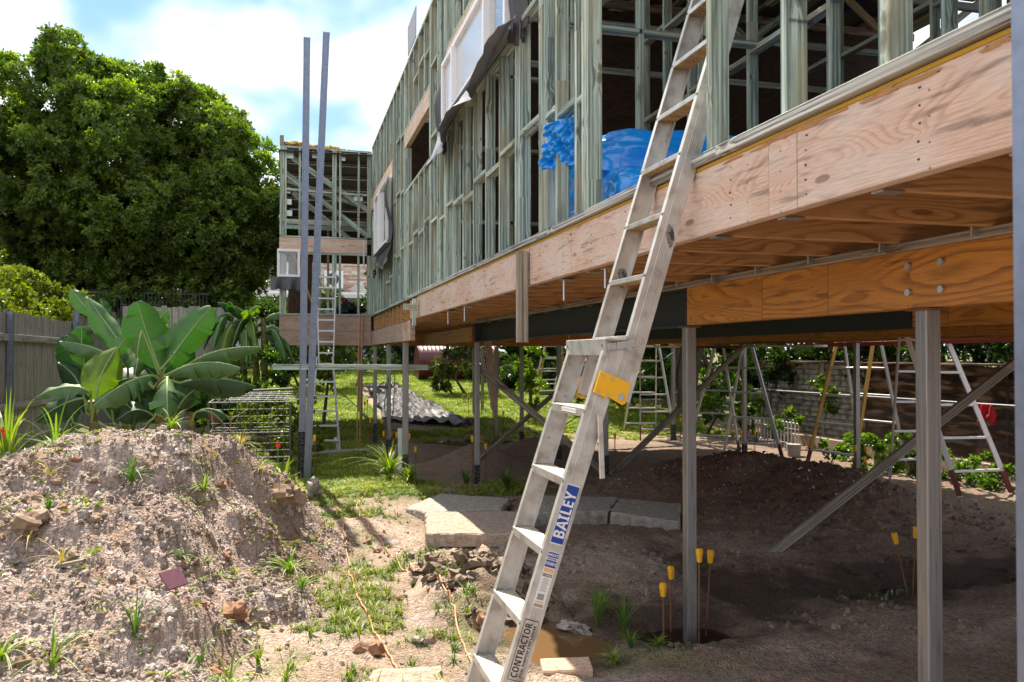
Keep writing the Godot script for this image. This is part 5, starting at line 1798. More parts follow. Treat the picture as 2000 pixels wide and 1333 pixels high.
	for j in 44:
		for i in 30:
			var s := float(i) / 29
			var u := float(j) / 43
			var x := lerpf(lerpf(2.05, 2.25, u), lerpf(3.75, 3.1, u), s)
			var t := 18.4 + u * 7.0 - s * (1.0 - u) * 1.0
			var w := absf(fine.get_noise_2d(x * 120, t * 60)) * 0.18 + absf(fine.get_noise_2d(x * 300 + 50, t * 90)) * 0.09
			sp.append(V(x + 0.1 * sin(u * 20.0) * (s - 0.5), ground_y(x, t) + 0.04 + maxf(w, 0.0), t))
	var sb := Build.new()
	sb.slab(sp, 30, 44, 0.004)
	tag(put(sb, "plastic_sheet", M.black_plastic), "crumpled black plastic sheet spread over the sunlit lawn", "plastic sheet")
	# red corrugated tank on its side
	var tk := thing("water_tank", "dark red corrugated tank lying on its side at the lawn edge", "water tank")
	var body := Build.new()
	var tp := PackedVector3Array()
	var ty := ground_y(5, 27.0) + 0.52
	for i in 121:
		for k in 29:
			var a := TAU * k / 28
			var rad := 0.57 + 0.022 * maxf(0.0, cos(i * 0.52 * 2.0) - 0.4)
			tp.append(Vector3(4.0 + i * 0.0215, ty + cos(a) * rad, -27.0 + sin(a) * rad))
	body.sheet(tp, 29, 121)
	put(body, "body", M.tank, tk)
	for x in [4.0, 6.58]:
		var e := Build.new()
		e.tube(PackedVector3Array([Vector3(x - 0.01, ty, -27), Vector3(x + 0.01, ty, -27)]), 0.585, 0.585, 28)
		put(e, "tank_end", M.tank, tk)
	stick(tk, "chock", M.pine_weathered, V(5.9, ground_y(5.9, 26.4) - 0.02, 26.35), V(5.9, ground_y(5.9, 26.4) + 0.3, 26.4), 0.12, 0.05)


# ---------------------------------------------------------------- fences, sheds, neighbours
func paling_fence(label: String, a: Vector3, b: Vector3, h: float, m: Material, posts: Array, rail_side: float, w := 0.098) -> void:
	var o := thing("paling_fence", label, "fence")
	var l := Vector2(b.x - a.x, b.z - a.z).length()
	var n := int(l / (w + 0.004))
	var d := (b - a) / n
	var away := Vector3(-(b - a).normalized().z, 0, (b - a).normalized().x) * rail_side
	for i in n:
		var p := a + d * (i + 0.5)
		var g := ground_y(p.x, -p.z) - 0.05
		var top := h + lerpf(a.y, b.y, (i + 0.5) / n) + rng.randf_range(-0.02, 0.02)
		var bb := Build.new()
		bb.beam(Vector3(p.x, g, p.z), Vector3(p.x, top, p.z), w if absf(d.x) > absf(d.z) else 0.016, 0.016 if absf(d.x) > absf(d.z) else w, Vector3.UP, uoff(), 0.002)
		var pl := put(bb, "paling", m, o)
		pl.position += away * rng.randf_range(-0.004, 0.004)
	for y in [0.22, 0.95]:
		stick(o, "rail", M.fence, a + Vector3(0, h - y - 0.05, 0) + away * 0.028, b + Vector3(0, h - y - 0.05, 0) + away * 0.028, 0.035, 0.075)
	for s in posts:
		var p := a.lerp(b, s) + away * 0.05
		stick(o, "fence_post", M.galv, Vector3(p.x, ground_y(p.x, -p.z) - 0.1, p.z), Vector3(p.x, h + a.y - 0.02, p.z), 0.055, 0.055)


func neighbours() -> void:
	paling_fence("tall grey weathered paling fence along the left side of the garden", Vector3(-2.85, 0.02, -4.5), Vector3(-2.85, 0.0, -12.8), 2.1, M.fence, [0.1, 0.4, 0.66, 1.0], 1.0)
	paling_fence("darker paling fence in the tree's shade behind the banana clump", Vector3(-2.85, 0.0, -12.9), Vector3(-2.8, 0.1, -15.6), 2.28, M.fence, [0.0, 0.99], 1.0)
	paling_fence("pale upright paling fence across the back below the big tree", Vector3(-2.75, 0.0, -16.0), Vector3(-0.95, 0.0, -15.9), 2.5, M.fence_pale, [0.3, 0.98], -1.0, 0.085)
	# black pool fence further back
	var pf := thing("pool_fence", "black upright bar fence glimpsed under the tree crown", "fence")
	for i in 34:
		rod(pf, "bar", M.dark_wire, V(-3.9 + i * 0.07, 1.2, 18.5), V(-3.9 + i * 0.07, 2.95, 18.5), 0.009, 5)
	for y in [1.3, 2.9]:
		stick(pf, "rail", M.dark_wire, V(-3.95, y, 18.52), V(-1.5, y, 18.52), 0.03, 0.03)
	for x in [-3.2, -2.1]:
		stick(pf, "fence_post", M.dark_wire, V(x, 0.5, 18.54), V(x, 3.0, 18.54), 0.06, 0.06)
	# shed on the right boundary: one wall of weatherboards, one of rusted sheets
	var sh := thing("weatherboard_shed", "low shed with stained white weatherboards behind the wire fence", "shed")
	for k in 15:
		var y := 0.02 + k * 0.098
		for q in [[12.5, 13.62], [13.68, 15.7]]:
			var b := Build.new()
			b.sweep(V(9.52 + rng.randf_range(0, 0.006), y + 0.05, q[0]), V(9.52 + rng.randf_range(0, 0.006), y + 0.05, q[1]), PackedVector2Array([Vector2(-0.026, -0.046), Vector2(-0.006, -0.046), Vector2(0.008, 0.04), Vector2(-0.004, 0.04)]))
			put(b, "weatherboard", M.board_white, sh)
	for t in [12.48, 13.65, 15.72]:
		stick(sh, "cover_strip", M.board_white, V(9.495, 0.0, t), V(9.495, 1.49, t), 0.03, 0.05)
	slab_box(sh, "wall", M.soot_and_shade, V(9.54, -0.1, 12.46), V(11.8, 1.46, 15.74))  # darkened behind added board gaps to draw the shadow lines of the laps
	slab_box(sh, "roof", M.rusty_iron, V(9.38, 1.49, 12.4), V(12.0, 1.54, 15.8))
	var ru := thing("rusty_shed", "dark rusted corrugated iron shed at the right boundary", "shed")
	for k in 3:
		var b := Build.new()
		var gp := PackedVector3Array()
		for j in 90:
			for i in 5:
				gp.append(V(9.48 - 0.034 * cos(j * 0.42) + 0.012 * fine.get_noise_2d(i * 40 + k * 90, j * 12), -0.25 + j * 0.0195, 8.0 + k * 1.5 + 1.52 * (1.0 - i / 4.0)))
		b.slab(gp, 5, 90, 0.002)
		put(b, "iron_sheet", M.rusty_iron, ru)
	slab_box(ru, "wall", M.soot_and_shade, V(9.56, -0.2, 7.9), V(12.0, 1.42, 12.42))
	slab_box(ru, "roof", M.rusty_iron, V(9.36, 1.5, 7.8), V(12.1, 1.53, 12.4))
	for t in [8.0, 9.5, 11.0, 12.44]:
		stick(ru, "stud", M.soot_and_shade, V(9.475, -0.1, t), V(9.475, 1.48, t), 0.02, 0.04)
	# chain wire fence on a low block wall
	var cf := thing("chain_wire_fence", "chain wire fence with a pale top rail in front of the sheds", "fence")
	rod(cf, "top_rail", M.mesh_wire, V(9.1, 1.0, 6.6), V(9.1, 0.96, 16.0), 0.017, 8)
	for t in [7.0, 9.6, 12.2, 14.8]:
		rod(cf, "fence_post", M.mesh_wire, V(9.12, -0.1, t), V(9.12, 1.0, t), 0.02, 8)
	var nb := Build.new()
	for i in 300:
		var t := 6.6 + i * 0.052
		for s in [-1.0, 1.0]:
			var p := PackedVector3Array()
			var tt: float = t + (0.0 if s > 0 else 0.78)
			var y0 := 0.2
			if tt > 16.4:
				continue
			p.append(V(9.1 + 0.003 * s, y0, tt))
			p.append(V(9.1 + 0.003 * s, 0.98, tt + 0.78 * s))
			nb.tube(p, 0.0022, 0.0022, 3)
	var net := put(nb, "wire_netting", M.mesh_wire, cf)
	net.set_meta("kind", "stuff")
	var bw := thing("block_wall", "low retaining wall of mossy concrete blocks under the wire fence", "wall")
	for k in 12:
		for r in 2:
			slab_box(bw, "block", M.concrete, V(9.0, -0.12 + r * 0.165, 6.4 + k * 0.62 + 0.3 * r), V(9.18, 0.04 + r * 0.165, 7.01 + k * 0.62 + 0.3 * r))
	for q in [[8.55, 9.95, 0.24, "cracked concrete panel standing behind the ground cover"], [8.85, 11.0, 0.22, "second leaning concrete panel near the yellow trestle"]]:
		var b := Build.new()
		b.beam(V(q[0] - 0.3, 0.17, q[1]), V(q[0] + 0.25, 0.17, q[1] + 0.2), 0.05, 0.4, Vector3(0, 1, 0.1), Vector2.ZERO, 0.01)
		tag(put(b, "concrete_panel", M.concrete), q[3], "concrete panel")
	# white hooped garden fencing
	var hf := thing("hoop_fence", "white painted hooped metal panels leaning by the shed", "garden fence")
	for k in 16:
		var t := 13.0 + k * 0.12
		var p := PackedVector3Array()
		for j in 9:
			var a := PI * j / 8
			p.append(V(8.55 + 0.06 * k * 0.1, (0.42 if j > 0 and j < 8 else 0.0) + sin(a) * 0.05 * (1.0 if j > 0 and j < 8 else 0.0), t + 0.045 - cos(a) * 0.045))
		var b := Build.new()
		b.tube(p, 0.008, 0.008, 5)
		put(b, "hoop", M.alu_far, hf)
	for y in [0.1, 0.36]:
		rod(hf, "rail", M.alu_far, V(8.55, y, 12.98), V(8.62, y, 14.9), 0.008, 5)
	# red cloth on the wire
	var rc := Build.new()
	var cp := PackedVector3Array()
	for j in 10:
		for i in 10:
			cp.append(V(9.04 + 0.03 * sin(i * 1.3 + j * 0.4), 0.99 - j * 0.024 * (1.0 + 0.3 * sin(i)), 9.55 - i * 0.03 + 0.01 * sin(j)))
	rc.slab(cp, 10, 10, 0.004)
	tag(put(rc, "red_cloth", M.red_cloth), "red cloth hung over the wire fence at far right", "cloth")
	var bk := Build.new()
	bk.tube(PackedVector3Array([V(8.0, 0.0, 12.3), V(8.0, 0.2, 12.3)]), 0.1, 0.12, 14)
	tag(put(bk, "bucket", M.stone_grey), "small grey bucket on the leaf litter by the hooped panels", "bucket")
	# neighbour's brick house seen through the rear wing
	var hs := thing("brick_house", "mottled brick house with low white roof beyond the garden", "house")
	var wb := Build.new()
	wb.quad(V(-4, 0, 38), V(9, 0, 38), V(9, 6.4, 38), V(-4, 6.4, 38), Vector2(0, 0), Vector2(13, 0), Vector2(13, -6.4), Vector2(0, -6.4))
	wb.quad(V(-4, 0, 38.2), V(-4, 6.4, 38.2), V(9, 6.4, 38.2), V(9, 0, 38.2))
	put(wb, "wall", M.brick, hs)
	slab_box(hs, "eave", M.white, V(-4.3, 6.4, 37.4), V(9.3, 6.6, 38.6))
	slab_box(hs, "lower_roof", M.pvc, V(-3.5, 4.1, 35.0), V(8.5, 4.18, 37.9))
	slab_box(hs, "gutter", M.white, V(-3.5, 3.95, 34.9), V(8.5, 4.12, 35.02))
	slab_box(hs, "carport_wall", M.pvc, V(-3.0, 1.0, 37.0), V(8.0, 3.9, 37.2))
	slab_box(hs, "downpipe", M.white, V(0.9, 4.2, 37.8), V(1.0, 6.4, 37.9))
	slab_box(hs, "window_frame", M.white, V(0.0, 4.7, 37.9), V(0.75, 6.0, 37.96))
	slab_box(hs, "pane", M.black_plastic, V(0.06, 4.76, 37.88), V(0.69, 5.94, 37.9))
	var ac := thing("air_conditioner", "white air conditioner unit on the brick house wall", "air conditioner")
	slab_box(ac, "case", M.white, V(1.55, 4.55, 37.5), V(2.35, 5.3, 37.85))
	var fan := Build.new()
	fan.tube(PackedVector3Array([V(1.9, 4.93, 37.49), V(1.9, 4.93, 37.47)]), 0.26, 0.26, 18)
	put(fan, "fan_grille", M.soot_and_shade, ac)
	# things stored on the rear wing floor
	var bag := rock("black_bag", "black plastic bag slumped on the rear wing floor", "bag", V(1.1, 2.47, 16.2), Vector3(0.3, 0.13, 0.22), M.black_plastic, 61)
	bag.rotation = Vector3.ZERO
	rock("red_tool", "dark red power tool on top of the black bag", "tool", V(1.05, 2.68, 16.3), Vector3(0.14, 0.05, 0.07), M.plank_red, 62)


# ---------------------------------------------------------------- planting
func big_tree() -> void:
	var o := thing("tree", "huge dense dark green tree towering over the left fence", "tree")
	var b := Build.new()
	b.tube(PackedVector3Array([V(-3.7, 0.1, 20.2), V(-3.65, 1.5, 20.1), V(-3.8, 2.8, 20.0), V(-3.9, 4.6, 19.9)]), 0.3, 0.16, 12)
	put(b, "trunk", M.bark, o)
	var lobes := [[-4.16, 6.31, 15.8, 1.0], [-3.61, 6.86, 16.5, 0.82], [-2.8, 6.87, 17.2, 0.82], [-1.87, 6.25, 16.15, 0.82], [-1.5, 5.81, 16.85, 0.91], [-0.8, 4.95, 15.8, 0.78], [-0.65, 4.16, 16.5, 0.64], [-1.15, 3.56, 17.2, 0.82], [-2.03, 4.32, 16.15, 1.19], [-3.25, 5.32, 16.85, 1.37], [-4.15, 4.77, 15.8, 1.37], [-4.32, 3.38, 16.5, 1.09], [-3.31, 3.49, 17.2, 1.09], [-2.11, 3.15, 16.15, 0.73], [-1.3, 3.05, 16.85, 0.46], [-3.62, 7.2, 15.8, 0.45], [-2.48, 7.2, 16.5, 0.4], [-1.77, 7.0, 17.2, 0.36], [-5.18, 5.47, 16.15, 1.37], [-5.38, 3.84, 16.85, 1.37], [-6.4, 5.0, 16.5, 1.3], [-2.63, 2.96, 15.9, 0.6], [-1.81, 2.85, 15.9, 0.5], [-3.43, 2.85, 15.9, 0.7], [-0.95, 3.2, 15.9, 0.5], [-2.7, 4.2, 15.4, 0.9], [-3.0, 6.0, 15.3, 0.8], [-4.9, 3.0, 16.2, 1.0], [-5.8, 3.3, 16.4, 1.2], [-4.1, 2.75, 16.0, 0.8], [-2.9, 2.7, 15.9, 0.6], [-5.0, 4.4, 15.8, 1.0]]
	for l in lobes:
		for k in 3:
			l[k] = [0.0, 1.65, 0.0][k] + 1.2 * (l[k] - [0.0, 1.65, 0.0][k])
		l[1] -= 0.3 if l[1] < 6.8 else 0.75
		l[3] *= 1.06
	lobes.append_array([[-0.95, 5.5, 19.3, 0.55], [-0.85, 4.62, 19.5, 0.55], [-1.35, 4.88, 19.2, 0.85], [-1.05, 3.8, 19.3, 0.7], [-1.68, 4.07, 19.0, 0.85], [-2.0, 6.5, 19.5, 0.75], [-1.5, 5.9, 19.2, 0.75]])
	for l in lobes:
		var lb := Build.new()
		lb.tube(PackedVector3Array([V(-3.8, 3.5, 20.0), V(lerpf(-3.8, l[0], 0.5), lerpf(3.5, l[1], 0.45), lerpf(20.0, l[2], 0.5)), V(l[0], l[1], l[2])]), 0.09, 0.02, 6)
		put(lb, "limb", M.bark, o)
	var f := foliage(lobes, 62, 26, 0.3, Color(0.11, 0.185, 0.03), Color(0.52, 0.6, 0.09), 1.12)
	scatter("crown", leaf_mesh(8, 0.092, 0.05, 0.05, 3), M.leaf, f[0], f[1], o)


func banana_plants() -> void:
	var cam := (Vector3(0, 1.65, 0) - V(-1.5, 1.5, 9.3)).normalized()
	var up := Vector3.UP
	var a := thing("banana_plant", "small banana plant with one glowing lime leaf at the fence", "banana plant")
	var bs := Build.new()
	bs.tube(PackedVector3Array([V(-1.85, 0.1, 9.35), V(-1.85, 0.9, 9.3), V(-1.86, 1.2, 9.2)]), 0.07, 0.035, 10)
	put(bs, "pseudostem", M.banana_stem, a)
	banana_leaf(a, M.banana_lime, V(-1.77, 1.22, 8.95), V(-1.77, 1.45, 8.95), V(-1.62, 1.73, 9.15), 0.22, (cam + up * 0.3).normalized(), 0.25, 1, 15, V(-1.86, 1.0, 9.2))
	banana_leaf(a, M.banana_blue, V(-1.82, 1.3, 8.95), V(-2.0, 1.42, 8.9), V(-2.26, 1.26, 8.85), 0.11, (cam * 0.7 + up).normalized(), 0.4, 0, 16, V(-1.86, 1.05, 9.2))
	banana_leaf(a, M.banana_dark, V(-1.95, 1.22, 9.3), V(-2.13, 1.21, 9.3), V(-2.38, 1.0, 9.3), 0.16, (cam + up * 0.8).normalized(), 0.3, 1, 17, V(-1.86, 1.0, 9.3))
	banana_leaf(a, M.banana_dark, V(-1.8, 1.15, 9.4), V(-1.65, 1.25, 9.45), V(-1.5, 1.05, 9.5), 0.15, (cam + up * 0.6).normalized(), 0.4, 2, 18, V(-1.86, 1.0, 9.3))
	var b := thing("banana_plant", "broad spreading banana plant with split leaves in front of the cages", "banana plant")
	var b2 := Build.new()
	b2.tube(PackedVector3Array([V(-1.24, 0.1, 9.5), V(-1.25, 0.9, 9.45), V(-1.24, 1.45, 9.4)]), 0.085, 0.045, 10)
	b2.tube(PackedVector3Array([V(-0.95, 0.1, 9.7), V(-0.97, 0.7, 9.65), V(-0.98, 1.05, 9.6)]), 0.05, 0.03, 8)
	put(b2, "pseudostem", M.banana_stem, b)
	var root := V(-1.25, 1.38, 9.42)
	banana_leaf(b, M.banana, V(-1.27, 1.52, 9.4), V(-1.40, 1.85, 9.5), V(-1.49, 2.2, 9.45), 0.24, (cam + up * 0.15).normalized(), 0.3, 3, 1, root)
	banana_leaf(b, M.banana, V(-1.23, 1.5, 9.5), V(-1.05, 1.85, 9.6), V(-0.78, 2.16, 9.55), 0.23, (cam + up * 0.35).normalized(), 0.4, 3, 2, root)
	banana_leaf(b, M.banana_blue, V(-0.99, 1.57, 9.7), V(-0.7, 1.76, 9.7), V(-0.29, 1.74, 9.75), 0.17, (cam * 0.5 + up).normalized(), 1.15, 7, 3, root)
	banana_leaf(b, M.banana_blue, V(-1.16, 1.46, 9.25), V(-0.83, 1.66, 9.2), V(-0.46, 1.52, 9.15), 0.21, (cam * 0.45 + up).normalized(), 1.15, 8, 4, root)
	banana_leaf(b, M.banana_dark, V(-1.08, 1.36, 9.5), V(-0.72, 1.47, 9.5), V(-0.32, 1.32, 9.5), 0.23, (cam * 0.5 + up).normalized(), 1.2, 7, 5, root)
	banana_leaf(b, M.banana_blue, V(-1.15, 1.43, 9.1), V(-1.12, 1.34, 8.8), V(-1.1, 1.05, 8.75), 0.21, (cam + up * 0.4).normalized(), 0.5, 9, 6, root)
	banana_leaf(b, M.banana_blue, V(-1.3, 1.45, 9.1), V(-1.5, 1.43, 8.9), V(-1.77, 1.17, 8.8), 0.2, (cam * 0.7 + up).normalized(), 0.75, 10, 7, root)
	banana_leaf(b, M.banana_lime, V(-1.42, 1.9, 9.3), V(-1.44, 1.8, 9.25), V(-1.45, 1.62, 9.22), 0.055, (cam + Vector3(0.6, 0, 0)).normalized(), 0.9, 0, 8, root)
	banana_leaf(b, M.banana_blue, V(-1.43, 1.87, 9.9), V(-1.36, 2.02, 9.9), V(-1.25, 2.14, 9.9), 0.1, (cam + up * 0.2).normalized(), 0.3, 0, 18, root)
	banana_leaf(b, M.banana, V(-1.25, 1.5, 9.35), V(-1.16, 1.6, 9.3), V(-1.1, 1.68, 9.3), 0.05, (cam + Vector3(-0.5, 0, 0)).normalized(), 0.5, 0, 20, root)
	banana_leaf(b, M.banana, V(-1.3, 1.7, 9.7), V(-1.38, 1.85, 9.75), V(-1.22, 1.95, 9.7), 0.17, (cam + up * 0.4).normalized(), 0.5, 1, 24, root)
	banana_leaf(b, M.banana_dark, V(-1.35, 1.3, 9.6), V(-1.5, 1.5, 9.6), V(-1.72, 1.35, 9.5), 0.2, (cam + up * 0.5).normalized(), 0.5, 3, 25, root)
	banana_leaf(b, M.banana_dark, V(-1.3, 0.95, 9.6), V(-1.45, 1.2, 9.5), V(-1.65, 1.0, 9.4), 0.2, (cam + up * 0.5).normalized(), 0.5, 3, 21, V(-1.25, 0.6, 9.45))
	banana_leaf(b, M.banana_dark, V(-0.98, 1.0, 9.6), V(-0.82, 1.17, 9.5), V(-0.6, 1.0, 9.5), 0.12, (cam * 0.6 + up).normalized(), 0.7, 3, 22, V(-0.97, 0.9, 9.65))
	banana_leaf(b, M.banana_dark, V(-1.15, 1.0, 9.6), V(-1.05, 1.25, 9.6), V(-0.9, 1.3, 9.6), 0.18, (cam + up * 0.5).normalized(), 0.5, 3, 23, V(-1.2, 0.8, 9.5))
	banana_leaf(b, M.banana_dark, V(-1.2, 1.1, 9.7), V(-1.2, 1.5, 9.8), V(-1.0, 1.8, 9.8), 0.24, (cam + up * 0.3).normalized(), 0.4, 2, 26, root)
	for k in 8:
		var x := -2.2 + k * 0.13
		banana_leaf(b if k > 5 else a, M.banana_dark, V(x + 0.05, 0.95 + 0.1 * (k % 3), 9.75), V(x, 1.3 + 0.15 * (k % 2), 9.8), V(x + (-0.25 if k % 2 else 0.22), 1.45 + 0.12 * (k % 3), 9.85), 0.15, (cam + up * 0.3).normalized(), 0.45, 2, 300 + k, V(-1.7 + 0.03 * k, 0.7, 9.8))
	banana_leaf(b, M.banana_brown, V(-1.2, 1.05, 9.35), V(-1.1, 1.05, 9.25), V(-1.02, 0.75, 9.2), 0.09, (cam + up * 0.4).normalized(), 1.0, 6, 31, V(-1.24, 1.1, 9.4))
	banana_leaf(b, M.banana_brown, V(-0.92, 1.05, 9.55), V(-0.76, 1.12, 9.5), V(-0.62, 0.9, 9.45), 0.08, (cam * 0.7 + up).normalized(), 1.2, 5, 32, V(-0.97, 0.95, 9.6))
	banana_leaf(b, M.banana_brown, V(-1.32, 1.0, 9.4), V(-1.42, 0.95, 9.35), V(-1.45, 0.7, 9.3), 0.07, (cam + up * 0.4).normalized(), 1.1, 5, 33, V(-1.25, 1.1, 9.4))
	var c := thing("banana_plant", "tall banana plant with a folded pale leaf against the fence corner", "banana plant")
	var b3 := Build.new()
	b3.tube(PackedVector3Array([V(-1.65, 0.1, 10.0), V(-1.65, 1.0, 9.95), V(-1.68, 1.6, 9.9)]), 0.08, 0.045, 10)
	put(b3, "pseudostem", M.banana_stem, c)
	var rc := V(-1.67, 1.5, 9.92)
	banana_leaf(c, M.banana_blue, V(-1.64, 1.66, 9.9), V(-1.83, 1.92, 9.9), V(-2.05, 2.26, 9.95), 0.16, (cam + Vector3(0.35, 0.3, 0)).normalized(), 0.45, 0, 9, rc)
	banana_leaf(c, M.banana_blue, V(-2.05, 2.08, 10.1), V(-2.13, 2.2, 10.1), V(-2.26, 2.36, 10.1), 0.1, (cam + up * 0.2).normalized(), 0.25, 0, 10, rc)
	banana_leaf(c, M.banana_dark, V(-1.91, 1.95, 10.2), V(-1.94, 2.14, 10.2), V(-1.98, 2.27, 10.2), 0.075, (cam + Vector3(-0.3, 0.2, 0)).normalized(), 0.3, 0, 11, rc)
	banana_leaf(c, M.banana_blue, V(-1.82, 1.66, 9.75), V(-2.04, 1.78, 9.75), V(-2.27, 1.79, 9.7), 0.12, (cam * 0.8 + up).normalized(), 0.35, 1, 12, rc)
	banana_leaf(c, M.banana_dark, V(-1.95, 1.38, 9.9), V(-2.17, 1.55, 9.95), V(-2.27, 1.85, 9.9), 0.2, (cam + up * 0.2).normalized(), 0.3, 1, 13, rc)
	banana_leaf(c, M.banana, V(-2.05, 1.53, 9.8), V(-2.09, 1.75, 9.8), V(-2.08, 1.95, 9.8), 0.15, (cam + Vector3(0.5, 0.2, 0)).normalized(), 0.2, 0, 14, rc)
	banana_leaf(c, M.banana, V(-1.6, 1.62, 9.7), V(-1.45, 1.78, 9.6), V(-1.5, 1.45, 9.4), 0.15, (cam * 0.6 + up).normalized(), 0.6, 2, 27, rc)
	banana_leaf(c, M.banana_blue, V(-1.75, 1.6, 9.7), V(-1.7, 1.78, 9.7), V(-1.6, 1.85, 9.7), 0.09, (cam + up * 0.2).normalized(), 0.3, 0, 28, rc)
	# the far clump beside the rear wing
	var d := thing("banana_clump", "far sunlit banana clump between the tree and rear wing", "banana plant")
	var b4 := Build.new()
	for q in [[-0.75, 15.6], [-0.55, 15.8], [-0.95, 15.9], [-0.4, 15.5]]:
		b4.tube(PackedVector3Array([V(q[0], 0.1, q[1]), V(q[0] + 0.03, 1.2, q[1]), V(q[0], 2.3, q[1])]), 0.08, 0.04, 8)
	put(b4, "pseudostem", M.banana_stem, d)
	for k in 18:
		var g := k * 2.4
		var p0 := V(-0.65 + 0.2 * sin(k * 1.7), 2.15 + 0.15 * sin(k * 2.3), 15.6)
		var dir := Vector3(cos(g), 0.0, absf(sin(g)) * 0.9 + 0.1)
		var drop := -0.55 if k % 3 else 0.25
		banana_leaf(d, [M.banana, M.banana_dark, M.banana, M.banana_lime][k % 4], p0 + dir * 0.12, p0 + dir * 0.4 + Vector3(0, 0.28, 0), p0 + dir * 0.62 + Vector3(0, drop, 0), 0.13, (up + cam * 0.8).normalized(), 0.7, 3, 40 + k)


func strap_plant(called: String, label: String, at: Vector3, n: int, h: float, w: float, lean: float, cols: Array, key: int, group := "") -> Node3D:
	var o := put(Build.new() if false else blade_build(n, h, w, lean, key, cols), called, M.grass)
	o.position = at
	return tag(o, label, "plant" if called != "grass_tuft" else "grass tuft", group)


func blade_build(n: int, h: float, w: float, lean: float, key: int, cols: Array) -> Build:
	var r := RandomNumberGenerator.new()
	r.seed = key
	var b := Build.new()
	b.tinted = true
	for i in n:
		var g := r.randf() * TAU
		var out := Vector3(cos(g), 0, sin(g))
		var s := Vector3(-sin(g), 0, cos(g)) * w * r.randf_range(0.6, 1.15)
		var hh := h * r.randf_range(0.45, 1.1)
		var ln := lean * r.randf_range(0.2, 1.5)
		var p0 := out * r.randf() * w * 3.0
		b.tint = (cols[r.randi() % cols.size()] as Color) * r.randf_range(0.8, 1.25)
		var prev := p0
		var pw := 0.7
		for k in 7:
			var q := (k + 1) / 7.0
			var p := p0 + Vector3.UP * hh * (q - 0.55 * ln * pow(q, 2.6)) + out * hh * ln * 0.9 * q * q
			var nw := (0.7 + 0.6 * q) * (1.0 - pow(q, 2.2))
			b.quad(prev - s * pw, prev + s * pw, p + s * nw, p - s * nw)
			prev = p
			pw = nw
	return b


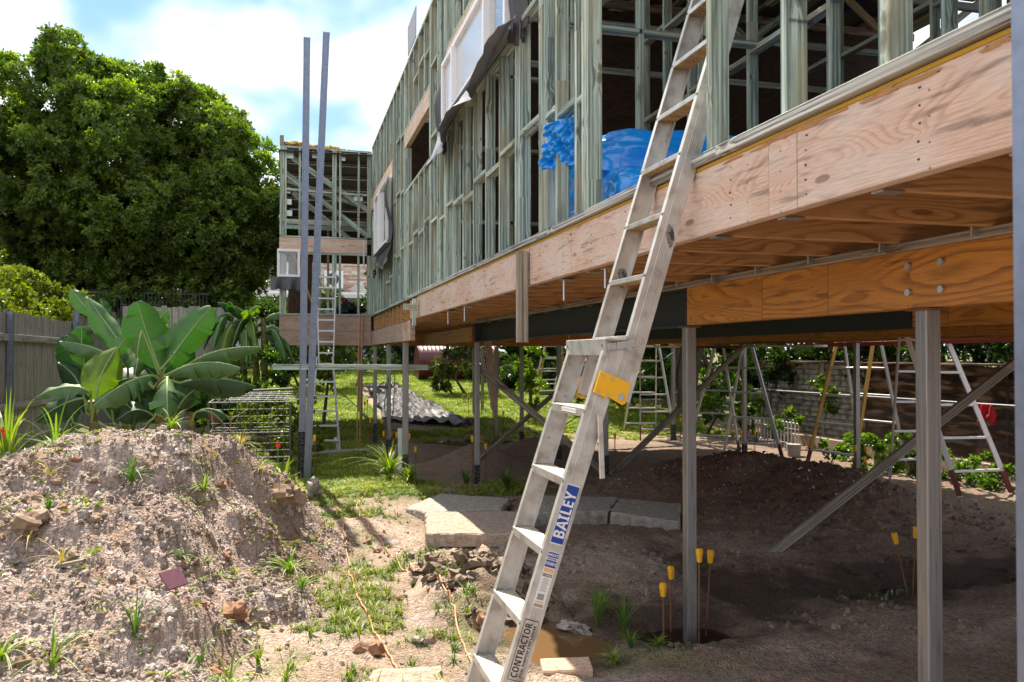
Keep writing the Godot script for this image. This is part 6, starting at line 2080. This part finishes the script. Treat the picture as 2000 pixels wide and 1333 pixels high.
func planting() -> void:
	big_tree()
	banana_plants()
	var small := leaf_mesh(7, 0.075, 0.04, 0.04, 5)
	var mid := leaf_mesh(7, 0.1, 0.05, 0.05, 6)
	var wide := leaf_mesh(6, 0.11, 0.085, 0.06, 7)
	var lance := leaf_mesh(7, 0.2, 0.05, 0.06, 8, 0.7)
	bush("hedge", "bright yellow green hedge rising behind the left paling fence", "hedge", [[-3.7, 2.1, 10.2, 0.5], [-3.6, 2.2, 11.2, 0.5], [-3.5, 2.1, 12.1, 0.5], [-3.9, 2.3, 13.0, 0.6], [-3.3, 2.2, 13.6, 0.5], [-4.3, 2.3, 11.6, 0.7], [-3.8, 1.6, 9.2, 0.6]], small, 70, 24, 0.2, Color(0.17, 0.2, 0.03), Color(0.44, 0.46, 0.08), 0.9)
	bush("shrub", "leafy green shrub below the far banana clump", "shrub", [[-0.55, 1.1, 14.9, 0.42], [-0.75, 0.8, 14.6, 0.35], [-0.3, 1.3, 15.1, 0.35], [-1.1, 0.9, 15.0, 0.4]], mid, 60, 20, 0.18, Color(0.05, 0.12, 0.02), Color(0.22, 0.34, 0.03), 0.9)
	bush("shrub", "yellowish vine growing through the wire cage", "shrub", [[-0.3, 0.6, 13.0, 0.42], [0.0, 0.75, 13.3, 0.35], [-0.7, 0.7, 13.1, 0.45], [0.12, 0.4, 13.1, 0.3]], wide, 50, 14, 0.2, Color(0.12, 0.17, 0.02), Color(0.4, 0.45, 0.05), 0.6)
	bush("mango_tree", "young mango bush with drooping leaves before the red tank", "shrub", [[4.6, 1.5, 23.0, 0.5], [4.35, 1.1, 22.9, 0.5], [4.9, 1.9, 23.1, 0.5], [5.2, 1.5, 23.2, 0.45], [4.6, 2.2, 23.2, 0.5]], lance, 30, 12, 0.22, Color(0.05, 0.085, 0.02), Color(0.3, 0.2, 0.06), 1.0)
	bush("mango_tree", "drooping bush behind the left row of steel posts", "shrub", [[1.2, 1.9, 24.5, 0.8], [0.2, 1.8, 25.0, 0.8], [2.0, 2.2, 25.0, 0.8], [0.8, 2.6, 25.0, 0.9], [2.6, 2.0, 26.0, 0.8]], lance, 20, 12, 0.3, Color(0.045, 0.08, 0.02), Color(0.25, 0.24, 0.04), 1.1)
	bush("sapling", "yellow green sapling seen through the rungs of the far ladder", "shrub", [[0.85, 1.55, 17.5, 0.22], [0.75, 1.2, 17.5, 0.18], [0.95, 1.9, 17.6, 0.18]], wide, 60, 8, 0.15, Color(0.3, 0.33, 0.02), Color(0.5, 0.48, 0.04), 0.8, 1)
	bush("sapling", "bright leafy sapling beyond the posts left of the ladder", "shrub", [[5.3, 1.5, 18.5, 0.3], [5.25, 1.1, 18.4, 0.3], [5.4, 0.75, 18.4, 0.25]], wide, 50, 9, 0.2, Color(0.16, 0.26, 0.02), Color(0.4, 0.5, 0.05), 0.9, 1)
	# pawpaw like plant
	var pp := thing("pawpaw_plant", "thin pawpaw like plant with spreading leaves beyond the posts", "shrub")
	var st := Build.new()
	st.tube(PackedVector3Array([V(5.6, 0.6, 22.8), V(5.62, 1.4, 22.8), V(5.6, 2.1, 22.8)]), 0.05, 0.03, 8)
	put(st, "stem", M.bark, pp)
	for k in 9:
		var g := k * 1.9
		var p0 := V(5.6, 1.3 + k * 0.1, 22.8)
		var dir := Vector3(cos(g), 0, sin(g))
		banana_leaf(pp, M.banana_lime if k % 3 == 0 else M.banana, p0 + dir * 0.1, p0 + dir * 0.3 + Vector3(0, 0.2, 0), p0 + dir * 0.55 + Vector3(0, 0.0, 0), 0.09, (Vector3.UP + Vector3(0, 0, 0.5)).normalized(), 0.4, 2, 70 + k)
	# trees and creeper round the right boundary and along the back
	for q in [["dark creeper heaped over the roof of the white shed", [[10.0, 1.85, 14.0, 0.6], [10.6, 2.2, 14.6, 0.8], [10.2, 2.1, 13.0, 0.6], [9.9, 1.7, 12.8, 0.4], [9.6, 1.35, 14.9, 0.35], [9.5, 1.1, 15.0, 0.25], [11.5, 2.9, 14.0, 1.1]]], ["dark leafy thicket above the rusted shed roof", [[10.3, 2.0, 11.6, 0.6], [10.4, 2.1, 10.4, 0.7], [10.3, 2.1, 9.3, 0.7], [11.4, 2.9, 10.4, 1.1], [10.5, 2.2, 8.2, 0.8], [11.4, 3.0, 8.4, 1.2], [11.5, 2.9, 12.3, 1.1]]]]:
		bush("thicket", q[0], "thicket", q[1], mid, 40, 20, 0.25, Color(0.025, 0.06, 0.015), Color(0.13, 0.2, 0.03), 1.15)
	for q in [[9.2, 18.5, "dark tree with bare lower trunks left of the white shed"], [8.0, 20.5, "dense tree behind the trestles at the back boundary"], [11.5, 17.5, "shady tree standing behind the white shed"]]:
		var lobes := []
		for k in 9:
			lobes.append([q[0] + rng.randf_range(-1.5, 1.5), 2.6 + rng.randf_range(-0.6, 2.2), q[1] + rng.randf_range(-0.9, 0.9), rng.randf_range(0.6, 1.0)])
		var o := bush("tree", q[2], "tree", lobes, mid, 18, 20, 0.3, Color(0.03, 0.065, 0.014), Color(0.17, 0.26, 0.03), 1.3, 0)
		for k in 4:
			var b := Build.new()
			var x0: float = q[0] + rng.randf_range(-0.7, 0.7)
			b.tube(PackedVector3Array([V(x0, 0.0, q[1]), V(x0 + rng.randf_range(-0.3, 0.3), 1.2, q[1]), V(x0 + rng.randf_range(-0.8, 0.8), 2.8, q[1])]), 0.09, 0.04, 7)
			put(b, "trunk", M.bark, o)
	bush("shrub", "sunlit leafy vine on the fence left of the white shed", "shrub", [[8.7, 0.8, 15.0, 0.3], [8.6, 0.5, 14.6, 0.3], [8.4, 0.7, 15.8, 0.35], [8.7, 0.35, 13.6, 0.25], [8.9, 1.0, 16.4, 0.4], [8.9, 0.9, 12.9, 0.22]], wide, 70, 12, 0.15, Color(0.08, 0.16, 0.02), Color(0.32, 0.4, 0.05), 0.75)
	bush("shrub", "bright undergrowth beneath the back boundary trees", "shrub", [[7.5, 1.3, 20.5, 0.8], [8.5, 1.2, 20.2, 0.8], [9.6, 1.0, 19.5, 0.9], [10.5, 0.9, 18.0, 0.8], [6.9, 0.9, 19.5, 0.4], [10.8, 1.7, 19.5, 1.0], [9.4, 2.0, 21.5, 1.0]], wide, 16, 14, 0.25, Color(0.09, 0.2, 0.02), Color(0.28, 0.42, 0.04), 1.0)
	bush("ground_cover", "broad leaved ground cover sunlit along the foot of the block wall", "ground cover", [[8.5, 0.16, 8.6, 0.22], [8.6, 0.18, 9.1, 0.24], [8.5, 0.2, 9.6, 0.25], [8.3, 0.18, 10.1, 0.25], [8.0, 0.2, 10.5, 0.25], [8.55, 0.22, 10.6, 0.25], [7.75, 0.15, 10.9, 0.2], [8.6, 0.15, 8.0, 0.2], [8.4, 0.2, 11.4, 0.22]], wide, 160, 9, 0.1, Color(0.1, 0.2, 0.03), Color(0.35, 0.46, 0.08), 0.62, 0)
	for q in [["tall dark hedge of shrubs behind the red tank", [[3.0, 2.0, 31.0, 1.4], [5.0, 2.2, 31.5, 1.5], [7.0, 2.4, 31.0, 1.5], [9.0, 2.4, 30.0, 1.5], [4.0, 3.6, 32.0, 1.5], [6.5, 3.8, 32.0, 1.5], [9.0, 3.6, 31.5, 1.5]]], ["dark screen of trees behind the rear wing", [[-6.5, 2.0, 25.0, 1.5], [-8.5, 2.2, 25.5, 1.7], [-10.5, 2.4, 25.0, 1.7], [-2.5, 2.4, 29.0, 1.5], [-0.5, 2.0, 29.5, 1.4], [1.3, 2.2, 30.0, 1.4], [-4.0, 2.6, 27.0, 1.5]]], ["dark wall of foliage at the far right boundary corner", [[6.8, 1.3, 24.5, 1.0], [8.3, 1.2, 24.0, 1.2], [9.9, 1.2, 23.0, 1.2], [11.3, 1.2, 21.5, 1.2], [8.0, 2.9, 24.5, 1.3], [10.0, 3.0, 23.5, 1.4], [12.0, 3.0, 21.0, 1.4], [12.2, 1.2, 19.0, 1.1]]], ["deep green trees behind the right boundary sheds", [[12.5, 2.5, 27.0, 1.8], [14.5, 2.5, 23.0, 2.0], [15.5, 2.5, 18.0, 2.0], [15.5, 3.0, 13.0, 2.2], [15.0, 3.0, 8.5, 2.2], [11.0, 3.2, 28.5, 1.6]]]]:
		bush("tree_screen", q[0], "trees", q[1], mid, 12, 20, 0.4, Color(0.025, 0.055, 0.015), Color(0.1, 0.16, 0.025), 1.9)
	# straps, tufts and weeds one could count
	var lime := [Color(0.2, 0.3, 0.03), Color(0.13, 0.24, 0.03), Color(0.3, 0.36, 0.05)]
	var green := [Color(0.09, 0.19, 0.03), Color(0.13, 0.24, 0.035), Color(0.06, 0.14, 0.025)]
	var straw := [Color(0.45, 0.3, 0.14), Color(0.4, 0.33, 0.12), Color(0.5, 0.4, 0.25)]
	strap_plant("strap_lily", "tall strappy green lily at the far left behind the heap", V(-1.95, 0.72, 6.9), 38, 0.78, 0.012, 0.55, lime, 2)
	strap_plant("strap_lily", "second clump of long arching straps nearer the banana", V(-1.68, 0.85, 7.1), 20, 0.62, 0.01, 0.85, lime, 4)
	strap_plant("canna", "broad leaved canna with a red flower at the far left", V(-1.9, 0.66, 6.35), 18, 0.36, 0.04, 0.75, green, 6)
	for q in [[-1.86, 1.12, 6.5, "red canna flower over the straps at the far left"], [-0.07, 0.86, 7.75, "red canna flower behind the right shoulder of the heap"]]:
		var b := Build.new()
		for i in 7:
			b.lump(V(q[0] + rng.randf_range(-0.014, 0.014), q[1] + rng.randf_range(-0.03, 0.03), q[2] + rng.randf_range(-0.01, 0.01)), Vector3(0.007, 0.014, 0.007), 0.4, fine, i + 5, 4, 6)
		var fl := put(b, "canna_flower", M.flower)
		rod(fl, "stalk", M.banana, V(q[0], q[1] - 0.4, q[2]), V(q[0], q[1] - 0.02, q[2]), 0.004, 5)
		tag(fl, q[3], "flower")
	strap_plant("canna", "small canna with broad leaves at the right shoulder of the heap", V(-0.04, 0.5, 7.75), 7, 0.3, 0.03, 0.6, lime, 8)
	strap_plant("grass_clump", "tall arching grass clump beside the grey drain pipe", V(1.3, ground_y(1.3, 11.2), 11.2), 100, 0.7, 0.01, 0.9, lime, 12)
	strap_plant("grass_clump", "dense short grass at the foot of the left steel post", V(1.5, ground_y(1.5, 10.8), 10.8), 110, 0.34, 0.012, 0.8, lime, 13)
	strap_plant("reed_clump", "tall thin reeds growing at the rim of the dark puddle", V(1.98, ground_y(1.98, 4.85), 4.85), 26, 0.38, 0.0045, 0.5, green, 14)
	strap_plant("reed_clump", "low sprawling weeds left of the dark puddle", V(1.9, ground_y(1.9, 4.55), 4.55), 30, 0.16, 0.004, 1.0, green, 15)
	strap_plant("reed_clump", "green weeds at the edge of the muddy puddle below the ladder", V(1.72, ground_y(1.72, 4.35), 4.35), 40, 0.12, 0.005, 1.0, lime, 16)
	strap_plant("reed_clump", "fine leafy weeds between the puddle and the near post", V(1.95, ground_y(1.95, 5.15), 5.15), 60, 0.2, 0.005, 0.9, lime, 21)
	strap_plant("reed_clump", "thin upright reeds behind the flat grey stone in the puddle", V(1.86, ground_y(1.86, 4.98), 4.98), 34, 0.34, 0.004, 0.5, green, 22)
	strap_plant("reed_clump", "tangled low weeds in front of the dark puddle rim", V(2.05, ground_y(2.05, 4.5), 4.5), 60, 0.1, 0.004, 1.1, lime, 23)
	strap_plant("grass_clump", "dark shaded grass behind the pointed slab", V(2.55, ground_y(2.55, 9.9), 9.9), 90, 0.34, 0.008, 0.7, green, 17)
	strap_plant("grass_clump", "shaded grass around the middle post and its starter bars", V(2.2, ground_y(2.2, 10.6), 10.6), 60, 0.26, 0.008, 0.7, green, 18)
	# weeds on the heap, each by what grows round it
	var wd := [[-0.98, 6.05, 0.16, 16, "green tuft high on the spoil heap, left of centre"], [-0.55, 6.25, 0.1, 20, "bright little tuft near the crest of the spoil heap"], [-0.82, 6.75, 0.14, 26, "seeding grass tuft on the crest before the banana"], [-0.7, 4.45, 0.17, 9, "tuft below the plum tile on the heap"], [-1.0, 4.2, 0.2, 10, "large spreading tuft at the bottom of the heap"], [-1.22, 4.25, 0.12, 22, "bushy tuft at the lower left of the heap"], [-0.4, 4.4, 0.13, 7, "thin arching tuft right of the tile"], [-0.14, 4.7, 0.13, 8, "thin arching tuft at the right toe of the heap"], [-0.25, 4.1, 0.14, 8, "loose tuft on the flat below the heap"], [-1.35, 5.55, 0.1, 8, "tuft beside the wedge shaped stone"], [0.02, 6.0, 0.16, 34, "feathery weeds on the right face of the heap"], [0.1, 5.7, 0.12, 20, "second feathery weed low on the right face"], [-0.6, 5.4, 0.07, 14, "small leafy weed on the heap face"], [0.0, 4.35, 0.11, 14, "tuft at the bottom edge right of the heap"]]
	var k := 0
	for q in wd:
		strap_plant("grass_tuft", q[4], V(q[0], heap_y(q[0], q[1]) if heap_y(q[0], q[1]) > ground_y(q[0], q[1]) else ground_y(q[0], q[1]), q[1]), int(q[3] * 1.5), q[2] * 1.75, 0.006, 1.15, lime if k % 3 else green, 200 + k)
		k += 1
	strap_plant("broad_weed", "lime broad leaved seedling on the middle of the heap", V(-0.33, heap_y(-0.33, 5.7), 5.7), 7, 0.1, 0.014, 0.7, [Color(0.35, 0.42, 0.03)], 240)
	for q in [[-1.18, 5.15, "dry orange grass tuft on the left of the heap"], [-1.38, 5.3, "dry yellow strap leaves beside the clay lump"], [-0.35, 7.05, "straw coloured dead grass on the right of the crest"], [-0.2, 6.9, "dry twiggy stalks at the right of the crest"], [-1.45, 6.0, "dry bent stalk near the left of the heap"]]:
		strap_plant("dry_tuft", q[2], V(q[0], heap_y(q[0], q[1]) - 0.01, q[1]), 18 if q[0] < -0.5 else 60, 0.2, 0.004, 1.2, straw, int(q[1] * 100))
	for i in 5:
		var b := Build.new()
		var x := -0.55 + i * 0.13
		b.tube(PackedVector3Array([V(x, heap_y(x, 6.95) - 0.02, 6.95), V(x + 0.05 * sin(i * 3.0), heap_y(x, 6.95) + 0.14, 6.9), V(x + 0.16 * sin(i * 2.1), heap_y(x, 6.95) + 0.22, 6.85)]), 0.004, 0.002, 5)
		tag(put(b, "dead_stalk", M.pine_raw), ORDINAL[i] + " thin dead stalk from the left on the crest of the heap", "stalk", "dead stalks on the crest")
	# turf
	var xf := []
	var cols := PackedColorArray()
	var want := 52000
	var tries := 0
	while xf.size() < want and tries < 160000:
		tries += 1
		var x: float
		var t: float
		if tries % 5 < 3:
			t = rng.randf_range(13.5, 30.0)
			x = rng.randf_range(-2.0, 9.0)
		else:
			t = rng.randf_range(4.0, 13.5)
			x = rng.randf_range(-1.6, 3.2)
		var g := turf_at(x, t)
		if rng.randf() > g * (0.9 if t > 10.0 else 0.5):
			continue
		if x > 1.1 and x < 2.4 and t > 6.7 and t < 9.7 and not (t > 9.3 and x > 2.0):
			continue
		var y := ground_y(x, t)
		if t < 9.5 and heap_y(x, t) > y + 0.02:
			continue
		var far := clampf((t - 8.0) / 12.0, 0, 1)
		var s := lerpf(0.75, 1.35, far) * rng.randf_range(0.6, 1.3)
		if t < 9.0 and x > 1.2:
			s *= 0.6
		var bb := Basis(Vector3.UP, rng.randf() * TAU) * Basis.from_scale(Vector3(s * 1.2, s, s * 1.2))
		xf.append(Transform3D(bb, V(x, y - 0.005, t)))
		var n := clampf(0.5 + broad.get_noise_2d(x * 130, t * 130) * 1.5, 0, 1)
		var c := Color(0.2, 0.3, 0.03).lerp(Color(0.5, 0.54, 0.08), n * 0.8 + rng.randf_range(-0.2, 0.2))
		if t < 10.0:
			c = Color(0.12, 0.21, 0.025).lerp(Color(0.36, 0.4, 0.07), n * 0.7 + rng.randf_range(-0.3, 0.3))
			s *= rng.randf_range(0.5, 1.6)
			bb = Basis(Vector3.UP, rng.randf() * TAU) * Basis.from_scale(Vector3(s, s, s))
			xf[xf.size() - 1] = Transform3D(bb, V(x, y - 0.005, t))
		if rng.randf() < 0.08:
			c = Color(0.36, 0.3, 0.14)
		cols.append(c)
	var turf := scatter("grass", blades(10, 0.08, 0.0055, 0.9, 77), M.grass, xf, cols)
	turf.set_meta("kind", "stuff")
	turf.set_meta("label", "short bright grass over the lawn and in patches on the path")
	# gravel in the heap and on the trodden soil
	xf = []
	cols = PackedColorArray()
	for i in 26000:
		var on_heap := i % 4 < 3
		var x := rng.randf_range(-2.2, 0.6) if on_heap else rng.randf_range(-0.4, 6.5)
		var t := rng.randf_range(3.3, 8.0) if on_heap else rng.randf_range(3.9, 9.5)
		var y := heap_y(x, t) if on_heap else ground_y(x, t)
		if on_heap and y < 0.03:
			continue
		if not on_heap and t < 9.0 and (heap_y(x, t) > ground_y(x, t) or bump(x, t, 1.5, 4.9, 0.3, 0.6) > 0.3 or bump(x, t, 2.34, 4.78, 0.4, 0.3) > 0.3):
			continue
		var r := 0.0035 + 0.013 * pow(rng.randf(), 3.5)
		var bb := Basis(sphere_dir(), rng.randf() * TAU) * Basis.from_scale(Vector3(r * rng.randf_range(0.9, 1.6), r * 0.8, r))
		xf.append(Transform3D(bb, V(x, y + r * 0.2, t)))
		var q := rng.randf()
		var c := Color(0.42, 0.36, 0.32).lerp(Color(0.26, 0.2, 0.165), rng.randf())
		if q < 0.06:
			c = Color(0.7, 0.66, 0.6)
		elif q < 0.13:
			c = Color(0.42, 0.24, 0.13)
		cols.append(c)
	var gm := Build.new()
	gm.lump(Vector3.ZERO, Vector3.ONE, 0.35, fine, 3, 3, 5)
	var grv := scatter("gravel", gm.mesh(), M.gravel, xf, cols)
	grv.set_meta("kind", "stuff")
	grv.set_meta("label", "fine pale gravel and crumbs over the spoil heap and bare soil")
	# weeds too small to count on the heap
	var wx := []
	var wcol := PackedColorArray()
	for i in 900:
		var x := rng.randf_range(-2.0, 0.35)
		var t := rng.randf_range(3.6, 7.6)
		if heap_y(x, t) < 0.03 or fine.get_noise_2d(x * 90, t * 90) < (0.02 if x < -0.25 else -0.25):
			continue
		var k2 := rng.randf_range(0.35, 1.0)
		wx.append(Transform3D(Basis(Vector3.UP, rng.randf() * TAU) * Basis.from_scale(Vector3(k2, k2, k2)), V(x, heap_y(x, t), t)))
		wcol.append(Color(0.16, 0.26, 0.03).lerp(Color(0.4, 0.42, 0.07), rng.randf()))
	var weeds := scatter("weeds", leaf_mesh(7, 0.07, 0.022, 0.02, 91), M.grass, wx, wcol)
	weeds.set_meta("label", "scattered tiny green weeds sprouting over the spoil heap")
	# crumbled lumps of soil
	xf = []
	var ccol := PackedColorArray()
	for i in 14000:
		var on_heap := i % 2 == 0
		var x := rng.randf_range(-2.2, 0.5) if on_heap else rng.randf_range(1.9, 7.2)
		var t := rng.randf_range(3.3, 7.8) if on_heap else rng.randf_range(4.2, 10.5)
		var y := heap_y(x, t) if on_heap else ground_y(x, t)
		var n2 := fine.get_noise_2d(x * 70 + 400, t * 70)
		if on_heap and (y < 0.03 or n2 < -0.08):
			continue
		if not on_heap and (n2 < 0.02 and bump(x, t, 5.3, 8.4, 1.2, 1.3) < 0.25 or bump(x, t, 2.34, 4.78, 0.5, 0.35) > 0.3 or t < 9.0 and t > 7.0 and x < 4.0):
			continue
		var r := 0.007 + 0.02 * pow(rng.randf(), 3.0)
		xf.append(Transform3D(Basis(sphere_dir(), rng.randf() * TAU) * Basis.from_scale(Vector3(r * rng.randf_range(0.9, 1.5), r * 0.8, r)), V(x, y + r * 0.1, t)))
		var c0 := (heap_tint(x, t, y) if on_heap else soil_tint(x, t, y)) * rng.randf_range(0.42, 0.85)
		ccol.append(Color(c0.r, c0.g, c0.b))
	var lm := Build.new()
	lm.lump(Vector3.ZERO, Vector3.ONE, 0.4, fine, 9, 6, 9)
	var crumbs := scatter("soil_crumbs", lm.mesh(), M.gravel, xf, ccol)
	crumbs.set_meta("label", "crumbled lumps of soil over the heap and beneath the house")


func _ready() -> void:
	rng.seed = 20240
	fine.seed = 3
	fine.noise_type = FastNoiseLite.TYPE_SIMPLEX_SMOOTH
	fine.frequency = 0.02
	fine.fractal_octaves = 4
	cell.seed = 6
	cell.noise_type = FastNoiseLite.TYPE_CELLULAR
	cell.cellular_return_type = FastNoiseLite.RETURN_DISTANCE
	cell.frequency = 0.1
	cell.fractal_octaves = 2
	cell.domain_warp_enabled = true
	cell.domain_warp_amplitude = 6.0
	cell.domain_warp_frequency = 0.06
	broad.seed = 8
	broad.noise_type = FastNoiseLite.TYPE_SIMPLEX_SMOOTH
	broad.frequency = 0.01
	broad.fractal_octaves = 3
	var cam := Camera3D.new()
	cam.name = "camera"
	cam.fov = 43.59
	cam.near = 0.05
	cam.far = 400.0
	cam.position = Vector3(0, 1.65, 0)
	cam.rotation_degrees = Vector3(0.95, -14.79, 0)
	var lens := CameraAttributesPhysical.new()
	lens.frustum_focal_length = 30.0
	lens.frustum_focus_distance = 6.0
	lens.exposure_aperture = 8.0
	cam.attributes = lens
	add_child(cam)
	cam.fov = 43.59
	var e := Environment.new()
	e.background_mode = Environment.BG_SKY
	var sky := Sky.new()
	sky.sky_material = make_sky()
	e.sky = sky
	e.sky_rotation = Vector3(0, 0.0, 0)
	e.background_energy_multiplier = 0.66
	e.tonemap_mode = Environment.TONE_MAPPER_LINEAR
	e.tonemap_exposure = 2.4
	e.sdfgi_enabled = true
	e.ssao_enabled = true
	e.ssil_enabled = true
	var we := WorldEnvironment.new()
	we.name = "world"
	we.environment = e
	add_child(we)
	var sun := DirectionalLight3D.new()
	sun.name = "sun"
	sun.light_color = Color(1.0, 0.95, 0.87)
	sun.light_energy = 1.6
	sun.light_angular_distance = 0.5
	sun.shadow_enabled = true
	add_child(sun)
	sun.look_at_from_position(Vector3(-0.075, 1.34, -1.0), Vector3.ZERO)
	make_materials()
	var gx := axis([-150.0, 12.0, -18.0, 1.0, -3.4, 0.12, -0.2, 0.04, 4.2, 0.06, 7.0, 0.1, 9.6, 0.8, 18.0, 12.0, 150.0])
	var gt := axis([-60.0, 6.0, 0.0, 0.4, 3.6, 0.04, 9.6, 0.07, 14.0, 0.15, 20.0, 0.5, 32.0, 8.0, 200.0])
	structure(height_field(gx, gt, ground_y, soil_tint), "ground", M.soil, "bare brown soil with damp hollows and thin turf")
	var hx := axis([-2.84, 0.021, 0.95])
	var ht := axis([2.9, 0.4, 3.3, 0.02, 8.0, 0.05, 9.4])
	tag(put(height_field(hx, ht, heap_y, heap_tint), "spoil_heap", M.heap), "sunlit heap of gravelly excavated soil filling the lower left", "spoil heap")
	for q in [[1.5, 4.9, 0.5, 0.95, -0.045, M.water, "muddy brown puddle in sun beneath the ladder"], [2.35, 4.78, 0.6, 0.45, -0.075, M.water_dark, "dark still puddle round the foot of the near post"], [4.5, 5.1, 1.2, 0.45, -0.075, M.water_dark, "black puddle behind the right hand post"], [3.2, 15.2, 0.9, 0.5, 0.06, M.water_dark, "wet patch beneath the middle of the house"]]:
		var b := Build.new()
		var pts := PackedVector3Array()
		for i in 48:
			var a := TAU * i / 48
			var k := 1.0 + 0.12 * sin(a * 3.0 + q[0]) + 0.07 * sin(a * 5.0)
			pts.append(V(q[0] + cos(a) * q[2] * k, q[4], q[1] + sin(a) * q[3] * k))
		for i in 48:
			b.tri(V(q[0], q[4], q[1]), pts[i], pts[(i + 1) % 48])
		structure(b, "puddle", q[5], q[6])
	build_house()
	big_ladder()
	other_ladders()
	neighbours()
	site_things()
	starter_bars()
	planting()
